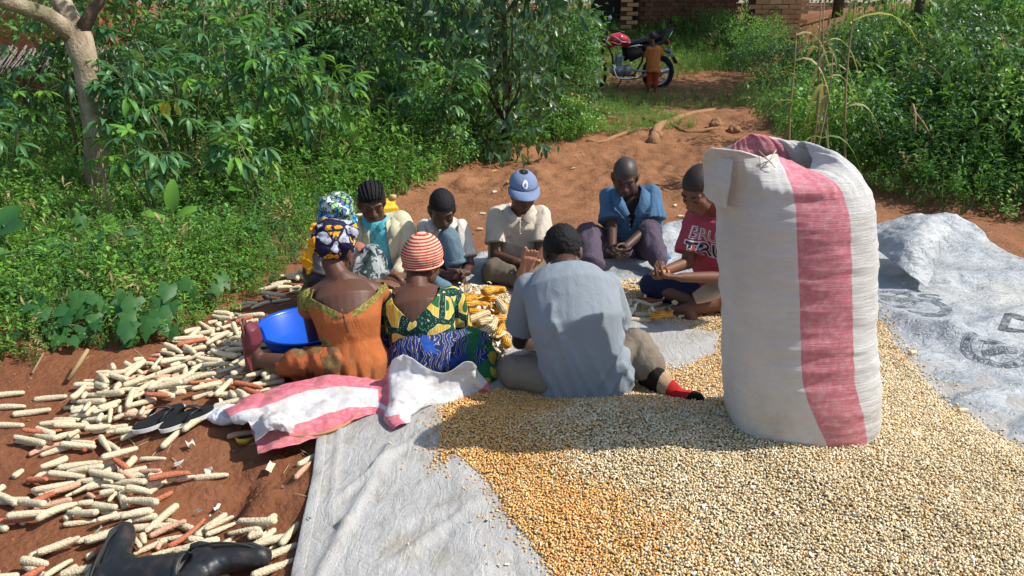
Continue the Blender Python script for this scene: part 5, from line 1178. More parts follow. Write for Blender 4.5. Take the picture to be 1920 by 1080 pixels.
p = at(350, 776, .02); sandal((p.x, p.y, gz(p.x, p.y)+.036), R(40), 'right black flip-flop nearest the empty sack', (R(4), R(-5)), -1)
t = NT('black_rubber'); o = t.obj(); n = t.noise(o, 14, 5, .65)
M_boot = t.done(t.pbsdf(t.mix(t.math('MULTIPLY', t.step(n, .48, .72), .35), (.014, .015, .017), (.10, .065, .045)), t.math('ADD', .34, t.math('MULTIPLY', n, .25)), t.bump(n, .25, .01), .45)); M_sole = simple('boot_sole', (.03, .03, .028), .7)
M_lin = simple('boot_lining', (.22, .21, .19), .9)
def boot(loc, rot, label, sc=.86):
    root = empty('rubber_boot', loc, rot, sc); tag(root, label, 'boot', 'pair of black rubber boots')
    b = Blob(); b.loft([(-.008, 0, .03), (-.004, 0, .10), (-.010, 0, .18), (-.018, 0, .27), (-.022, 0, .345)], [(.050, .042), (.050, .046), (.060, .055), (.068, .062), (.072, .066)], (1, 0, 0), 26)
    b.cone((-.005, 0, .045), (-.032, 0, .038), .046, .040).cone((0, 0, .085), (.075, 0, .058), .050, .046).cone((.05, 0, .055), (.12, .002, .042), .048, .046).cone((.12, .002, .040), (.185, .004, .036), .047, .042).ell((.195, .004, .034), (.052, .046, .034))
    b.ell((.03, 0, .10), (.05, .047, .05)); me = b.mesh('upper', .0065, 4); displace(me, lambda V, N: .0035*(ridged(V*np.array([1, 1, 2.2]), 12, 5)-.6)*sstep(.30, .12, V[:, 2])*sstep(.03, .07, V[:, 2]))
    me = cutaway(me, [((0, 0, .325), (0, 0, 1))], lambda c: c.z > .3255); o = link('upper', me, root, M_boot); m = o.modifiers.new('s', 'SOLIDIFY'); m.thickness = .003; m.offset = -1
    MB().lathe([(.0675, .308), (.0720, .310), (.0725, .327), (.066, .329)], 30, mat=Matrix.Translation((-.021, 0, 0))@Matrix.Diagonal((1.02, .94, 1, 1))).build('rim', M_boot, root)
    MB().lathe([(.062, .328), (.055, .2), (.035, .1), (0, .08)], 24, mat=Matrix.Translation((-.018, 0, 0))@Matrix.Diagonal((1.0, .93, 1, 1))).build('lining', M_lin, root)
    sb = Blob(); sb.loft([(-.080, 0, .004), (-.04, 0, .004), (.03, 0, .006), (.10, .001, .008), (.17, .003, .004), (.240, .003, .008)], [(.030, .014), (.047, .016), (.040, .009), (.046, .010), (.052, .013), (.026, .010)], (0, 1, 0), 24); link('sole', sb.mesh('sole', .006, 1), root, M_sole)
    wl = []
    for k in range(40):
        a = 2*math.pi*k/40; x = .078+.162*math.cos(a); wl.append((x, .050*math.sin(a)*(1-.12*math.cos(2*a))+.002, .020))
    MB().tube(wl+[wl[0]], .0045, 6).build('welt', M_sole, root)
    return root
def basis(x, y, z):
    m = Matrix((Vector(x), Vector(y), Vector(z))).transposed(); return m.to_euler()
def axes(toe, shaft):
    z = Vector(shaft).normalized(); x = Vector(toe); x = (x-z*x.dot(z)).normalized(); return basis(x, z.cross(x), z)
p = at(185, 1062, .0); boot((p.x-.01, p.y-.02, -.015), axes((.12, 1, .08), (1, .05, .06)), 'left black rubber boot lying on its side with its opening to the right')
p = at(392, 1040, .0); boot((p.x, p.y+.02, .0), axes((1, -.12, -.02), (-.05, -1, -.02)), 'right black rubber boot with its toe pointing at the tarpaulin', .80)
M_can = simple('yellow_can', (.74, .48, .02), .45, .4); p = at(729, 434)
jr = empty('jerrycan', (p.x, p.y, gz(p.x, p.y)), (0, 0, R(20))); tag(jr, 'yellow plastic jerrycan behind the girl in the cream jacket', 'jerrycan')
b = Blob(); b.mb.box((0, 0, .11), (.15, .10, .20)); b.mb.box((0, 0, .225), (.13, .085, .05), 0, None, .5); b.cone((-.05, 0, .235), (-.03, 0, .262), .010, .010); b.cone((-.03, 0, .262), (.01, 0, .262), .010, .010); b.cone((.01, 0, .262), (.02, 0, .235), .010, .010); b.flat((.045, 0, .22), (.045, 0, .262), .018, .018); link('can_body', b.mesh('can_body', .006, 3), jr, M_can)
MB().lathe([(0, .0), (.026, 0), (.026, .028), (.02, .032), (0, .032)], 20, mat=Matrix.Translation((.045, 0, .262))).build('cap', simple('cap_plastic', (.52, .34, .16), .6), jr)

# ================================================================ ROOTS on the path
M_root = simple('root_bark', (.30, .17, .09), .95, .1, bump=.8, bscale=18, bdist=.03)
rs = [([(1228, 262), (1226, 240), (1250, 228), (1300, 212), (1340, 205)], .075), ([(1226, 240), (1190, 243), (1150, 252), (1120, 262), (1100, 262)], .03), ([(1250, 228), (1290, 240), (1340, 238), (1375, 236)], .035), ([(1240, 232), (1215, 222), (1200, 215)], .035)]
p0 = at(1230, 246); rt = empty('tree_roots', (p0.x, p0.y, gz(p0.x, p0.y))); tag(rt, 'gnarled tree roots bulging out of the path below the motorcycle', 'roots')
for pl, r0 in rs:
    pts = []
    for k, q in enumerate(pl):
        w_ = at(*q, .05); pts.append(Vector((w_.x, w_.y, gz(w_.x, w_.y)+.01))-rt.location)
    fine = []
    for k in range(len(pts)-1):
        for f in (0, .5): fine.append(pts[k].lerp(pts[k+1], f)+Vector((random.uniform(-.03, .03), random.uniform(-.03, .03), 0)))
    fine.append(pts[-1]); n = len(fine); o = MB().tube(fine, [r0*(1-.6*k/n)*random.uniform(.8, 1.2) for k in range(n)], 10).build('root', M_root, rt)
for i, q in enumerate(((1228, 258), (1375, 245), (1340, 240))):
    w_ = at(*q); b = Blob(); b.ell((0, 0, .02), (.09, .07, .07)); b.ell((.05, .02, .0), (.08, .06, .05)); me = b.mesh('root', .012, 1); displace(me, lambda V, N: .02*fbm(V, 12, i, 3)); o = link('root', me, rt, M_root); o.location = Vector((w_.x, w_.y, gz(w_.x, w_.y)))-rt.location

# ================================================================ MOTORCYCLE
def motorcycle(loc, yaw):
    rt = empty('motorcycle', loc, (0, R(0), yaw)); tag(rt, 'red and black motorcycle parked in the grass at the back', 'motorcycle')
    red = simple('red_paint', (.42, .008, .02), .22, .5, var=.05, **{'Coat Weight': .6}); blk = simple('black_seat', (.012, .012, .013), .5, .3); ty = simple('tyre', (.016, .016, .016), .85, .2)
    al = simple('alloy', (.50, .52, .54), .38, .5, .7); eng = simple('engine_grey', (.27, .30, .32), .5, .4, .4); chrome = simple('chrome', (.66, .67, .69), .15, .5, 1.0); drk = simple('dark_frame', (.02, .02, .022), .5)
    glass = simple('lamp_glass', (.55, .60, .65), .08, .6); amber = simple('amber', (.6, .2, .02), .3); trd = simple('tail_red', (.35, .01, .01), .3); whp = simple('plate_white', (.6, .6, .6), .5); wht = simple('decal_grey', (.55, .55, .56), .4)
    def tor(c, Rr, r, mat, name, par, n=36, k=10, ys=1.0):
        V = []; F = []
        for i in range(n):
            a = 2*math.pi*i/n
            for j in range(k): b = 2*math.pi*j/k; V.append((c[0]+(Rr+r*math.cos(b))*math.cos(a), c[1]+r*ys*math.sin(b), c[2]+(Rr+r*math.cos(b))*math.sin(a)))
        for i in range(n):
            for j in range(k): F.append((i*k+j, i*k+(j+1) % k, ((i+1) % n)*k+(j+1) % k, ((i+1) % n)*k+j))
        return MB().add((V, F)).build(name, mat, par)
    def wheel(x, w_):
        z = .305; wh = MB().tube([(x, -.05, z), (x, .05, z)], .035, 16).build('wheel', al, rt)
        tor((x, 0, z), .255, .05*w_, ty, 'tyre', wh, ys=1.0); tor((x, 0, z), .212, .014, al, 'rim', wh, ys=2.0)
        for k in range(5):
            a = 2*math.pi*k/5+.3; q = Vector((math.cos(a), 0, math.sin(a))); s_ = Vector((-q.z, 0, q.x))
            MB().tube([Vector((x, 0, z))+q*.02, Vector((x, 0, z))+q*.12+s_*.015, Vector((x, 0, z))+q*.21+s_*.05], [.014, .011, .013], 8).build('spoke', al, wh)
        MB().tube([(x, -.058, z), (x, -.050, z)], .075, 20).build('brake_disc', al, wh); return wh
    wheel(0, .85); wheel(1.27, 1.1)
    for s in (-1, 1):
        MB().tube([(0, s*.085, .305), (.20, s*.085, .80)], [.022, .020], 10).build('fork', al, rt); MB().tube([(.12, s*.085, .60), (.25, s*.085, .93)], .025, 10).build('fork_tube', drk, rt)
    V = []; F = []; n = 14
    for i in range(n):
        a = R(30+i*130/(n-1)); rr = .325
        for s, dz in ((-.055, -.02), (-.03, 0), (.03, 0), (.055, -.02)): V.append((rr*math.cos(a), s, .305+(rr+dz)*math.sin(a)))
    F = [(i*4+j, i*4+j+1, i*4+5+j, i*4+4+j) for i in range(n-1) for j in range(3)]; solidify(link('front_fender', mesh('f', V, F), rt, red), .006)
    b = Blob(); b.ell((.12, 0, .84), (.10, .10, .10)); b.ell((.16, 0, .90), (.09, .11, .07)); link('headlight_cowl', b.mesh('cowl', .012, 2), rt, drk); MB().ball((.055, 0, .84), (.045, .085, .085)).build('headlight', glass, rt)
    for s in (-1, 1):
        MB().tube([(.15, s*.1, .80), (.13, s*.19, .80)], .012, 6).build('indicator_arm', drk, rt); MB().ball((.12, s*.21, .80), (.03, .04, .022)).build('indicator', amber, rt)
        MB().tube([(.22, s*.20, 1.03), (.20, s*.24, 1.14), (.18, s*.26, 1.20)], .007, 6).build('mirror_stem', drk, rt); MB().ball((.18, s*.28, 1.23), (.014, .06, .038)).build('mirror', glass, rt)
        MB().tube([(.25, s*.06, .98), (.24, s*.16, 1.04), (.33, s*.33, 1.02), (.42, s*.37, 1.0)], [.012]*3+[.017], 8).build('handlebar', drk, rt)
    b = Blob(); b.loft([(.26, 0, .80), (.36, 0, .86), (.48, 0, .88), (.60, 0, .84), (.70, 0, .77)], [(.05, .08), (.12, .11), (.145, .115), (.12, .10), (.06, .06)], (0, 1, 0)); link('fuel_tank', b.mesh('tank', .01, 3), rt, red)
    for s in (-1, 1):
        for (pa, pb, pc, w_) in (((.36, .93), (.48, .84), (.66, .83), .010), ((.30, .84), (.44, .80), (.55, .88), .008)):
            P = [Vector((pa[0], s*.115, pa[1])), Vector((pb[0], s*.150, pb[1])), Vector((pc[0], s*.105, pc[1]))]; MB().tube(P, [.004, w_, .004], 6).build('tank_decal', wht, rt)
        V = [(.60, s*.125, .74), (.86, s*.12, .74), (.90, s*.11, .60), (.66, s*.12, .50)]; me = mesh('p', V, [(0, 1, 2, 3) if s > 0 else (3, 2, 1, 0)]); solidify(link('side_panel', me, rt, drk), .02)
        MB().tube([(.62, s*.137, .755), (.80, s*.137, .78), (.92, s*.12, .77)], [.014, .018, .008], 6).build('side_trim', chrome, rt)
        MB().tube([(1.27, s*.12, .31), (.75, s*.11, .36)], .022, 8).build('swingarm', al, rt); MB().tube([(1.20, s*.15, .36), (1.06, s*.15, .70)], .030, 10).build('shock_absorber', blk, rt); MB().tube([(1.21, s*.15, .34), (1.18, s*.15, .42)], .02, 10).build('shock_end', chrome, rt)
    b = Blob(); b.loft([(.62, 0, .80), (.80, 0, .82), (1.0, 0, .86), (1.22, 0, .91), (1.34, 0, .95)], [(.08, .045), (.13, .05), (.13, .055), (.11, .055), (.08, .03)], (0, 1, 0)); link('seat', b.mesh('seat', .012, 3), rt, blk)
    b = Blob(); b.loft([(.9, 0, .74), (1.15, 0, .78), (1.38, 0, .86)], [(.10, .07), (.10, .06), (.06, .04)], (0, 1, 0)); link('tail_cowl', b.mesh('tail', .012, 2), rt, drk)
    MB().tube([(1.12, .13, .84), (1.30, .13, .99), (1.50, .10, 1.05), (1.50, -.10, 1.05), (1.30, -.13, .99), (1.12, -.13, .84)], .013, 8).build('grab_rail', blk, rt)
    for dy in (-.06, 0, .06): MB().tube([(1.20, dy, .95), (1.48, dy, 1.045)], .010, 6).build('rack_bar', blk, rt)
    MB().tube([(1.37, -.09, .84), (1.46, -.09, 1.02)], .008, 6).build('rack_stay', chrome, rt)
    b = Blob(); b.ell((1.40, 0, .82), (.045, .09, .05)); link('tail_light', b.mesh('tl', .01, 1), rt, trd)
    MB().box((1.46, 0, .64), (.01, .2, .15), 0, Euler((0, R(-18), 0)).to_matrix()).build('number_plate', whp, rt, False); MB().box((1.464, 0, .64), (.008, .14, .05), 0, Euler((0, R(-18), 0)).to_matrix()).build('plate_print', drk, rt, False)
    V = []; F = []
    for i in range(12):
        a = R(20+i*10)
        for s in (-.07, .07): V.append((1.27+.36*math.cos(a), s, .33+.36*math.sin(a)))
    F = [(i*2, i*2+1, i*2+3, i*2+2) for i in range(11)]; solidify(link('rear_fender', mesh('rf', V, F), rt, drk), .008)
    b = Blob(); b.mb.box((.56, 0, .36), (.26, .20, .17)); b.cone((.46, -.10, .36), (.46, .10, .36), .075, .075); b.cone((.62, -.12, .36), (.62, .12, .36), .085, .085); link('engine', b.mesh('eng', .012, 2), rt, eng)
    cy = MB()
    for k in range(7): cy.box((.47+.010*k-.01, 0, .46+k*.022), (.13, .13, .010))
    cy.box((.50, 0, .54), (.09, .09, .18)); cy.build('cylinder_fins', eng, rt, False)
    for s in (-1, 1): MB().tube([(.62, s*.12, .36), (.62, s*.14, .36)], .07, 20).build('crankcase_cover', al, rt)
    MB().tube([(.44, -.06, .50), (.37, -.10, .40), (.42, -.13, .24), (.66, -.15, .22), (.9, -.16, .27)], .018, 8).build('exhaust_pipe', chrome, rt); MB().tube([(.88, -.16, .265), (1.0, -.165, .29), (1.38, -.17, .36)], [.03, .045, .042], 12).build('muffler', al, rt)
    MB().tube([(.25, 0, .85), (.38, 0, .60), (.42, 0, .28), (.8, 0, .26), (.95, 0, .5), (.98, 0, .76)], .018, 8).build('frame', drk, rt)
    MB().tube([(.7, -.14, .30), (.7, -.26, .28)], .014, 8).build('footpeg', drk, rt); MB().tube([(.68, .1, .28), (.60, .28, .02)], .011, 8).build('side_stand', drk, rt)
    return rt
mx, my = 1.46, 14.7; motorcycle((mx, my, gz(mx, my)-.02), math.atan2(.36, 1.2)).scale = (1.06, 1.06, 1.06)

# ================================================================ HOUSES
def brick_mat(name, a, b, c_):
    t = NT(name); rn = t.n('ObjectInfo').outputs['Random']; o = t.obj(); c = t.ramp(t.math('ADD', t.math('MULTIPLY', rn, .6), t.math('MULTIPLY', t.noise(o, 18, 4), .4)), [(.2, a), (.55, b), (.85, c_)])
    return t.done(t.pbsdf(c, .95, t.bump(t.noise(o, 40, 4), .6, .01), .1))
M_brick = brick_mat('brick_in_shade', (.11, .055, .036), (.145, .072, .046), (.18, .092, .06)); M_brick2 = brick_mat('orange_brick', (.42, .20, .10), (.52, .27, .14), (.6, .34, .2)); M_mortar = simple('mud_mortar', (.10, .05, .035), .98, .05)  # first brick has the house wall's shade in its colour, orange one is sunlit
BR = []
for i in range(4):
    b = MB(); b.box((0, 0, 0), (.285, .13, .092)); me = b.mesh('brick'); V = verts(me); V += rng.uniform(-.005, .005, V.shape); setv(me, V); BR.append(me)
def brick_wall(root, a, b, z0, zmax, ztop, mat, depth=.14):
    a, b = Vector(a), Vector(b); d = b-a; L = d.length; d.normalize(); yaw = math.atan2(d.y, d.x); n = Vector((d.y, -d.x))
    bms = [m.copy() for m in BR]
    for m in bms: m.materials.append(mat)
    k = 0; j = 0; z = z0
    while z < zmax:
        x = .15 if j % 2 else 0
        while x < L:
            p = a+d*(x+.145)+n*random.uniform(0, .012); o = bpy.data.objects.new('brick', bms[(k*7+j) % 4]); COL.objects.link(o); o.parent = root
            o.location = Vector((p.x, p.y, z+.05))-root.location; o.rotation_euler = (0, 0, yaw+random.uniform(-.015, .015)); k += 1; x += .30
        z += .107; j += 1
    c = a+d*L/2-n*.03; m = MB(); m.box((0, 0, 0), (L, .10, ztop-z0+.2)); o = m.build('wall', M_mortar, root, False); o.location = Vector((c.x, c.y, (z0+ztop)/2-.1))-root.location; o.rotation_euler = (0, 0, yaw)
    if ztop > zmax+.1:
        m = MB(); z2 = z; jj = j
        while z2 < ztop:
            x = .15 if jj % 2 else 0
            while x < L: m.box((x+.145-L/2, -.0, z2+.05), (.285, .13, .092)); x += .30
            z2 += .107; jj += 1
        o = m.build('upper_bricks', mat, root, False); o['kind'] = 'stuff'; p = a+d*L/2; o.location = Vector((p.x, p.y, 0))-root.location; o.rotation_euler = (0, 0, yaw)
    print('bricks', k)
M_tin = simple('rusty_tin', (.22, .17, .14), .6, .3, .3)
h0 = empty('brick_house', (3.3, 21.6, gz(3.3, 21.6))); tag(h0, 'dark brick house wall in shade behind the motorcycle', 'house'); zb = gz(3.3, 21.6)-.05
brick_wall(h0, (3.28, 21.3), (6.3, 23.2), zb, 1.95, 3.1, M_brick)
brick_wall(h0, (2.78, 21.0), (3.08, 21.0), zb, 1.9, 2.9, M_brick2)
for (x, y, sx, sy, sz) in ((3.18, 21.5, .18, .1, 2.6), (2.55, 21.9, .9, .1, 2.8)): o = MB().box((0, 0, 0), (sx, sy, sz)).build('shaded_opening', simple('opening_shade', (.035, .022, .018), .9), h0, False); o.location = Vector((x, y, zb+sz/2))-h0.location  # dark slabs painted as the shade inside the doorway
o = MB().box((0, 0, 0), (6.4, 4.6, .05)).build('roof', M_tin, h0, False); o.location = Vector((5.2, 23.0, 3.25))-h0.location; o.rotation_euler = (R(12), 0, math.atan2(2.6, 4.12))
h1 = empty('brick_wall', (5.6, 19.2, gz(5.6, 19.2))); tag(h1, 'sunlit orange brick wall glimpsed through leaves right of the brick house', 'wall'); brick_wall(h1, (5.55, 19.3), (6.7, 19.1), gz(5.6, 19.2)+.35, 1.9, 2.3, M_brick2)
M_mud = simple('red_mud', (.30, .12, .06), .95, .1, bump=.6, bscale=8, bdist=.03); M_thatch = simple('grey_thatch', (.25, .22, .20), .95, .1, bump=.8, bscale=70, bdist=.02)
h2 = empty('mud_house', (-5.2, 9.7, gz(-5.2, 9.7))); tag(h2, 'red mud hut with grey thatch eave behind the pale tree', 'house')
MB().box((-.5, .6, .95), (1.5, 1.0, 2.1)).build('wall', M_mud, h2, False); MB().box((.2, .06, .2), (.6, .06, 1.0)).build('shaded_opening', bpy.data.materials['opening_shade'], h2, False)  # dark panel painted as the shade under the eave
tb = MB()
for k in range(150):
    x = random.uniform(-1.25, .65); L = random.uniform(.25, .5); y0 = random.uniform(-.1, .1); tb.tube([(x, .15+y0, .98+random.uniform(0, .05)), (x+random.uniform(-.05, .05), .15-L+y0, .98-L*.55)], [.016, .007], 4)
tb.build('thatch', M_thatch, h2)['kind'] = 'stuff'
MB().tube([(-1.3, -.1, .80), (.7, -.12, .78)], .02, 6).build('eave_pole', M_twig, h2)
# ================================================================ PEOPLE
def skin_mat(name, base):
    t = NT(name); o = t.obj(); n = t.noise(o, 9, 4)
    c = t.mix(n, tuple(x*.78 for x in base), tuple(x*1.22 for x in base))
    return t.done(t.pbsdf(c, .50, t.bump(t.noise(o, 55, 4, .7), .35, .004), .34, **{'Subsurface Weight': .0}))
SK = [skin_mat('skin_%s' % n, c) for n, c in (('brown', (.105, .046, .028)), ('dark', (.072, .034, .023)), ('warm', (.155, .066, .037)))]
M_sole_skin = skin_mat('skin_sole', (.34, .15, .085)); M_hairm = simple('black_hair', (.010, .009, .009), .75, .25, bump=.9, bscale=110, bdist=.006)
M_hair2 = simple('shaved_hair', (.028, .018, .014), .6, .35, bump=.4, bscale=150, bdist=.002); M_grey = simple('greying_hair', (.045, .036, .032), .5, .4, bump=.4, bscale=150, bdist=.002)
M_eyew = simple('eye_dark', (.012, .008, .007), .3, .5); M_lip = simple('lip', (.12, .045, .035), .45, .4); M_nail = simple('nail', (.30, .16, .12), .4, .4)
def cloth(name, col, var=.12, rough=.85, bs=.5, fn=None, weave=420):
    t = NT(name); o = t.obj(); n = t.noise(o, 6, 5, .6)
    c = fn(t, o) if fn else t.mix(n, tuple(x*(1-var) for x in col), tuple(min(1, x*(1+var)) for x in col))
    h = t.math('ADD', t.math('MULTIPLY', t.noise(t.mp(o, (1, 1, .5), (.4, .3, 0)), 16, 5, .6, .6), 1.0), t.math('MULTIPLY', t.noise(o, weave, 2), .12))
    return t.done(t.pbsdf(c, rough, t.bump(h, min(1, bs*1.3), .020), .15))
def dirmat(f, up=(0, 0, 1)):
    f = Vector(f).normalized(); r = f.cross(Vector(up)).normalized(); u = r.cross(f); return Matrix((r, f, u)).transposed()
def head(b, H, M, s=1.0, lean=0.0, neck=None, nr=.052):
    T = lambda x, y, z: H+M@(Vector((x, y, z))*s)
    e = lambda c, r: b.ell(T(*c), tuple(q*s for q in r), M)
    e((0, -.012, .028), (.074, .096, .086)); e((0, .028, -.03), (.062, .066, .078)); e((0, .055, -.088), (.030, .032, .024))
    for q in (-1, 1):
        b.cone(T(q*.055, .0, -.05), T(q*.018, .06, -.092), .022*s, .020*s); e((q*.036, .060, -.026), (.026, .026, .025)); e((q*.040, .045, -.052), (.024, .028, .034))
        b.cone(T(q*.012, .083, .018), T(q*.044, .072, .020), .0125*s, .012*s); e((q*.0315, .0755, -.001), (.0165, .014, .0115))
        e((q*.016, .101, -.036), (.0105, .012, .0085))
        e((q*.077, -.004, -.012), (.011, .020, .032)); b.cone(T(q*.084, -.014, .010), T(q*.084, -.010, -.03), .008*s, .006*s)
    b.cone(T(0, .088, .006), T(0, .111, -.030), .0095*s, .0135*s)
    b.cone(T(-.020, .089, -.0585), T(.020, .089, -.0585), .0085*s, .0085*s); b.cone(T(-.014, .094, -.060), T(.014, .094, -.060), .008*s, .008*s); b.cone(T(-.016, .088, -.0705), T(.016, .088, -.0705), .0095*s, .0095*s)
    if neck is not None: b.cone(T(0, -.028, -.06), neck, nr*s*.95, nr*s*1.12)
def face_bits(root, H, M, s=1.0, brows=True):
    T = Matrix.Translation(H)@M.to_4x4()@Matrix.Scale(s, 4)
    for q in (-1, 1):
        o = MB().tube([(q*.018, .0865, -.004), (q*.026, .0905, -.0075), (q*.035, .0890, -.008), (q*.045, .0815, -.005)], [.0012, .0024, .0024, .0012], 6).build('eye', M_eyew, root); o.matrix_local = T
        if brows: o = MB().tube([(q*.014, .0955, .022), (q*.030, .0920, .028), (q*.049, .0800, .022)], [.0028, .0034, .0015], 6).build('eyebrow', M_hairm, root); o.matrix_local = T
    o = MB().tube([(-.021, .0965, -.0640), (-.008, .1015, -.0628), (0, .1020, -.0638), (.008, .1015, -.0628), (.021, .0965, -.0640)], [.0010, .0018, .0018, .0018, .0010], 6).build('mouth', M_eyew, root); o.matrix_local = T
def hair(root, H, M, mat, s=1.0, grow=.006, front=(.078, .052), back=(-.1, -.045), disp=.0, name='hair'):
    me = bpy.data.meshes.new(name); bm = bmesh.new(); bmesh.ops.create_icosphere(bm, subdivisions=5, radius=1)
    for v in bm.verts: v.co = Vector((v.co.x*(.074+grow), v.co.y*(.096+grow)-.012, v.co.z*(.086+grow)+.028))
    f = Vector((0, *front)); bk = Vector((0, *back)); d = (bk-f).normalized(); n = Vector((1, 0, 0)).cross(d); n = -n if n.z < 0 else n
    bmesh.ops.bisect_plane(bm, geom=bm.verts[:]+bm.edges[:]+bm.faces[:], plane_co=f, plane_no=n, clear_inner=True)
    bm.to_mesh(me); bm.free()
    if disp: displace(me, lambda V, N: disp*fbm(V, 120, 3, 2))
    o = link(name, me, root, mat); o.matrix_local = Matrix.Translation(H)@M.to_4x4()@Matrix.Scale(s, 4); return o
def hand(b, w, d, n, s=1.0, curl=40, side=1, spread=1.0):
    d = Vector(d).normalized(); n = Vector(n); n = (n-d*n.dot(d)).normalized(); x = d.cross(n)*side; w = Vector(w)
    kn = [w+(d*l+x*o)*s for o, l in ((.031, .082), (.0105, .088), (-.0105, .084), (-.030, .076))]
    for k, q in enumerate(kn): b.cone(w+(d*.012+x*(.016, .006, -.006, -.016)[k])*s, q, .0135*s, .0105*s)
    b.cone(kn[0], kn[3], .010*s, .0095*s)
    for k, q in enumerate(kn):
        L = (.042, .047, .044, .034)[k]*s; base = (d+x*(.14, .04, -.05, -.16)[k]*spread).normalized(); p = q; r = .0088*s; ang = 0
        for j, f in enumerate((1, .68, .55)):
            ang += R(curl*(.55, .9, .7)[j]*(1+.08*k)); v = base*math.cos(ang)+n*math.sin(ang); e = p+v*L*f; b.cone(p, e, r, r*.9); p, r = e, r*.9
    t0 = w+(d*.022+x*.024)*s; t1 = t0+(d*.030+x*.026+n*.012)*s; t2 = t1+(d*.030+x*.006+n*.018)*s; t3 = t2+(d*.022-x*.006+n*.010)*s
    b.chain([t0, t1, t2, t3], [.0155*s, .0115*s, .0095*s, .0085*s]); b.cone(Vector(w)-d*.02*s, w+d*.015*s, .022*s, .020*s)
def foot(b, ank, toe, up=(0, 0, 1), s=1.0, toes=True):
    a, t_ = Vector(ank), Vector(toe); f = t_-a; u = Vector(up); f = f-u*f.dot(u) if f.length > 0 else f; f.normalize(); u = (u-f*u.dot(f)).normalized(); x = f.cross(u)
    heel = a-f*.035*s-u*.045*s; ball = a+f*.135*s-u*.052*s
    b.cone(a, heel, .032*s, .028*s).cone(a, a+f*.06*s-u*.025*s, .033*s, .030*s).cone(a+f*.05*s-u*.02*s, ball, .030*s, .020*s).cone(heel, ball+x*.025*s, .024*s, .018*s).cone(heel, ball-x*.025*s, .024*s, .018*s).cone(ball+x*.028*s, ball-x*.028*s, .018*s, .018*s)
    if toes:
        for k in range(5):
            o = (-.036+.018*k)*s; L = (.040, .044, .042, .038, .044)[k]*s if k < 4 else .05*s; r = (.0075, .008, .008, .0085, .012)[k]*s; p = ball+x*o+f*.008*s; b.cone(p, p+f*L-u*.006*s, r*1.1, r)
    return heel, ball
class Person:
    def __init__(s, px, py, Y, label, sc=1.0, group='people sitting in a ring shelling maize', skin=0):
        p = aty(px, py, Y); s.o = Vector((p.x, Y, max(0, gz(p.x, Y)))); s.root = empty('person', s.o); tag(s.root, label, 'person', group); s.sc = sc; s.b = Blob(); s.skin = SK[skin]
    def J(s, px, py, Y): return aty(px, py, Y)-s.o
    def K(s, px, py, z): return at(px, py, z)-s.o
    def torso(s, b, pts, g=0.0, rr=None, side=None):
        k = s.sc; rr = rr or [(.165, .120), (.140, .105), (.150, .112), (.165, .112), (.120, .070)]
        side = side or s.side; b.loft(pts, [((a)*k+g, (c)*k+g) for a, c in rr], side, 26)
        b.ell(pts[0], (rr[0][0]*k*.96+g, rr[0][1]*k*1.0+g, .10*k+g))
    def arm(s, b, S_, E, W, g=0.0, upto=1.0, r=(.046, .038, .036, .025)):
        k = s.sc; b.cone(S_, E, r[0]*k+g, r[1]*k+g); b.cone(E, W, r[2]*k+g, r[3]*k+g)
    def sleeve(s, b, S_, E, f, g, r=(.046, .040), flare=.006):
        k = s.sc; S_, E = Vector(S_), Vector(E); e = S_.lerp(E, f); b.ell(S_, r[0]*k+g); b.flat(S_, e, r[0]*k+g, (r[0]+(r[1]-r[0])*f)*k+g+flare)
    def leg(s, b, Hp, K, A, g=0.0, r=(.082, .058, .052, .033)):
        k = s.sc; b.cone(Hp, K, r[0]*k+g, r[1]*k+g); b.cone(K, A, r[2]*k+g, r[3]*k+g)
    def body(s, vox=.0058, dec=.55):
        me = s.b.mesh('body', vox, 3, dec); o = link('body', me, s.root, s.skin); return o
def wrinkle(me, amp=.006, sc=9, seed=1, stretch=(1, 1, .45)):
    st = np.array(stretch)
    def f(V, N):
        Q = V@np.array([[1, 0, .35], [0, 1, .2], [-.35, -.2, 1]])*st; Q = Q+.05*np.c_[vnoise(V, 6, seed), vnoise(V, 6, seed+1), vnoise(V, 6, seed+2)]
        r = np.maximum(0, (1-np.abs(vnoise(Q, sc, seed)))-.62)*2.3; r2 = np.maximum(0, (1-np.abs(vnoise(Q, sc*2.1, seed+9)))-.5)*1.5
        return amp*1.5*(r-.35)+amp*.75*(r2-.35)+amp*.6*vnoise(V, sc*.6, seed+5)
    displace(me, f); return me
def garment(P, name, b, mat, vox=.0075, sm=3, amp=.006, seed=1, cut=None, stretch=(1, 1, .45), sc=9, dec=.7):
    me = b.mesh(name, vox, sm, dec)
    if amp: wrinkle(me, amp, sc, seed, stretch)
    if cut: me = cutaway(me, *cut)
    return link(name, me, P.root, mat)
def below_plane(co, no): return [(co, no)], (lambda c, co=Vector(co), no=Vector(no): (c-co).dot(no) > 0)
def strip(root, name, A, B, mat, th=.003, n=1):
    V = []; 
    for a, b in zip(A, B): V += [a, b]
    F = [(2*i, 2*i+1, 2*i+3, 2*i+2) for i in range(len(A)-1)]; return solidify(link(name, mesh(name, V, F), root, mat), th)
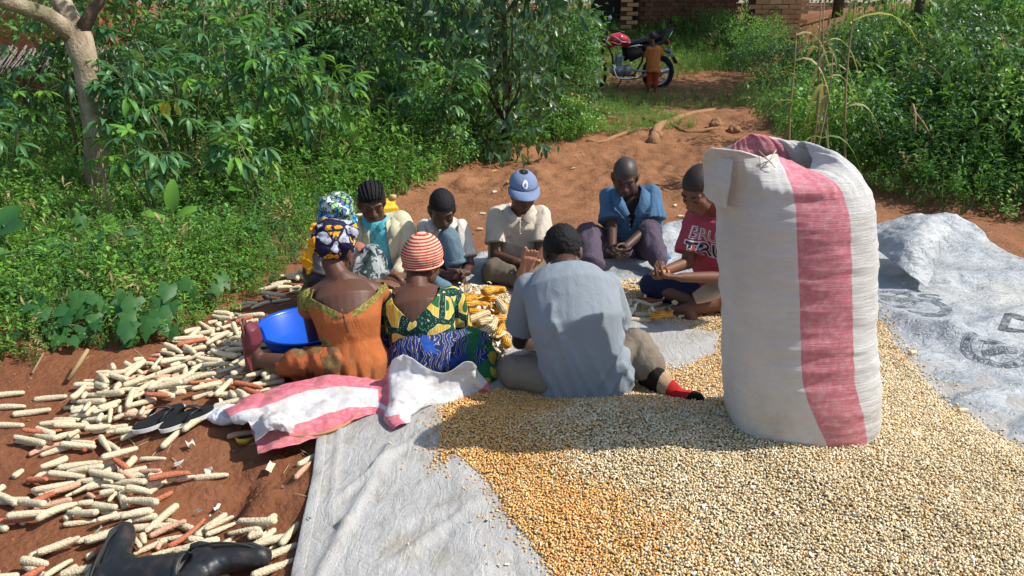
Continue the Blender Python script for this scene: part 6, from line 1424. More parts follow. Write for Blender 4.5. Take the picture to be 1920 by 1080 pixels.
# ---- fabrics
M_tee = cloth('grey_blue_jersey', (.23, .262, .292), .05, .9, .35)
M_khaki = cloth('khaki_cotton', (.20, .165, .125), .15); M_polo = cloth('beige_polo', (.52, .45, .35), .10, .9, .5, lambda t, o: t.mix(t.math('MULTIPLY', t.step(t.noise(o, 8, 4, .7), .60, .72), .7), (.55, .48, .38), (.26, .13, .09)))
M_denimj = cloth('blue_jacket_cloth', (.07, .145, .24), .28, .85, .6); M_jeans = cloth('faded_jeans', (.11, .17, .21), .3, .9, .6); M_plum = cloth('plum_trousers', (.085, .065, .088), .2)
M_cream = cloth('cream_shirt', (.56, .52, .46), .10); M_jack = cloth('cream_jacket', (.58, .54, .37), .08); M_teal = cloth('turquoise_polo', (.12, .50, .56), .08)
M_red = cloth('red_tshirt', (.38, .06, .085), .18); M_navy = cloth('navy_shorts', (.02, .026, .06), .2); M_brownp = cloth('brown_trousers', (.13, .105, .075), .2)
M_orangekid = cloth('orange_kid_shirt', (.50, .17, .05), .15); M_redkid = cloth('rust_kid_trousers', (.36, .055, .03), .15); M_cap = cloth('denim_cap', (.17, .225, .35), .14, .9, .3)
def f_beanie(t, o):
    z = t.sep(o)[2]; y = t.sep(o)[1]; n = t.math('MULTIPLY', t.math('SUBTRACT', t.noise(o, 6, 2), .5), .012)
    f = t.math('SINE', t.math('MULTIPLY', t.math('ADD', z, n), 490)); return t.mix(t.step(f, -.25, .1), (.72, .48, .34), (.52, .055, .035))
M_beanie = cloth('striped_knit', (.5, .1, .1), .1, .95, .9, f_beanie)
def f_yg(t, o):      # yellow blossoms with green hearts, dark green beaded bands
    d = t.n('VectorMath', {0: o, 1: t.n('VectorMath', {0: t.noise(o, 9, 2, out='Color'), 'Scale': .05}, operation='SCALE').outputs[0]}, operation='ADD').outputs[0]
    v = t.voro(d, 8.5); e = t.voro(d, 8.5, feature='DISTANCE_TO_EDGE'); w_ = t.noise(o, 70, 2)
    c = t.mix(t.step(v, .30, .28), (.60, .40, .03), (.025, .12, .045)); c = t.mix(t.math('MULTIPLY', t.step(t.wave(d, 22, 3, 1), .93, .97), t.step(v, .28, .3)), c, (.62, .58, .40))
    c = t.mix(t.step(e, .135, .12), c, (.60, .56, .38)); c = t.mix(t.step(e, .118, .105), c, (.010, .035, .028)); b_ = t.voro(o, 120); c = t.mix(t.math('MULTIPLY', t.step(b_, .32, .28), t.step(e, .07, .06)), c, (.10, .34, .20))
    return t.mix(t.math('MULTIPLY', t.step(t.noise(o, 4.2, 2), .60, .63), .75), c, (.02, .18, .05))
M_yg = cloth('yellow_green_print', (.5, .4, .1), .1, .85, .4, f_yg)
def f_blue(t, o):
    w_ = t.wave(o, 11, 9, 3, 1.6); v = t.noise(o, 7, 3); c = t.mix(t.step(w_, .52, .58), (.018, .028, .11), (.56, .47, .24)); c = t.mix(t.step(w_, .70, .74), c, (.016, .04, .20)); c = t.mix(t.step(v, .56, .6), c, (.02, .075, .33))
    x = t.sep(o)[0]; g_ = t.math('MULTIPLY', t.step(x, .17, .24), t.step(t.noise(o, 8, 3), .44, .48)); c = t.mix(g_, c, (.02, .13, .04)); return t.mix(t.math('MULTIPLY', t.step(x, .2, .28), t.step(t.voro(o, 9), .30, .27)), c, (.55, .38, .04))
M_blueprint = cloth('blue_wave_print', (.1, .1, .4), .1, .85, .5, f_blue)
def f_wrapnavy(t, o):
    d = t.n('VectorMath', {0: o, 1: t.n('VectorMath', {0: t.noise(o, 12, 2, out='Color'), 'Scale': .04}, operation='SCALE').outputs[0]}, operation='ADD').outputs[0]
    vc = t.sep(t.voro(d, 17, 'Color')); e = t.voro(d, 17, feature='DISTANCE_TO_EDGE')
    c = t.mix(t.step(vc[0], .52, .53), (.018, .016, .048), (.40, .42, .48)); c = t.mix(t.math('MULTIPLY', t.step(vc[1], .66, .67), t.step(t.noise(o, 30, 2), .40, .44)), c, (.72, .34, .01))
    c = t.mix(t.step(e, .10, .07), c, (.018, .016, .045)); return t.mix(t.math('MULTIPLY', t.step(t.voro(o, 60), .30, .26), .8), c, (.03, .03, .08))
M_wrapnavy = cloth('navy_yellow_print', (.1, .1, .1), .1, .8, .5, f_wrapnavy)
def f_wrapgreen(t, o):
    v = t.voro(o, 42, feature='DISTANCE_TO_EDGE'); w_ = t.wave(t.mp(o, (1, 1, 1), (.5, .6, .2)), 16, 6, 2, 1.5); c = t.mix(t.step(w_, .5, .54), (.10, .17, .33), (.30, .52, .16)); c = t.mix(t.step(t.noise(o, 9, 2), .58, .6), c, (.03, .30, .55)); c = t.mix(t.step(v, .10, .07), c, (.02, .025, .08))
    return t.mix(t.step(t.noise(t.mp(o, (1, 1, 1), (0, 0, 0), (4, 3, 2)), 26, 2), .58, .62), c, (.60, .62, .58))
M_wrapgreen = cloth('green_blue_print', (.1, .1, .1), .1, .8, .5, f_wrapgreen)
def f_orange(t, o):
    bd = t.attr('band'); n = t.noise(o, 20, 3); m = t.noise(o, 90, 3, .7)
    ol = t.mix(t.step(m, .48, .58), (.15, .13, .03), (.30, .27, .07)); og = t.mix(n, (.34, .095, .028), (.46, .145, .045)); og = t.mix(t.math('MULTIPLY', t.step(m, .52, .66), .5), og, (.22, .12, .05)); og = t.mix(t.math('MULTIPLY', t.step(t.noise(o, 7, 3), .60, .66), .6), og, (.24, .10, .04))
    return t.mix(t.step(bd, .45, .55), og, ol)
M_orange = cloth('orange_olive_dress', (.5, .2, .05), .1, .85, .5, f_orange)
def f_skirt2(t, o):
    w_ = t.noise(t.mp(o, (1, 1, 1), (0, 0, 0), (3, 1, 2)), 7, 3); m = t.noise(o, 90, 3, .7); c = t.mix(t.step(w_, .50, .56), (.36, .10, .035), (.16, .10, .04)); c = t.mix(t.step(w_, .60, .66), c, (.20, .18, .06)); return t.mix(t.math('MULTIPLY', t.step(m, .55, .66), .5), c, (.45, .16, .07))
M_skirt2 = cloth('orange_olive_skirt', (.5, .2, .05), .1, .85, .5, f_skirt2)
M_greyprint = cloth('grey_batik', (.3, .3, .3), .1, .85, .5, lambda t, o: t.mix(t.step(t.noise(o, 16, 4, .6, 1.2), .50, .56), (.32, .35, .34), (.035, .05, .055)))
M_leather = simple('dark_jacket', (.022, .022, .025), .45, .4, bump=.5, bscale=14, bdist=.02)
M_stripewrap = cloth('checked_wrapper', (.4, .1, .1), .1, .85, .4, lambda t, o: t.mix(t.step(t.wave(o, 14, 2), .5, .6), t.mix(t.step(t.wave(o, 12, 2, direction='Z'), .5, .6), (.55, .10, .07), (.03, .04, .16)), (.60, .55, .50)))
M_sock = cloth('knitted_sock', (.5, .1, .1), .1, .95, .8, lambda t, o: t.ramp(t.attr('sx'), [(0, (.018, .015, .012)), (.27, (.018, .015, .012)), (.28, (.36, .26, .16)), (.44, (.36, .26, .16)), (.45, (.42, .022, .022)), (.78, (.42, .022, .022)), (.79, (.008, .008, .008))], 'CONSTANT'))
M_metal = simple('zip_metal', (.10, .08, .07), .4, .5, .5)

# ---------------------------------------------------------------- man in the grey-blue T-shirt (back to the camera)
P = Person(1095, 745, 3.02, 'man in a grey-blue T-shirt sitting with his back to the camera', 1.05, skin=1); J = P.J; P.side = Vector((1, .03, 0)); b = P.b
H = J(1054, 472, 3.30); M = dirmat((-.12, 1, -.75)); nk = J(1060, 505, 3.17)
sp = [J(1096, 712, 3.02), J(1088, 660, 2.99), J(1078, 600, 3.00), J(1068, 545, 3.09), J(1062, 514, 3.17)]
S1, S2 = J(992, 540, 3.16), J(1136, 538, 3.16); E1, E2 = J(975, 640, 3.28), J(1158, 622, 3.32); W1, W2 = J(1030, 652, 3.54), J(1100, 650, 3.56)
head(b, H, M, 1.0, neck=nk, nr=.056); P.torso(b, sp); b.cone(S1, S2, .055, .055)
P.arm(b, S1, E1, W1); P.arm(b, S2, E2, W2); hand(b, W1, W2-W1+Vector((0, .05, 0)), (0, 0, -1), 1, 35, 1); hand(b, W2, W1-W2+Vector((0, .06, .01)), (0, 0, -1), 1, 35, -1)
K = P.K; HL, HR = K(1042, 708, .09), K(1138, 702, .10); KL, AL = K(966, 698, .095), K(1060, 665, .07); KR, AR = K(1192, 652, .19), K(1228, 702, .125)
P.leg(b, HL, KL, AL); P.leg(b, HR, KR, AR); foot(b, AL, AL+Vector((.15, .08, 0)), toes=False); P.body()
hair(P.root, H, M, M_hairm, 1.0, .009, (.082, .05), (-.108, -.052), .004); face_bits(P.root, H, M)
s = Blob(); rt_ = [(.185, .135), (.165, .122), (.178, .125), (.182, .122), (.130, .078)]; P.torso(s, sp, .010, rt_); s.cone(S1, S2, .062, .062); s.loft([sp[4], sp[4].lerp(nk, .9)+Vector((0, .01, .012))], [(.105, .08), (.070, .068)], (1, 0, 0))
for S_, E in ((S1, E1), (S2, E2)): P.sleeve(s, S_, E, .72, .016, (.050, .047), .016)
cx = sp[0]; s.loft([cx+Vector((.0, 0, -.045)), cx+Vector((0, 0, .04)), sp[1]], [(.216, .165), (.212, .158), (.184, .138)], (1, 0, 0), 26)
def teefold(V, N):
    d = .0035*(ridged(V*np.array([1, 1, .35]), 7, 4)-.6); 
    for (x0, z0, x1, z1, a, w_) in ((-.14, .40, -.02, .06, .016, .014), (-.10, .34, .06, .02, .013, .012), (.16, .32, .04, .14, .012, .012), (.19, .24, .04, .03, .015, .013), (.0, .28, .12, .02, .010, .012), (-.15, .24, -.05, .0, .012, .012), (.20, .15, .10, .0, .012, .012), (-.16, .14, -.10, .0, .012, .01), (.14, .20, .20, .08, .012, .01), (-.15, .46, -.17, .30, .010, .012), (.13, .46, .17, .30, .010, .012)):
        P2 = np.c_[V[:, 0], V[:, 2]]; d = d+a*np.exp(-(line_d(P2, [(x0, z0), (x1, z1)])/w_)**2)*(N[:, 1] < .3)
    return d
me = s.mesh('t_shirt', .0075, 4, .8); displace(me, teefold); link('t_shirt', me, P.root, M_tee)
ring_ = [nk+Vector((.078*math.cos(a)*1.0, .066*math.sin(a)+.004, .006+.012*math.sin(a))) for a in np.linspace(0, 2*math.pi, 25)]; MB().tube(ring_, .0065, 8).build('collar', M_tee, P.root)
s = Blob(); s.ell(J(1096, 716, 3.05), (.165, .11, .09)); P.leg(s, HL, KL, AL, .016); P.leg(s, HR, KR, KR.lerp(AR, .62), .018, (.082, .062, .060, .058)); s.flat(KR, KR.lerp(AR, .8), .075, .068); garment(P, 'trousers', s, M_khaki, .008, 3, .007, 8)
s = Blob(); toe = K(1298, 732, .105); hl, bl = foot(s, AR, toe, (.1, -.2, 1), 1.12, False); s.cone(bl+Vector((-.03, 0, .012)), bl+Vector((.048, -.012, .010)), .046, .040); s.cone(AR, bl+Vector((-.02, 0, .012)), .042, .042); s.cone(KR.lerp(AR, .8), AR, .036, .040); me = s.mesh('sock', .006, 3)
V = verts(me); ax = (toe-AR).normalized(); q = (V-np.array(AR+Vector((-.045, 0, 0))))@np.array(ax); vec_attr(me, 'sx', np.clip(q/.255, 0, 1), 'FLOAT'); displace(me, lambda V, N: .0012*fbm(V, 160, 3, 2)); link('sock', me, P.root, M_sock)

# ---------------------------------------------------------------- woman in the orange dress
P = Person(655, 705, 3.27, 'woman in an orange dress and navy and yellow headwrap with her back to the camera', .98, skin=0); J = P.J; P.side = Vector((1, .08, 0)); b = P.b
H = J(630, 468, 3.42); M = dirmat((.42, .9, -.28)); nk = J(642, 530, 3.34)
sp = [J(664, 682, 3.22), J(660, 640, 3.22), J(653, 600, 3.23), J(646, 562, 3.28), J(644, 538, 3.33)]
S1, S2 = J(580, 562, 3.33), J(708, 548, 3.36); E1, E2 = J(592, 640, 3.50), J(722, 622, 3.55); W1, W2 = J(640, 640, 3.75), J(700, 640, 3.78)
head(b, H, M, .97, neck=nk, nr=.050); P.torso(b, sp, 0, [(.15, .115), (.115, .09), (.135, .10), (.155, .10), (.115, .066)]); b.cone(S1, S2, .045, .045)
b.cone(nk+Vector((0, 0, .02)), S1, .045, .045).cone(nk+Vector((0, 0, .02)), S2, .045, .045)
for q in (-1, 1): b.ell(J(646+q*26, 575, 3.25)+Vector((0, -.018, 0)), (.050, .045, .065))
P.arm(b, S1, E1, W1); P.arm(b, S2, E2, W2); hand(b, W1, (.6, .6, 0), (0, 0, -1), .95, 35, 1); hand(b, W2, (-.6, .6, 0), (0, 0, -1), .95, 35, -1)
K = P.K; HL = K(628, 676, .11); KL, AL = K(558, 684, .09), K(488, 676, .08); P.leg(b, HL, KL, AL, 0, (.085, .055, .050, .038)); foot(b, AL, AL+Vector((-.02, .0, .2)), (1, .2, .0), .98)
HR = K(690, 672, .09); P.leg(b, HR, K(705, 640, .07), K(690, 615, .06), 0, (.07, .05, .045, .035)); P.body()
face_bits(P.root, H, M, .97); hair(P.root, H, M, M_hairm, .97, .006, (.08, .05), (-.1, -.065))
T = Matrix.Translation(H)@M.to_4x4(); s = Blob()
s.ell((0, -.015, .035), (.088, .108, .092)); s.ell((-.01, -.02, .095), (.085, .085, .045)); s.ell((.03, .03, .105), (.05, .05, .035)); s.cone((-.085, -.02, .06), (.08, .0, .085), .028, .030); s.cone((-.07, -.06, .03), (.08, -.04, .04), .036, .034); s.cone((-.075, .05, .09), (-.10, .03, .12), .026, .018)
s.cone((-.06, -.09, .0), (.06, -.085, .005), .024, .022); me = s.mesh('headwrap', .0055, 2); displace(me, lambda V, N: .012*(ridged(V*np.array([.6, 1, 1.8])@np.array([[1, 0, .4], [0, 1, .3], [-.4, -.3, 1]]), 11, 3)-.6)); o = link('headwrap', me, P.root, M_wrapnavy); o.matrix_local = T
M_yf = cloth('mustard_cloth', (.70, .32, .015), .2, .8, .6); s = Blob(); s.loft([(-.045, -.105, .01), (-.062, -.118, -.03), (-.068, -.112, -.085), (-.058, -.105, -.115)], [(.016, .008), (.026, .008), (.028, .009), (.008, .006)], (1, .2, 0)); me = s.mesh('headwrap_tail', .005, 2); wrinkle(me, .008, 26, 3, (1, 1, .5)); o = link('headwrap_tail', me, P.root, M_yf); o.matrix_local = T
s = Blob(); s.ell((-.095, -.05, .075), (.018, .026, .034)); s.ell((-.05, -.108, .030), (.036, .016, .022)); me = s.mesh('headwrap_knot', .005, 2); wrinkle(me, .008, 24, 6, (1, 1, 1)); o = link('headwrap_knot', me, P.root, M_yf); o.matrix_local = T
# earring hoop
o = MB().ball((0, 0, 0), (.004, .004, .012)).build('earring', M_eyew, P.root); o.location = H+M@Vector((.086, -.004, -.05))
s = Blob(); P.torso(s, sp[1:], .011, [(.118, .095), (.142, .108), (.166, .11), (.125, .075)]); s.loft([J(659, 632, 3.22), J(662, 665, 3.20), J(666, 690, 3.20), J(668, 712, 3.20)], [(.125, .10), (.150, .125), (.178, .150), (.185, .158)], (1, .08, 0), 30)
for S_, E in ((S1, E1), (S2, E2)): P.sleeve(s, S_, E, .22, .010, (.046, .044), .006)
me = s.mesh('dress', .0065, 3); wrinkle(me, .0035, 9, 2); zw = J(0, 645, 3.2).z; displace(me, lambda V, N: .016*(np.abs(np.sin(V[:, 0]*38+2*vnoise(V, 5, 3)))-.5)*sstep(zw, zw-.10, V[:, 2])+.006*ridged(V*np.array([1, 1, .3]), 20, 4)*sstep(zw, zw-.05, V[:, 2]))
nl = [J(540, 552, 3.2), J(572, 556, 3.2), J(650, 588, 3.15), J(705, 556, 3.2), J(745, 540, 3.2)]
nx = [p.x for p in nl]; nz = [p.z for p in nl]
zf = lambda x: float(np.interp(x, nx, nz))
pl = [((a+b_)/2, Vector((-(b_-a).z, 0, (b_-a).x)).normalized()) for a, b_ in zip(nl[:-1], nl[1:])]
me = cutaway(me, pl, lambda c: c.z > zf(c.x)); V = verts(me); dz = np.interp(V[:, 0], nx, nz)-V[:, 2]
w_ = np.abs(V[:, 0]-sp[2].x); band = np.where((dz < .030) & (np.abs(V[:, 0]-nl[2].x) > .03), 1, 0)+np.where((w_ < .115) & (w_ > .06) & (dz > .15) & (V[:, 1] < sp[2].y) & (V[:, 0] < sp[2].x), 1, 0)+np.where((V[:, 0] < nl[1].x+.02) & (dz < .12), 1, 0)+np.where((V[:, 2] < zw-.01) & (V[:, 0] > -.16) & (V[:, 0] < .0) & (np.sin(V[:, 0]*76+1) > -.1), 1, 0)
vec_attr(me, 'band', np.clip(band, 0, 1), 'FLOAT'); solidify(link('dress', me, P.root, M_orange), .003)
zt, zb_ = J(640, 578, 3.13), J(652, 625, 3.105)
bm = bmesh.new(); bm.from_mesh(me); tb = BVHTree.FromBMesh(bm); bm.free(); pts = []
for f in np.linspace(0, 1, 9):
    q = zt.lerp(zb_, f); r = tb.ray_cast(Vector((q.x, -1, q.z)), Vector((0, 1, 0))); pts.append((r[0] if r[0] else q)+Vector((0, -.002, 0)))
MB().tube(pts, .0032, 6).build('zip', M_metal, P.root)
s = Blob(); c0 = K(664, 672, .10); s.cone(HL, KL, .085, .068); s.cone(KL, K(512, 688, .05), .060, .042); s.cone(HR, K(715, 645, .08), .06, .05); s.ell(K(610, 690, .04), (.14, .09, .05)); s.ell(K(560, 688, .03), (.12, .08, .04)); s.cone(K(600, 668, .10), K(560, 705, .02), .05, .035); s.cone(K(570, 668, .09), K(525, 700, .02), .04, .03)
me = s.mesh('skirt', .008, 3); displace(me, lambda V, N: .020*(ridged(np.c_[V[:, 0]*1.2+V[:, 2]*.3, V[:, 1]*.6, V[:, 2]*.25], 8, 5)-.6)+.014*(ridged(V*np.array([.7, 1, 1]), 7, 15)-.6)+.004*fbm(V, 14, 3, 2)); V = verts(me); V[:, 2] = np.maximum(V[:, 2], .004); setv(me, V); link('skirt', me, P.root, M_skirt2)
M_clog = simple('maroon_rubber', (.14, .028, .042), .5, .4); s = Blob(); A = AL
s.loft([A+Vector((-.005, -.0, -.07)), A+Vector((-.035, 0, -.03)), A+Vector((-.05, 0, .05)), A+Vector((-.045, 0, .13)), A+Vector((-.04, 0, .175))], [(.035, .022), (.046, .016), (.048, .013), (.052, .016), (.03, .012)], (0, 1, 0)); s.loft([A+Vector((-.03, 0, .07)), A+Vector((-.015, 0, .10)), A+Vector((-.02, 0, .16)), A+Vector((-.04, 0, .185))], [(.052, .03), (.055, .034), (.052, .030), (.03, .012)], (0, 1, 0)); link('clog', s.mesh('clog', .005, 3), P.root, M_clog)

# ---------------------------------------------------------------- woman in the striped beanie
P = Person(800, 700, 3.34, 'woman in a red striped beanie and yellow and green print dress, back to the camera', .98, skin=0); J = P.J; P.side = Vector((1, -.05, 0)); b = P.b
H = J(792, 494, 3.52); M = dirmat((.62, .75, -.42)); nk = J(783, 545, 3.42)
sp = [J(802, 665, 3.30), J(796, 638, 3.29), J(789, 610, 3.30), J(783, 575, 3.34), J(781, 552, 3.40)]
S1, S2 = J(725, 568, 3.40), J(845, 562, 3.42); E1, E2 = J(712, 640, 3.52), J(862, 632, 3.50); W1, W2 = J(760, 620, 3.78), J(850, 600, 3.80)
head(b, H, M, .97, neck=nk, nr=.050); P.torso(b, sp, 0, [(.17, .125), (.135, .10), (.145, .105), (.155, .10), (.11, .064)]); b.cone(S1, S2, .045, .045)
b.cone(nk+Vector((0, 0, .01)), S1, .045, .045).cone(nk+Vector((0, 0, .01)), S2, .045, .045)
for q in (-1, 1): b.ell(J(783+q*25, 588, 3.31)+Vector((0, -.012, 0)), (.050, .045, .06))
P.arm(b, S1, E1, W1); P.arm(b, S2, E2, W2); hand(b, W1, (.5, .7, 0), (0, 0, -1), .95, 35, 1); hand(b, W2, (-.5, .6, 0), (0, 0, -1), .95, 35, -1)
K = P.K; P.leg(b, K(775, 662, .11), K(745, 635, .11), K(800, 620, .07)); P.leg(b, K(835, 660, .11), K(890, 650, .11), K(860, 625, .07)); P.body()
face_bits(P.root, H, M, .97); T = Matrix.Translation(H)@M.to_4x4()
bm = bmesh.new(); bmesh.ops.create_icosphere(bm, subdivisions=5, radius=1); tilt = Matrix.Rotation(R(22), 3, 'X')
for v in bm.verts:
    z = v.co.z; k = 1+.10*math.exp(-((z-1)/.35)**2); v.co = Vector((v.co.x*.090, v.co.y*.108, z*.098*k)); 
bmesh.ops.bisect_plane(bm, geom=bm.verts[:]+bm.edges[:]+bm.faces[:], plane_co=(0, 0, -.048), plane_no=(0, 0, 1), clear_inner=True)
me = from_bm('beanie', bm); displace(me, lambda V, N: .0035*fbm(V, 12, 3, 3)+.0012*np.sin(V[:, 2]*490)); o = link('beanie', me, P.root, M_beanie); o.matrix_local = T@Matrix.Translation((0, -.014, .040))@Matrix.Rotation(R(24), 4, 'X'); solidify(o, .004)
rg = [(.0845*math.cos(a), .1015*math.sin(a), -.044) for a in np.linspace(0, 2*math.pi, 40)]; o = MB().tube(rg, .007, 8).build('beanie_brim', M_beanie, P.root); o.matrix_local = T@Matrix.Translation((0, -.014, .040))@Matrix.Rotation(R(24), 4, 'X')
s = Blob(); P.torso(s, sp, .012, [(.165, .125), (.138, .108), (.150, .112), (.162, .11), (.122, .074)]); s.cone(S1, S2, .050, .050)
for S_, E in ((S1, E1), (S2, E2)): P.sleeve(s, S_, E, .92, .018, (.050, .046), .012)
me = s.mesh('dress', .0065, 3); wrinkle(me, .004, 9, 12)
V0, VL, VR = J(768, 622, 3.1), J(712, 545, 3.3), J(838, 535, 3.3)
zf = lambda c: c.z > float(np.interp(c.x, [VL.x-.04, VL.x, V0.x, VR.x, VR.x+.05], [VL.z+.02, VL.z, V0.z, VR.z, VR.z+.03])) and c.x > VL.x+.012 and c.x < VR.x-.01 and c.y < sp[3].y+.12
pl = [((VL+V0)/2, Vector((-(V0-VL).z, 0, (V0-VL).x)).normalized()), ((VR+V0)/2, Vector((-(VR-V0).z, 0, (VR-V0).x)).normalized()), (VL+Vector((.012, 0, 0)), Vector((1, 0, 0))), (VR-Vector((.01, 0, 0)), Vector((1, 0, 0)))]
top_ = nk.z-.012
me = cutaway(me, pl+[(Vector((0, 0, top_+.03)), Vector((0, 0, 1)))], lambda c: zf(c)); solidify(link('dress', me, P.root, M_yg), .003)
s = Blob(); c0 = K(800, 662, .10); s.ell(c0, (.18, .15, .125)); s.cone(K(835, 655, .12), K(890, 648, .12), .095, .085); s.ell(K(902, 672, .07), (.075, .09, .07)); s.cone(K(775, 660, .11), K(748, 640, .11), .085, .08); s.ell(K(905, 700, .04), (.065, .075, .045)); s.cone(K(895, 660, .09), K(912, 700, .05), .05, .04)
me = s.mesh('skirt', .008, 3); displace(me, lambda V, N: .018*(ridged(V*np.array([1, .8, 1.2]), 7, 15)-.6)+.010*(ridged(V*np.array([1.3, .8, .5]), 12, 18)-.6)+.004*fbm(V, 14, 3, 2)); V = verts(me); V[:, 2] = np.maximum(V[:, 2], .004); setv(me, V); link('skirt', me, P.root, M_blueprint)

# ---------------------------------------------------------------- woman behind, green and blue headwrap
P = Person(618, 560, 4.05, 'woman in a green and blue headwrap half hidden behind the woman in orange', .97, skin=2); J = P.J; P.side = Vector((.35, 1, 0)); b = P.b
H = J(632, 425, 4.05); M = dirmat((.85, .25, -.35)); nk = J(625, 470, 4.05)
sp = [J(615, 555, 4.08), J(612, 530, 4.08), J(614, 510, 4.07), J(618, 488, 4.06), J(622, 476, 4.05)]
S1, S2 = J(600, 492, 4.0), J(655, 480, 4.22); E1, E2 = J(640, 545, 3.95), J(700, 520, 4.25); W1, W2 = J(705, 530, 4.0), J(740, 515, 4.2)
head(b, H, M, .97, neck=nk); P.torso(b, sp); b.cone(S1, S2, .05, .05); P.arm(b, S1, E1, W1); P.arm(b, S2, E2, W2); hand(b, W1, (1, .1, -.1), (0, 0, -1), .95, 30, 1); hand(b, W2, (1, -.1, -.1), (0, 0, -1), .95, 30, -1)
P.leg(b, J(620, 560, 4.1), J(690, 540, 4.1), J(720, 575, 4.0)); P.body(.007); face_bits(P.root, H, M, .97)
s = Blob(); s.ell((0, -.012, .035), (.090, .112, .088)); s.ell((0, -.035, .105), (.085, .095, .055)); s.ell((-.01, -.02, .150), (.06, .065, .035)); s.cone((-.07, .03, .08), (.08, -.01, .10), .035, .035); me = s.mesh('headwrap', .006, 2); displace(me, lambda V, N: .014*(ridged(V*np.array([.6, 1, 1.6])@np.array([[1, 0, -.4], [0, 1, .3], [.4, -.3, 1]]), 10, 33)-.6)); o = link('headwrap', me, P.root, M_wrapgreen); o.matrix_local = Matrix.Translation(H)@M.to_4x4()
s = Blob(); P.torso(s, sp, .018); s.cone(S1, S2, .066, .066); P.sleeve(s, S1, E1, 1, .022); s.cone(S1, J(588, 545, 4.0), .06, .07); garment(P, 'jacket', s, M_leather, .008, 3, .008, 23)
s = Blob(); s.cone(J(672, 470, 4.28), J(655, 510, 4.2), .055, .06); garment(P, 'shoulder_cloth', s, cloth('terracotta_cloth', (.36, .14, .09), .1), .008, 3, .006, 3)
s = Blob(); s.loft([J(698, 462, 4.25), J(690, 495, 4.16), J(675, 530, 4.1), J(650, 550, 4.05)], [(.045, .03), (.085, .05), (.11, .06), (.12, .07)], (1, -.2, 0)); s.cone(J(705, 480, 4.22), J(712, 510, 4.2), .05, .055); garment(P, 'shawl', s, M_greyprint, .008, 3, .011, 41, sc=11)

# ---------------------------------------------------------------- girl in turquoise polo and cream jacket
P = Person(715, 520, 4.6, 'girl in a turquoise polo shirt and cream jacket looking down', .95, skin=0); J = P.J; P.side = Vector((1, 0, 0)); b = P.b
H = J(697, 377, 4.48); M = dirmat((.28, -1, -.42)); nk = J(706, 404, 4.58)
sp = [J(724, 520, 4.62), J(722, 490, 4.62), J(718, 455, 4.60), J(714, 428, 4.60), J(710, 412, 4.60)]
S1, S2 = J(674, 420, 4.60), J(752, 416, 4.60); E1, E2 = J(664, 480, 4.52), J(772, 478, 4.52); W1, W2 = J(705, 530, 4.32), J(745, 520, 4.30)
head(b, H, M, .98, neck=nk, nr=.048); P.torso(b, sp, 0, [(.16, .12), (.125, .1), (.14, .105), (.15, .10), (.11, .065)]); b.cone(S1, S2, .045, .045); P.arm(b, S1, E1, W1); P.arm(b, S2, E2, W2); hand(b, W1, (1, -.2, 0), (0, -.2, -1), .95, 35, -1); hand(b, W2, (-1, -.2, 0), (0, -.2, -1), .95, 35, 1)
P.leg(b, J(700, 530, 4.6), J(680, 520, 4.25), J(760, 535, 4.15)); P.leg(b, J(745, 530, 4.6), J(785, 515, 4.3), J(740, 540, 4.15)); P.body()
face_bits(P.root, H, M, .98); o = hair(P.root, H, M, M_hairm, .98, .007, (.082, .046), (-.108, -.06), .003)
for k in range(7):      # braided rows over the scalp
    a = R(-54+18*k); pts = []
    for f in np.linspace(0, 1, 12):
        th = R(25+120*f); x = (.0825)*math.sin(a)*math.sin(th)**.5; y = -.012+.103*math.cos(th)*math.cos(a*.4); z = .028+.094*math.sin(th)*math.cos(a)**.6; pts.append((x, y, z))
    o = MB().tube(pts, .0045, 6).build('braid', M_hairm, P.root); o.matrix_local = Matrix.Translation(H)@M.to_4x4()@Matrix.Scale(.98, 4)
s = Blob(); P.torso(s, sp, .012, [(.155, .12), (.128, .11), (.14, .115), (.15, .105), (.10, .070)]); s.cone(S1, S2, .045, .045); garment(P, 'polo_shirt', s, M_teal, .007, 3, .005, 31)
s = Blob(); P.torso(s, sp, .026, [(.158, .12), (.135, .112), (.15, .115), (.158, .105), (.105, .07)]); s.cone(S1, S2, .062, .062)
for S_, E, W_ in ((S1, E1, W1), (S2, E2, W2)): P.sleeve(s, S_, E, 1, .022, (.046, .042)); s.cone(E, E.lerp(W_, .8), .060, .050)
me = s.mesh('jacket', .0065, 3); wrinkle(me, .005, 9, 33); zA, zB = J(0, 420, 4.6).z, J(0, 530, 4.6).z
def jopen(c):
    if c.y > sp[2].y-.02: return False
    f = (zA-c.z)/(zA-zB); cxx = sp[3].x+(sp[0].x-sp[3].x)*f; return -.050-.015*f < c.x-cxx < .050+.035*f
a1, a2 = J(694, 424, 4.5), J(706, 530, 4.5); b1, b2 = J(720, 424, 4.5), J(752, 530, 4.5)
me = cutaway(me, [(a1, Vector((1, 0, .1))), (b1, Vector((1, 0, .2))), (Vector((0, sp[2].y-.02, 0)), Vector((0, 1, 0)))], jopen); solidify(link('jacket', me, P.root, M_jack), .004)
for q in (-1, 1):
    A = [nk+Vector((q*.058, .045, .012)), nk+Vector((q*.066, -.02, .0)), nk+Vector((q*.012, -.085, -.045))]; B = [nk+Vector((q*.080, .05, -.006)), nk+Vector((q*.086, -.045, -.026)), nk+Vector((q*.042, -.112, -.066))]; strip(P.root, 'polo_collar', A, B, M_teal)
    A = [nk+Vector((q*.085, .04, .006)), nk+Vector((q*.096, -.04, -.006)), nk+Vector((q*.072, -.11, -.10))]; B = [nk+Vector((q*.130, .04, -.016)), nk+Vector((q*.150, -.07, -.034)), nk+Vector((q*.118, -.125, -.115))]; strip(P.root, 'jacket_collar', A, B, M_jack)
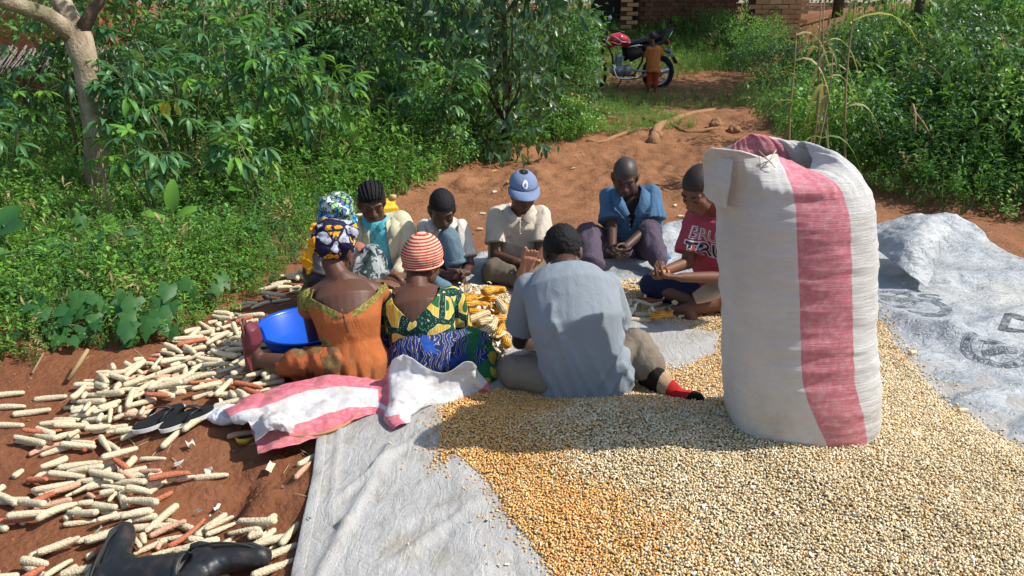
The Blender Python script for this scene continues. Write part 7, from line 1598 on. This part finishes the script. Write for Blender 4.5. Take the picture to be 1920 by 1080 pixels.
MB().tube([nk+Vector((0, -.11, -.055)), nk+Vector((.005, -.128, -.12))], .0035, 6).build('placket', simple('dark_opening', (.03, .10, .12), .9), P.root)
s = Blob(); s.ell(J(722, 535, 4.6), (.19, .15, .10)); s.cone(J(700, 530, 4.6), J(682, 518, 4.28), .095, .085); s.cone(J(745, 530, 4.6), J(785, 512, 4.32), .095, .085); s.ell(J(730, 530, 4.35), (.16, .18, .06)); garment(P, 'wrapper', s, M_stripewrap, .008, 3, .008, 5)

# ---------------------------------------------------------------- boy in cream shirt with one knee up
P = Person(832, 535, 4.72, 'boy in a cream shirt with one denim knee drawn up and hands clasped', .90, skin=1); J = P.J; P.side = Vector((1, 0, 0)); b = P.b
H = J(829, 391, 4.50); M = dirmat((.22, -1, -.55)); nk = J(828, 412, 4.60)
sp = [J(832, 525, 4.74), J(832, 495, 4.72), J(832, 462, 4.68), J(831, 432, 4.64), J(829, 418, 4.62)]
S1, S2 = J(797, 428, 4.62), J(864, 428, 4.62); E1, E2 = J(806, 505, 4.50), J(880, 498, 4.48); W1, W2 = J(836, 515, 4.36), J(872, 512, 4.34)
head(b, H, M, .98, neck=nk, nr=.045); P.torso(b, sp, 0, [(.15, .115), (.125, .095), (.14, .10), (.15, .10), (.10, .06)]); b.cone(S1, S2, .042, .042); P.arm(b, S1, E1, W1); P.arm(b, S2, E2, W2)
hand(b, W1, (1, -.25, -.05), (.1, -1, -.2), .92, 45, -1); hand(b, W2, (-1, -.3, 0), (0, 1, -.1), .92, 45, 1)
HL, HR = J(812, 530, 4.72), J(850, 530, 4.72); KR, AR = J(842, 448, 4.50), J(866, 530, 4.42); KL, AL = P.K(795, 520, .09), P.K(835, 542, .05)
P.leg(b, HR, KR, AR); P.leg(b, HL, KL, AL); foot(b, AR, AR+Vector((.10, -.12, 0)), (0, 0, 1), .95); foot(b, AL, AL+Vector((.15, .0, 0)), (0, 0, 1), .95); P.body()
face_bits(P.root, H, M, .98); hair(P.root, H, M, M_hairm, .98, .0055, (.079, .048), (-.102, -.05), .0015)
s = Blob(); P.torso(s, sp, .018, [(.15, .115), (.135, .105), (.145, .11), (.152, .105), (.098, .066)]); s.cone(S1, S2, .052, .052)
for S_, E in ((S1, E1), (S2, E2)): P.sleeve(s, S_, E, .80, .014, (.046, .044), .014)
garment(P, 'shirt', s, M_cream, .007, 3, .007, 51, cut=below_plane(nk+Vector((0, 0, .004)), (0, -.5, 1)))
for q in (-1, 1): strip(P.root, 'shirt_collar', [nk+Vector((q*.05, .04, .018)), nk+Vector((q*.058, -.02, .004)), nk+Vector((q*.018, -.075, -.03))], [nk+Vector((q*.085, .05, -.004)), nk+Vector((q*.10, -.04, -.022)), nk+Vector((q*.062, -.105, -.062))], M_cream)
s = Blob(); s.ell(J(832, 530, 4.72), (.155, .12, .09)); P.leg(s, HR, KR, KR.lerp(AR, .45), .014, (.085, .062, .062, .055)); s.flat(KR, KR.lerp(AR, .55), .072, .064); P.leg(s, HL, KL, AL, .014); garment(P, 'jeans', s, M_jeans, .0075, 3, .007, 52)
MB().lathe([(.066, -.012), (.070, -.010), (.070, .012), (.066, .014)], 20, mat=Matrix.Translation(KR.lerp(AR, .545))@(AR-KR).to_track_quat('Z', 'Y').to_matrix().to_4x4()).build('cuff', M_jeans, P.root)

# ---------------------------------------------------------------- man in blue cap
P = Person(962, 535, 4.80, 'man in a blue cap and beige polo shirt sitting cross-legged', 1.0, skin=0); J = P.J; P.side = Vector((1, 0, 0)); b = P.b
H = J(981, 356, 4.58); M = dirmat((.12, -1, -.30)); nk = J(975, 388, 4.70)
sp = [J(965, 505, 4.82), J(966, 480, 4.80), J(968, 445, 4.76), J(972, 410, 4.73), J(974, 394, 4.71)]
S1, S2 = J(934, 406, 4.72), J(1013, 404, 4.72); E1, E2 = J(930, 480, 4.60), J(1014, 478, 4.60); W1, W2 = J(972, 492, 4.40), J(1008, 488, 4.40)
head(b, H, M, 1.0, neck=nk, nr=.052); P.torso(b, sp); b.cone(S1, S2, .05, .05); P.arm(b, S1, E1, W1); P.arm(b, S2, E2, W2); hand(b, W1, (1, -.3, .05), (.1, -.1, 1), 1, 55, 1); hand(b, W2, (-.35, -1, .1), (-1, .3, .2), 1, 55, 1)
HL, HR = J(940, 512, 4.80), J(990, 512, 4.80); KL, AL = P.K(925, 508, .10), P.K(1000, 530, .06); KR, AR = P.K(1015, 500, .10), P.K(978, 535, .07)
P.leg(b, HL, KL, AL); P.leg(b, HR, KR, AR)
P.body(); face_bits(P.root, H, M); hair(P.root, H, M, M_hairm, 1.0, .004, (.07, .04), (-.1, -.05))
fb = Blob(); fa = J(978, 538, 4.26); foot(fb, fa+Vector((0, .06, .05)), fa+Vector((.05, .03, .25)), (-.15, 1, .15), 1.05); fb.cone(AR, fa+Vector((0, .06, .05)), .034, .032); link('bare_foot', fb.mesh('bare_foot', .0045, 3), P.root, M_sole_skin)
T = Matrix.Translation(H)@M.to_4x4(); bm = bmesh.new(); bmesh.ops.create_icosphere(bm, subdivisions=5, radius=1)
for v in bm.verts: v.co = Vector((v.co.x*.085, v.co.y*.106-.010, max(v.co.z, -.05)*.080+.035))
bmesh.ops.bisect_plane(bm, geom=bm.verts[:]+bm.edges[:]+bm.faces[:], plane_co=(0, 0, .040), plane_no=(0, -.05, 1), clear_inner=True)
cap = link('cap', from_bm('cap', bm), P.root, M_cap); cap.matrix_local = T; solidify(cap, .003)
V = []; F = []
for i in range(17):
    a = R(20+140*i/16); dx, dy = math.cos(a), math.sin(a)
    for r_, dz in ((.98, .040), (1.25, .044-.010*abs(dx)), (1.74, .030-.026*dx*dx), (1.78, .027-.026*dx*dx)): V.append((dx*.088*min(r_, 1.12), (dy*.110*r_)-.010 if True else 0, dz))
F = [(i*4+j, i*4+j+1, i*4+5+j, i*4+4+j) for i in range(16) for j in range(3)]; pk = solidify(link('cap_peak', mesh('peak', V, F), P.root, M_cap), .004); pk.matrix_local = T
o = MB().ball((0, -.010, .118), (.004, .004, .003)).build('cap_button', M_cap, P.root); o.matrix_local = T
M_badge = simple('white_badge', (.72, .74, .76), .7)
def on_cap(x, z):
    q = 1-(x/.088)**2-((z-.035)/.082)**2; return Vector((x, math.sqrt(max(q, .01))*.110-.010+.0025, z))
V = [on_cap(0, .080)]+[on_cap(.016*math.cos(a)*(1+.15*math.cos(3*a)), .080+.020*math.sin(a)) for a in np.linspace(0, 2*math.pi, 20, endpoint=False)]; o = link('cap_emblem', mesh('e', V, [(0, 1+i, 1+(i+1) % 20) for i in range(20)]), P.root, M_badge); o.matrix_local = T
V = [on_cap(0, .078)+Vector((0, .001, 0))]+[on_cap(.007*math.cos(a)+.001, .078+.011*math.sin(a))+Vector((0, .001, 0)) for a in np.linspace(0, 2*math.pi, 14, endpoint=False)]; o = link('cap_emblem_centre', mesh('e', V, [(0, 1+i, 1+(i+1) % 14) for i in range(14)]), P.root, M_cap); o.matrix_local = T
s = Blob(); P.torso(s, sp, .016, [(.165, .12), (.155, .112), (.165, .118), (.172, .115), (.115, .074)]); s.cone(S1, S2, .056, .056)
for S_, E in ((S1, E1), (S2, E2)): P.sleeve(s, S_, E, .70, .015, (.048, .046), .018)
garment(P, 'polo_shirt', s, M_polo, .007, 3, .007, 61, cut=below_plane(nk+Vector((0, 0, .006)), (0, -.5, 1)))
for q in (-1, 1): strip(P.root, 'polo_collar', [nk+Vector((q*.06, .05, .016)), nk+Vector((q*.068, -.02, .002)), nk+Vector((q*.012, -.095, -.045))], [nk+Vector((q*.095, .06, -.008)), nk+Vector((q*.108, -.04, -.025)), nk+Vector((q*.055, -.130, -.075))], M_polo)
MB().tube([nk+Vector((0, -.118, -.05)), nk+Vector((-.004, -.142, -.15))], .004, 6).build('placket', M_polo, P.root)
for k in range(3): o = MB().ball((0, 0, 0), .0035).build('button', M_badge, P.root); o.location = nk+Vector((.004, -.126-.01*k, -.06-.035*k))
s = Blob(); s.ell(J(965, 515, 4.80), (.18, .14, .10)); P.leg(s, HL, KL, AL, .022); P.leg(s, HR, KR, KR.lerp(AR, .6), .022, (.082, .06, .06, .05)); garment(P, 'trousers', s, M_brownp, .0075, 3, .007, 62)

# ---------------------------------------------------------------- man in the blue jacket
P = Person(1185, 492, 5.05, 'bald man in a blue denim jacket and plum trousers, knees apart', 1.03, skin=1); J = P.J; P.side = Vector((1, -.1, 0)); b = P.b
H = J(1172, 330, 4.84); M = dirmat((-.12, -1, -.50)); nk = J(1180, 354, 4.97)
sp = [J(1188, 475, 5.08), J(1188, 445, 5.06), J(1186, 412, 5.04), J(1184, 378, 5.02), J(1182, 362, 5.0)]
S1, S2 = J(1144, 370, 5.0), J(1221, 366, 5.0); E1, E2 = J(1147, 425, 4.86), J(1222, 420, 4.92); W1, W2 = J(1148, 466, 4.66), J(1172, 464, 4.66)
head(b, H, M, 1.0, neck=nk, nr=.052); P.torso(b, sp); b.cone(S1, S2, .05, .05); P.arm(b, S1, E1, W1); P.arm(b, S2, E2, W2); hand(b, W1, (.5, -1, -.2), (.9, .4, .3), 1, 55, 1); hand(b, W2, (-.4, -1, -.2), (-.9, .4, .3), 1, 55, -1)
HL, HR = J(1165, 478, 5.06), J(1210, 478, 5.06); KL, AL = J(1102, 440, 4.84), P.K(1112, 507, .08); KR, AR = J(1218, 436, 4.82), P.K(1238, 496, .08)
P.leg(b, HL, KL, AL); P.leg(b, HR, KR, AR); foot(b, AL, AL+Vector((.05, -.2, 0)), (0, 0, 1), 1); foot(b, AR, AR+Vector((-.02, -.2, 0)), (0, 0, 1), 1); P.body()
face_bits(P.root, H, M); hair(P.root, H, M, M_grey, 1.0, .0022, (.075, .065), (-.104, -.05))
s = Blob(); P.torso(s, sp, .022, [(.17, .12), (.16, .115), (.172, .12), (.180, .118), (.12, .078)]); s.cone(S1, S2, .060, .060)
for S_, E in ((S1, E1), (S2, E2)): P.sleeve(s, S_, E, .84, .018, (.052, .050), .022)
s.loft([J(1215, 455, 4.98), J(1238, 485, 4.92), J(1248, 500, 4.88)], [(.07, .03), (.07, .025), (.05, .02)], (1, 0, 0))
me = s.mesh('jacket', .0065, 3); wrinkle(me, .010, 9, 71); zA, zB = J(0, 368, 5).z, J(0, 480, 5).z
def jopen(c):
    if c.y > sp[2].y-.03: return False
    f = (zA-c.z)/(zA-zB); return abs(c.x-sp[3].x+.012) < (.048*(1-f*2.2)+.002)
me = cutaway(me, [(J(1168, 385, 4.9), Vector((1, 0, .45))), (J(1198, 385, 4.9), Vector((1, 0, -.45))), (Vector((0, sp[2].y-.03, 0)), Vector((0, 1, 0)))], jopen); solidify(link('jacket', me, P.root, M_denimj), .005)
for q in (-1, 1):
    strip(P.root, 'lapel', [nk+Vector((q*.065, .05, .020)), nk+Vector((q*.075, -.03, .006)), nk+Vector((q*.050, -.115, -.05)), nk+Vector((q*.012, -.155, -.13))], [nk+Vector((q*.105, .06, -.004)), nk+Vector((q*.130, -.05, -.022)), nk+Vector((q*.118, -.135, -.075)), nk+Vector((q*.05, -.168, -.15))], M_denimj, .005)
for k in range(3): o = MB().ball((0, 0, 0), .0045).build('button', M_metal, P.root); o.location = nk+Vector((-.012, -.172, -.16-.035*k))
MB().box(nk+Vector((.085, -.150, -.125)), (.07, .006, .006)).build('pocket_edge', M_denimj, P.root, False)
s = Blob(); P.torso(s, sp, .006); garment(P, 'undershirt', s, cloth('dark_vest', (.03, .025, .025), .1), .008, 3, .003, 7)
s = Blob(); s.ell(J(1188, 478, 5.06), (.18, .14, .10)); P.leg(s, HL, KL, AL+Vector((0, 0, .04)), .024, (.085, .060, .055, .046)); P.leg(s, HR, KR, KR.lerp(AR, .8), .020, (.085, .060, .055, .046)); garment(P, 'trousers', s, M_plum, .0075, 3, .008, 72)

# ---------------------------------------------------------------- boy in the red T-shirt
P = Person(1345, 575, 4.05, 'boy in a printed red T-shirt half hidden by the tall sack', 1.0, skin=2); J = P.J; P.side = Vector((.75, -.66, 0)); b = P.b
H = J(1312, 354, 3.82); M = dirmat((-.62, -.62, -.52)); nk = J(1340, 388, 3.95)
sp = [J(1362, 550, 4.06), J(1358, 520, 4.05), J(1350, 470, 4.02), J(1342, 418, 3.99), J(1340, 398, 3.97)]
S1, S2 = J(1305, 412, 4.02), J(1388, 420, 3.86); E1, E2 = J(1290, 492, 3.92), J(1372, 520, 3.72); W1, W2 = J(1246, 508, 3.78), J(1278, 520, 3.68)
head(b, H, M, 1.04, neck=nk, nr=.05); P.torso(b, sp); b.cone(S1, S2, .05, .05); P.arm(b, S1, E1, W1); P.arm(b, S2, E2, W2); hand(b, W1, (-.3, -1, -.1), (-.2, .3, 1), 1, 50, 1); hand(b, W2, (-1, .1, .0), (0, .4, 1), 1, 50, 1)
HL, HR = J(1335, 560, 4.06), J(1375, 562, 3.98); KL, AL = P.K(1224, 534, .10), P.K(1300, 568, .06); KR, AR = P.K(1352, 566, .09), P.K(1288, 580, .06)
P.leg(b, HL, KL, AL); P.leg(b, HR, KR, AR); foot(b, AL, AL+Vector((.1, -.1, 0)), (0, 0, 1), 1); foot(b, AR, AR+Vector((-.1, .1, 0)), (0, 0, 1), 1); P.body()
face_bits(P.root, H, M, 1.04); hair(P.root, H, M, M_hair2, 1.04, .0035, (.078, .05), (-.104, -.05))
s = Blob(); P.torso(s, sp, .018, [(.165, .12), (.15, .11), (.165, .12), (.172, .115), (.112, .072)]); s.cone(S1, S2, .056, .056)
for S_, E in ((S1, E1), (S2, E2)): P.sleeve(s, S_, E, .80, .016, (.050, .048), .020)
me = s.mesh('t_shirt', .007, 3); wrinkle(me, .006, 9, 81); me = cutaway(me, *below_plane(nk+Vector((0, 0, .0)), (.3, -.6, 1))); link('t_shirt', me, P.root, M_red)
bm = bmesh.new(); bm.from_mesh(me); tb = BVHTree.FromBMesh(bm); bm.free()
def print_on_shirt(body, c, size, mat, bold, lift, rot=0):
    tm = text_mesh(body, size, 0, bold); dense(tm, .015); V = verts(tm); x = Vector((.78, -.62, 0)).normalized(); z = Vector((0, 0, 1)); out = []; d = Vector((x.y, -x.x, 0)); d = -d if d.y < 0 else d
    for v in V:
        p = c+x*float(v[0])+z*(float(v[1])+rot*float(v[0])); r = tb.ray_cast(p-d*.5, d); out.append((r[0] if r[0] else p)-d*lift)
    setv(tm, np.array(out)); link('printed_lettering', tm, P.root, mat, False)
M_pw = simple('print_white', (.66, .60, .58), .7); M_pd = simple('print_dark', (.03, .022, .035), .7)
cc = J(1334, 452, 3.82); print_on_shirt('BRUNO', cc, .080, M_pw, .003, .0030, -.12); print_on_shirt('BRUNO', cc, .077, M_red, -.001, .0042, -.12)
cc = J(1336, 480, 3.82); print_on_shirt('TRUSH', cc, .100, M_pw, .007, .0030, -.12); print_on_shirt('TRUSH', cc, .098, M_pd, .002, .0042, -.12)
cc = J(1336, 436, 3.84); print_on_shirt('mmmmmmm', cc, .03, M_pd, 0, .0030, -.12) if False else None
s = Blob(); s.ell(J(1358, 562, 4.04), (.17, .14, .09)); P.leg(s, HL, KL, KL, .020); s.flat(HR, HR.lerp(KR, .8), .10, .085); garment(P, 'shorts', s, M_navy, .0075, 3, .006, 82)
s = Blob(); s.loft([J(1370, 535, 3.85), J(1330, 545, 3.78), J(1300, 560, 3.78)], [(.09, .03), (.08, .025), (.05, .02)], (.5, -1, 0)); garment(P, 'folded_cloth', s, cloth('tan_cloth', (.42, .31, .20), .1), .007, 3, .008, 9)

# ears held in the hands
def held(loc, yaw, kind, label, s=.62, tilt=0):
    me, L, r0 = EARS[kind][1]; o = bpy.data.objects.new('maize_ear', me); COL.objects.link(o); o.location = loc; o.rotation_euler = (0, tilt, yaw); o.scale = (s, s*.9, s*.9); tag(o, label, 'maize ear')
held(aty(1003, 489, 4.34), R(-20), 'yellow', 'half shelled ear held by the man in the blue cap', .6)
held(aty(1156, 472, 4.60), R(-60), 'cream', 'pale ear held by the man in the blue jacket', .6, R(20))
held(aty(1243, 512, 3.70), R(20), 'yellow', 'orange ear held by the boy in the red T-shirt', .65)

# ---------------------------------------------------------------- small child beside the motorcycle
kx, ky = 2.56, 14.55; P = Person(1220, 160, ky, 'small child in an orange shirt and rust trousers standing by the motorcycle', .62, group=None, skin=2)
P.root.location = (kx, ky, gz(kx, ky)-.01); P.o = Vector(P.root.location); P.side = Vector((1, 0, 0)); b = P.b; Vv = Vector
H = Vv((-.06, .02, .96)); M = dirmat((-.5, .85, -.1)); nk = Vv((-.03, 0, .83))
sp = [Vv((0, 0, .46)), Vv((0, 0, .55)), Vv((0, 0, .66)), Vv((-.01, 0, .76)), Vv((-.02, 0, .80))]
head(b, H, M, .86, neck=nk, nr=.04); P.torso(b, sp, 0, [(.15, .12), (.15, .12), (.16, .12), (.17, .11), (.12, .07)]); S1, S2 = Vv((-.10, 0, .765)), Vv((.09, 0, .765)); b.cone(S1, S2, .03, .03)
E1, W1 = Vv((-.13, .05, .64)), Vv((-.08, .14, .60)); E2, W2 = Vv((.15, .03, .66)), Vv((.08, .12, .68)); P.arm(b, S1, E1, W1); P.arm(b, S2, E2, W2); hand(b, W1, (.3, 1, 0), (1, 0, 0), .6, 30, 1); hand(b, W2, (-.5, 1, .1), (-1, 0, 0), .6, 30, -1)
for q in (-1, 1): P.leg(b, Vv((q*.055, 0, .44)), Vv((q*.058, .01, .25)), Vv((q*.06, 0, .06)), 0, (.08, .06, .055, .045)); foot(b, Vv((q*.06, 0, .045)), Vv((q*.07, .12, 0)), (0, 0, 1), .6)
P.body(.007, None); hair(P.root, H, M, M_hair2, .86, .003); face_bits(P.root, H, M, .86)
s = Blob(); P.torso(s, sp, .022, [(.19, .15), (.17, .14), (.165, .13), (.17, .12), (.12, .08)]); s.loft([Vv((0, 0, .36)), Vv((0, 0, .5))], [(.145, .115), (.125, .10)], (1, 0, 0)); s.cone(S1, S2, .046, .046)
for S_, E, W_ in ((S1, E1, W1), (S2, E2, W2)): P.sleeve(s, S_, E, 1, .018); s.cone(E, E.lerp(W_, .7), .042, .036)
garment(P, 'shirt', s, M_orangekid, .009, 2, .010, 91)
s = Blob(); s.ell((0, 0, .42), (.115, .09, .08))
for q in (-1, 1): s.flat(Vv((q*.055, 0, .42)), Vv((q*.060, 0, .10)), .062, .050)
garment(P, 'trousers', s, M_redkid, .009, 2, .006, 92)
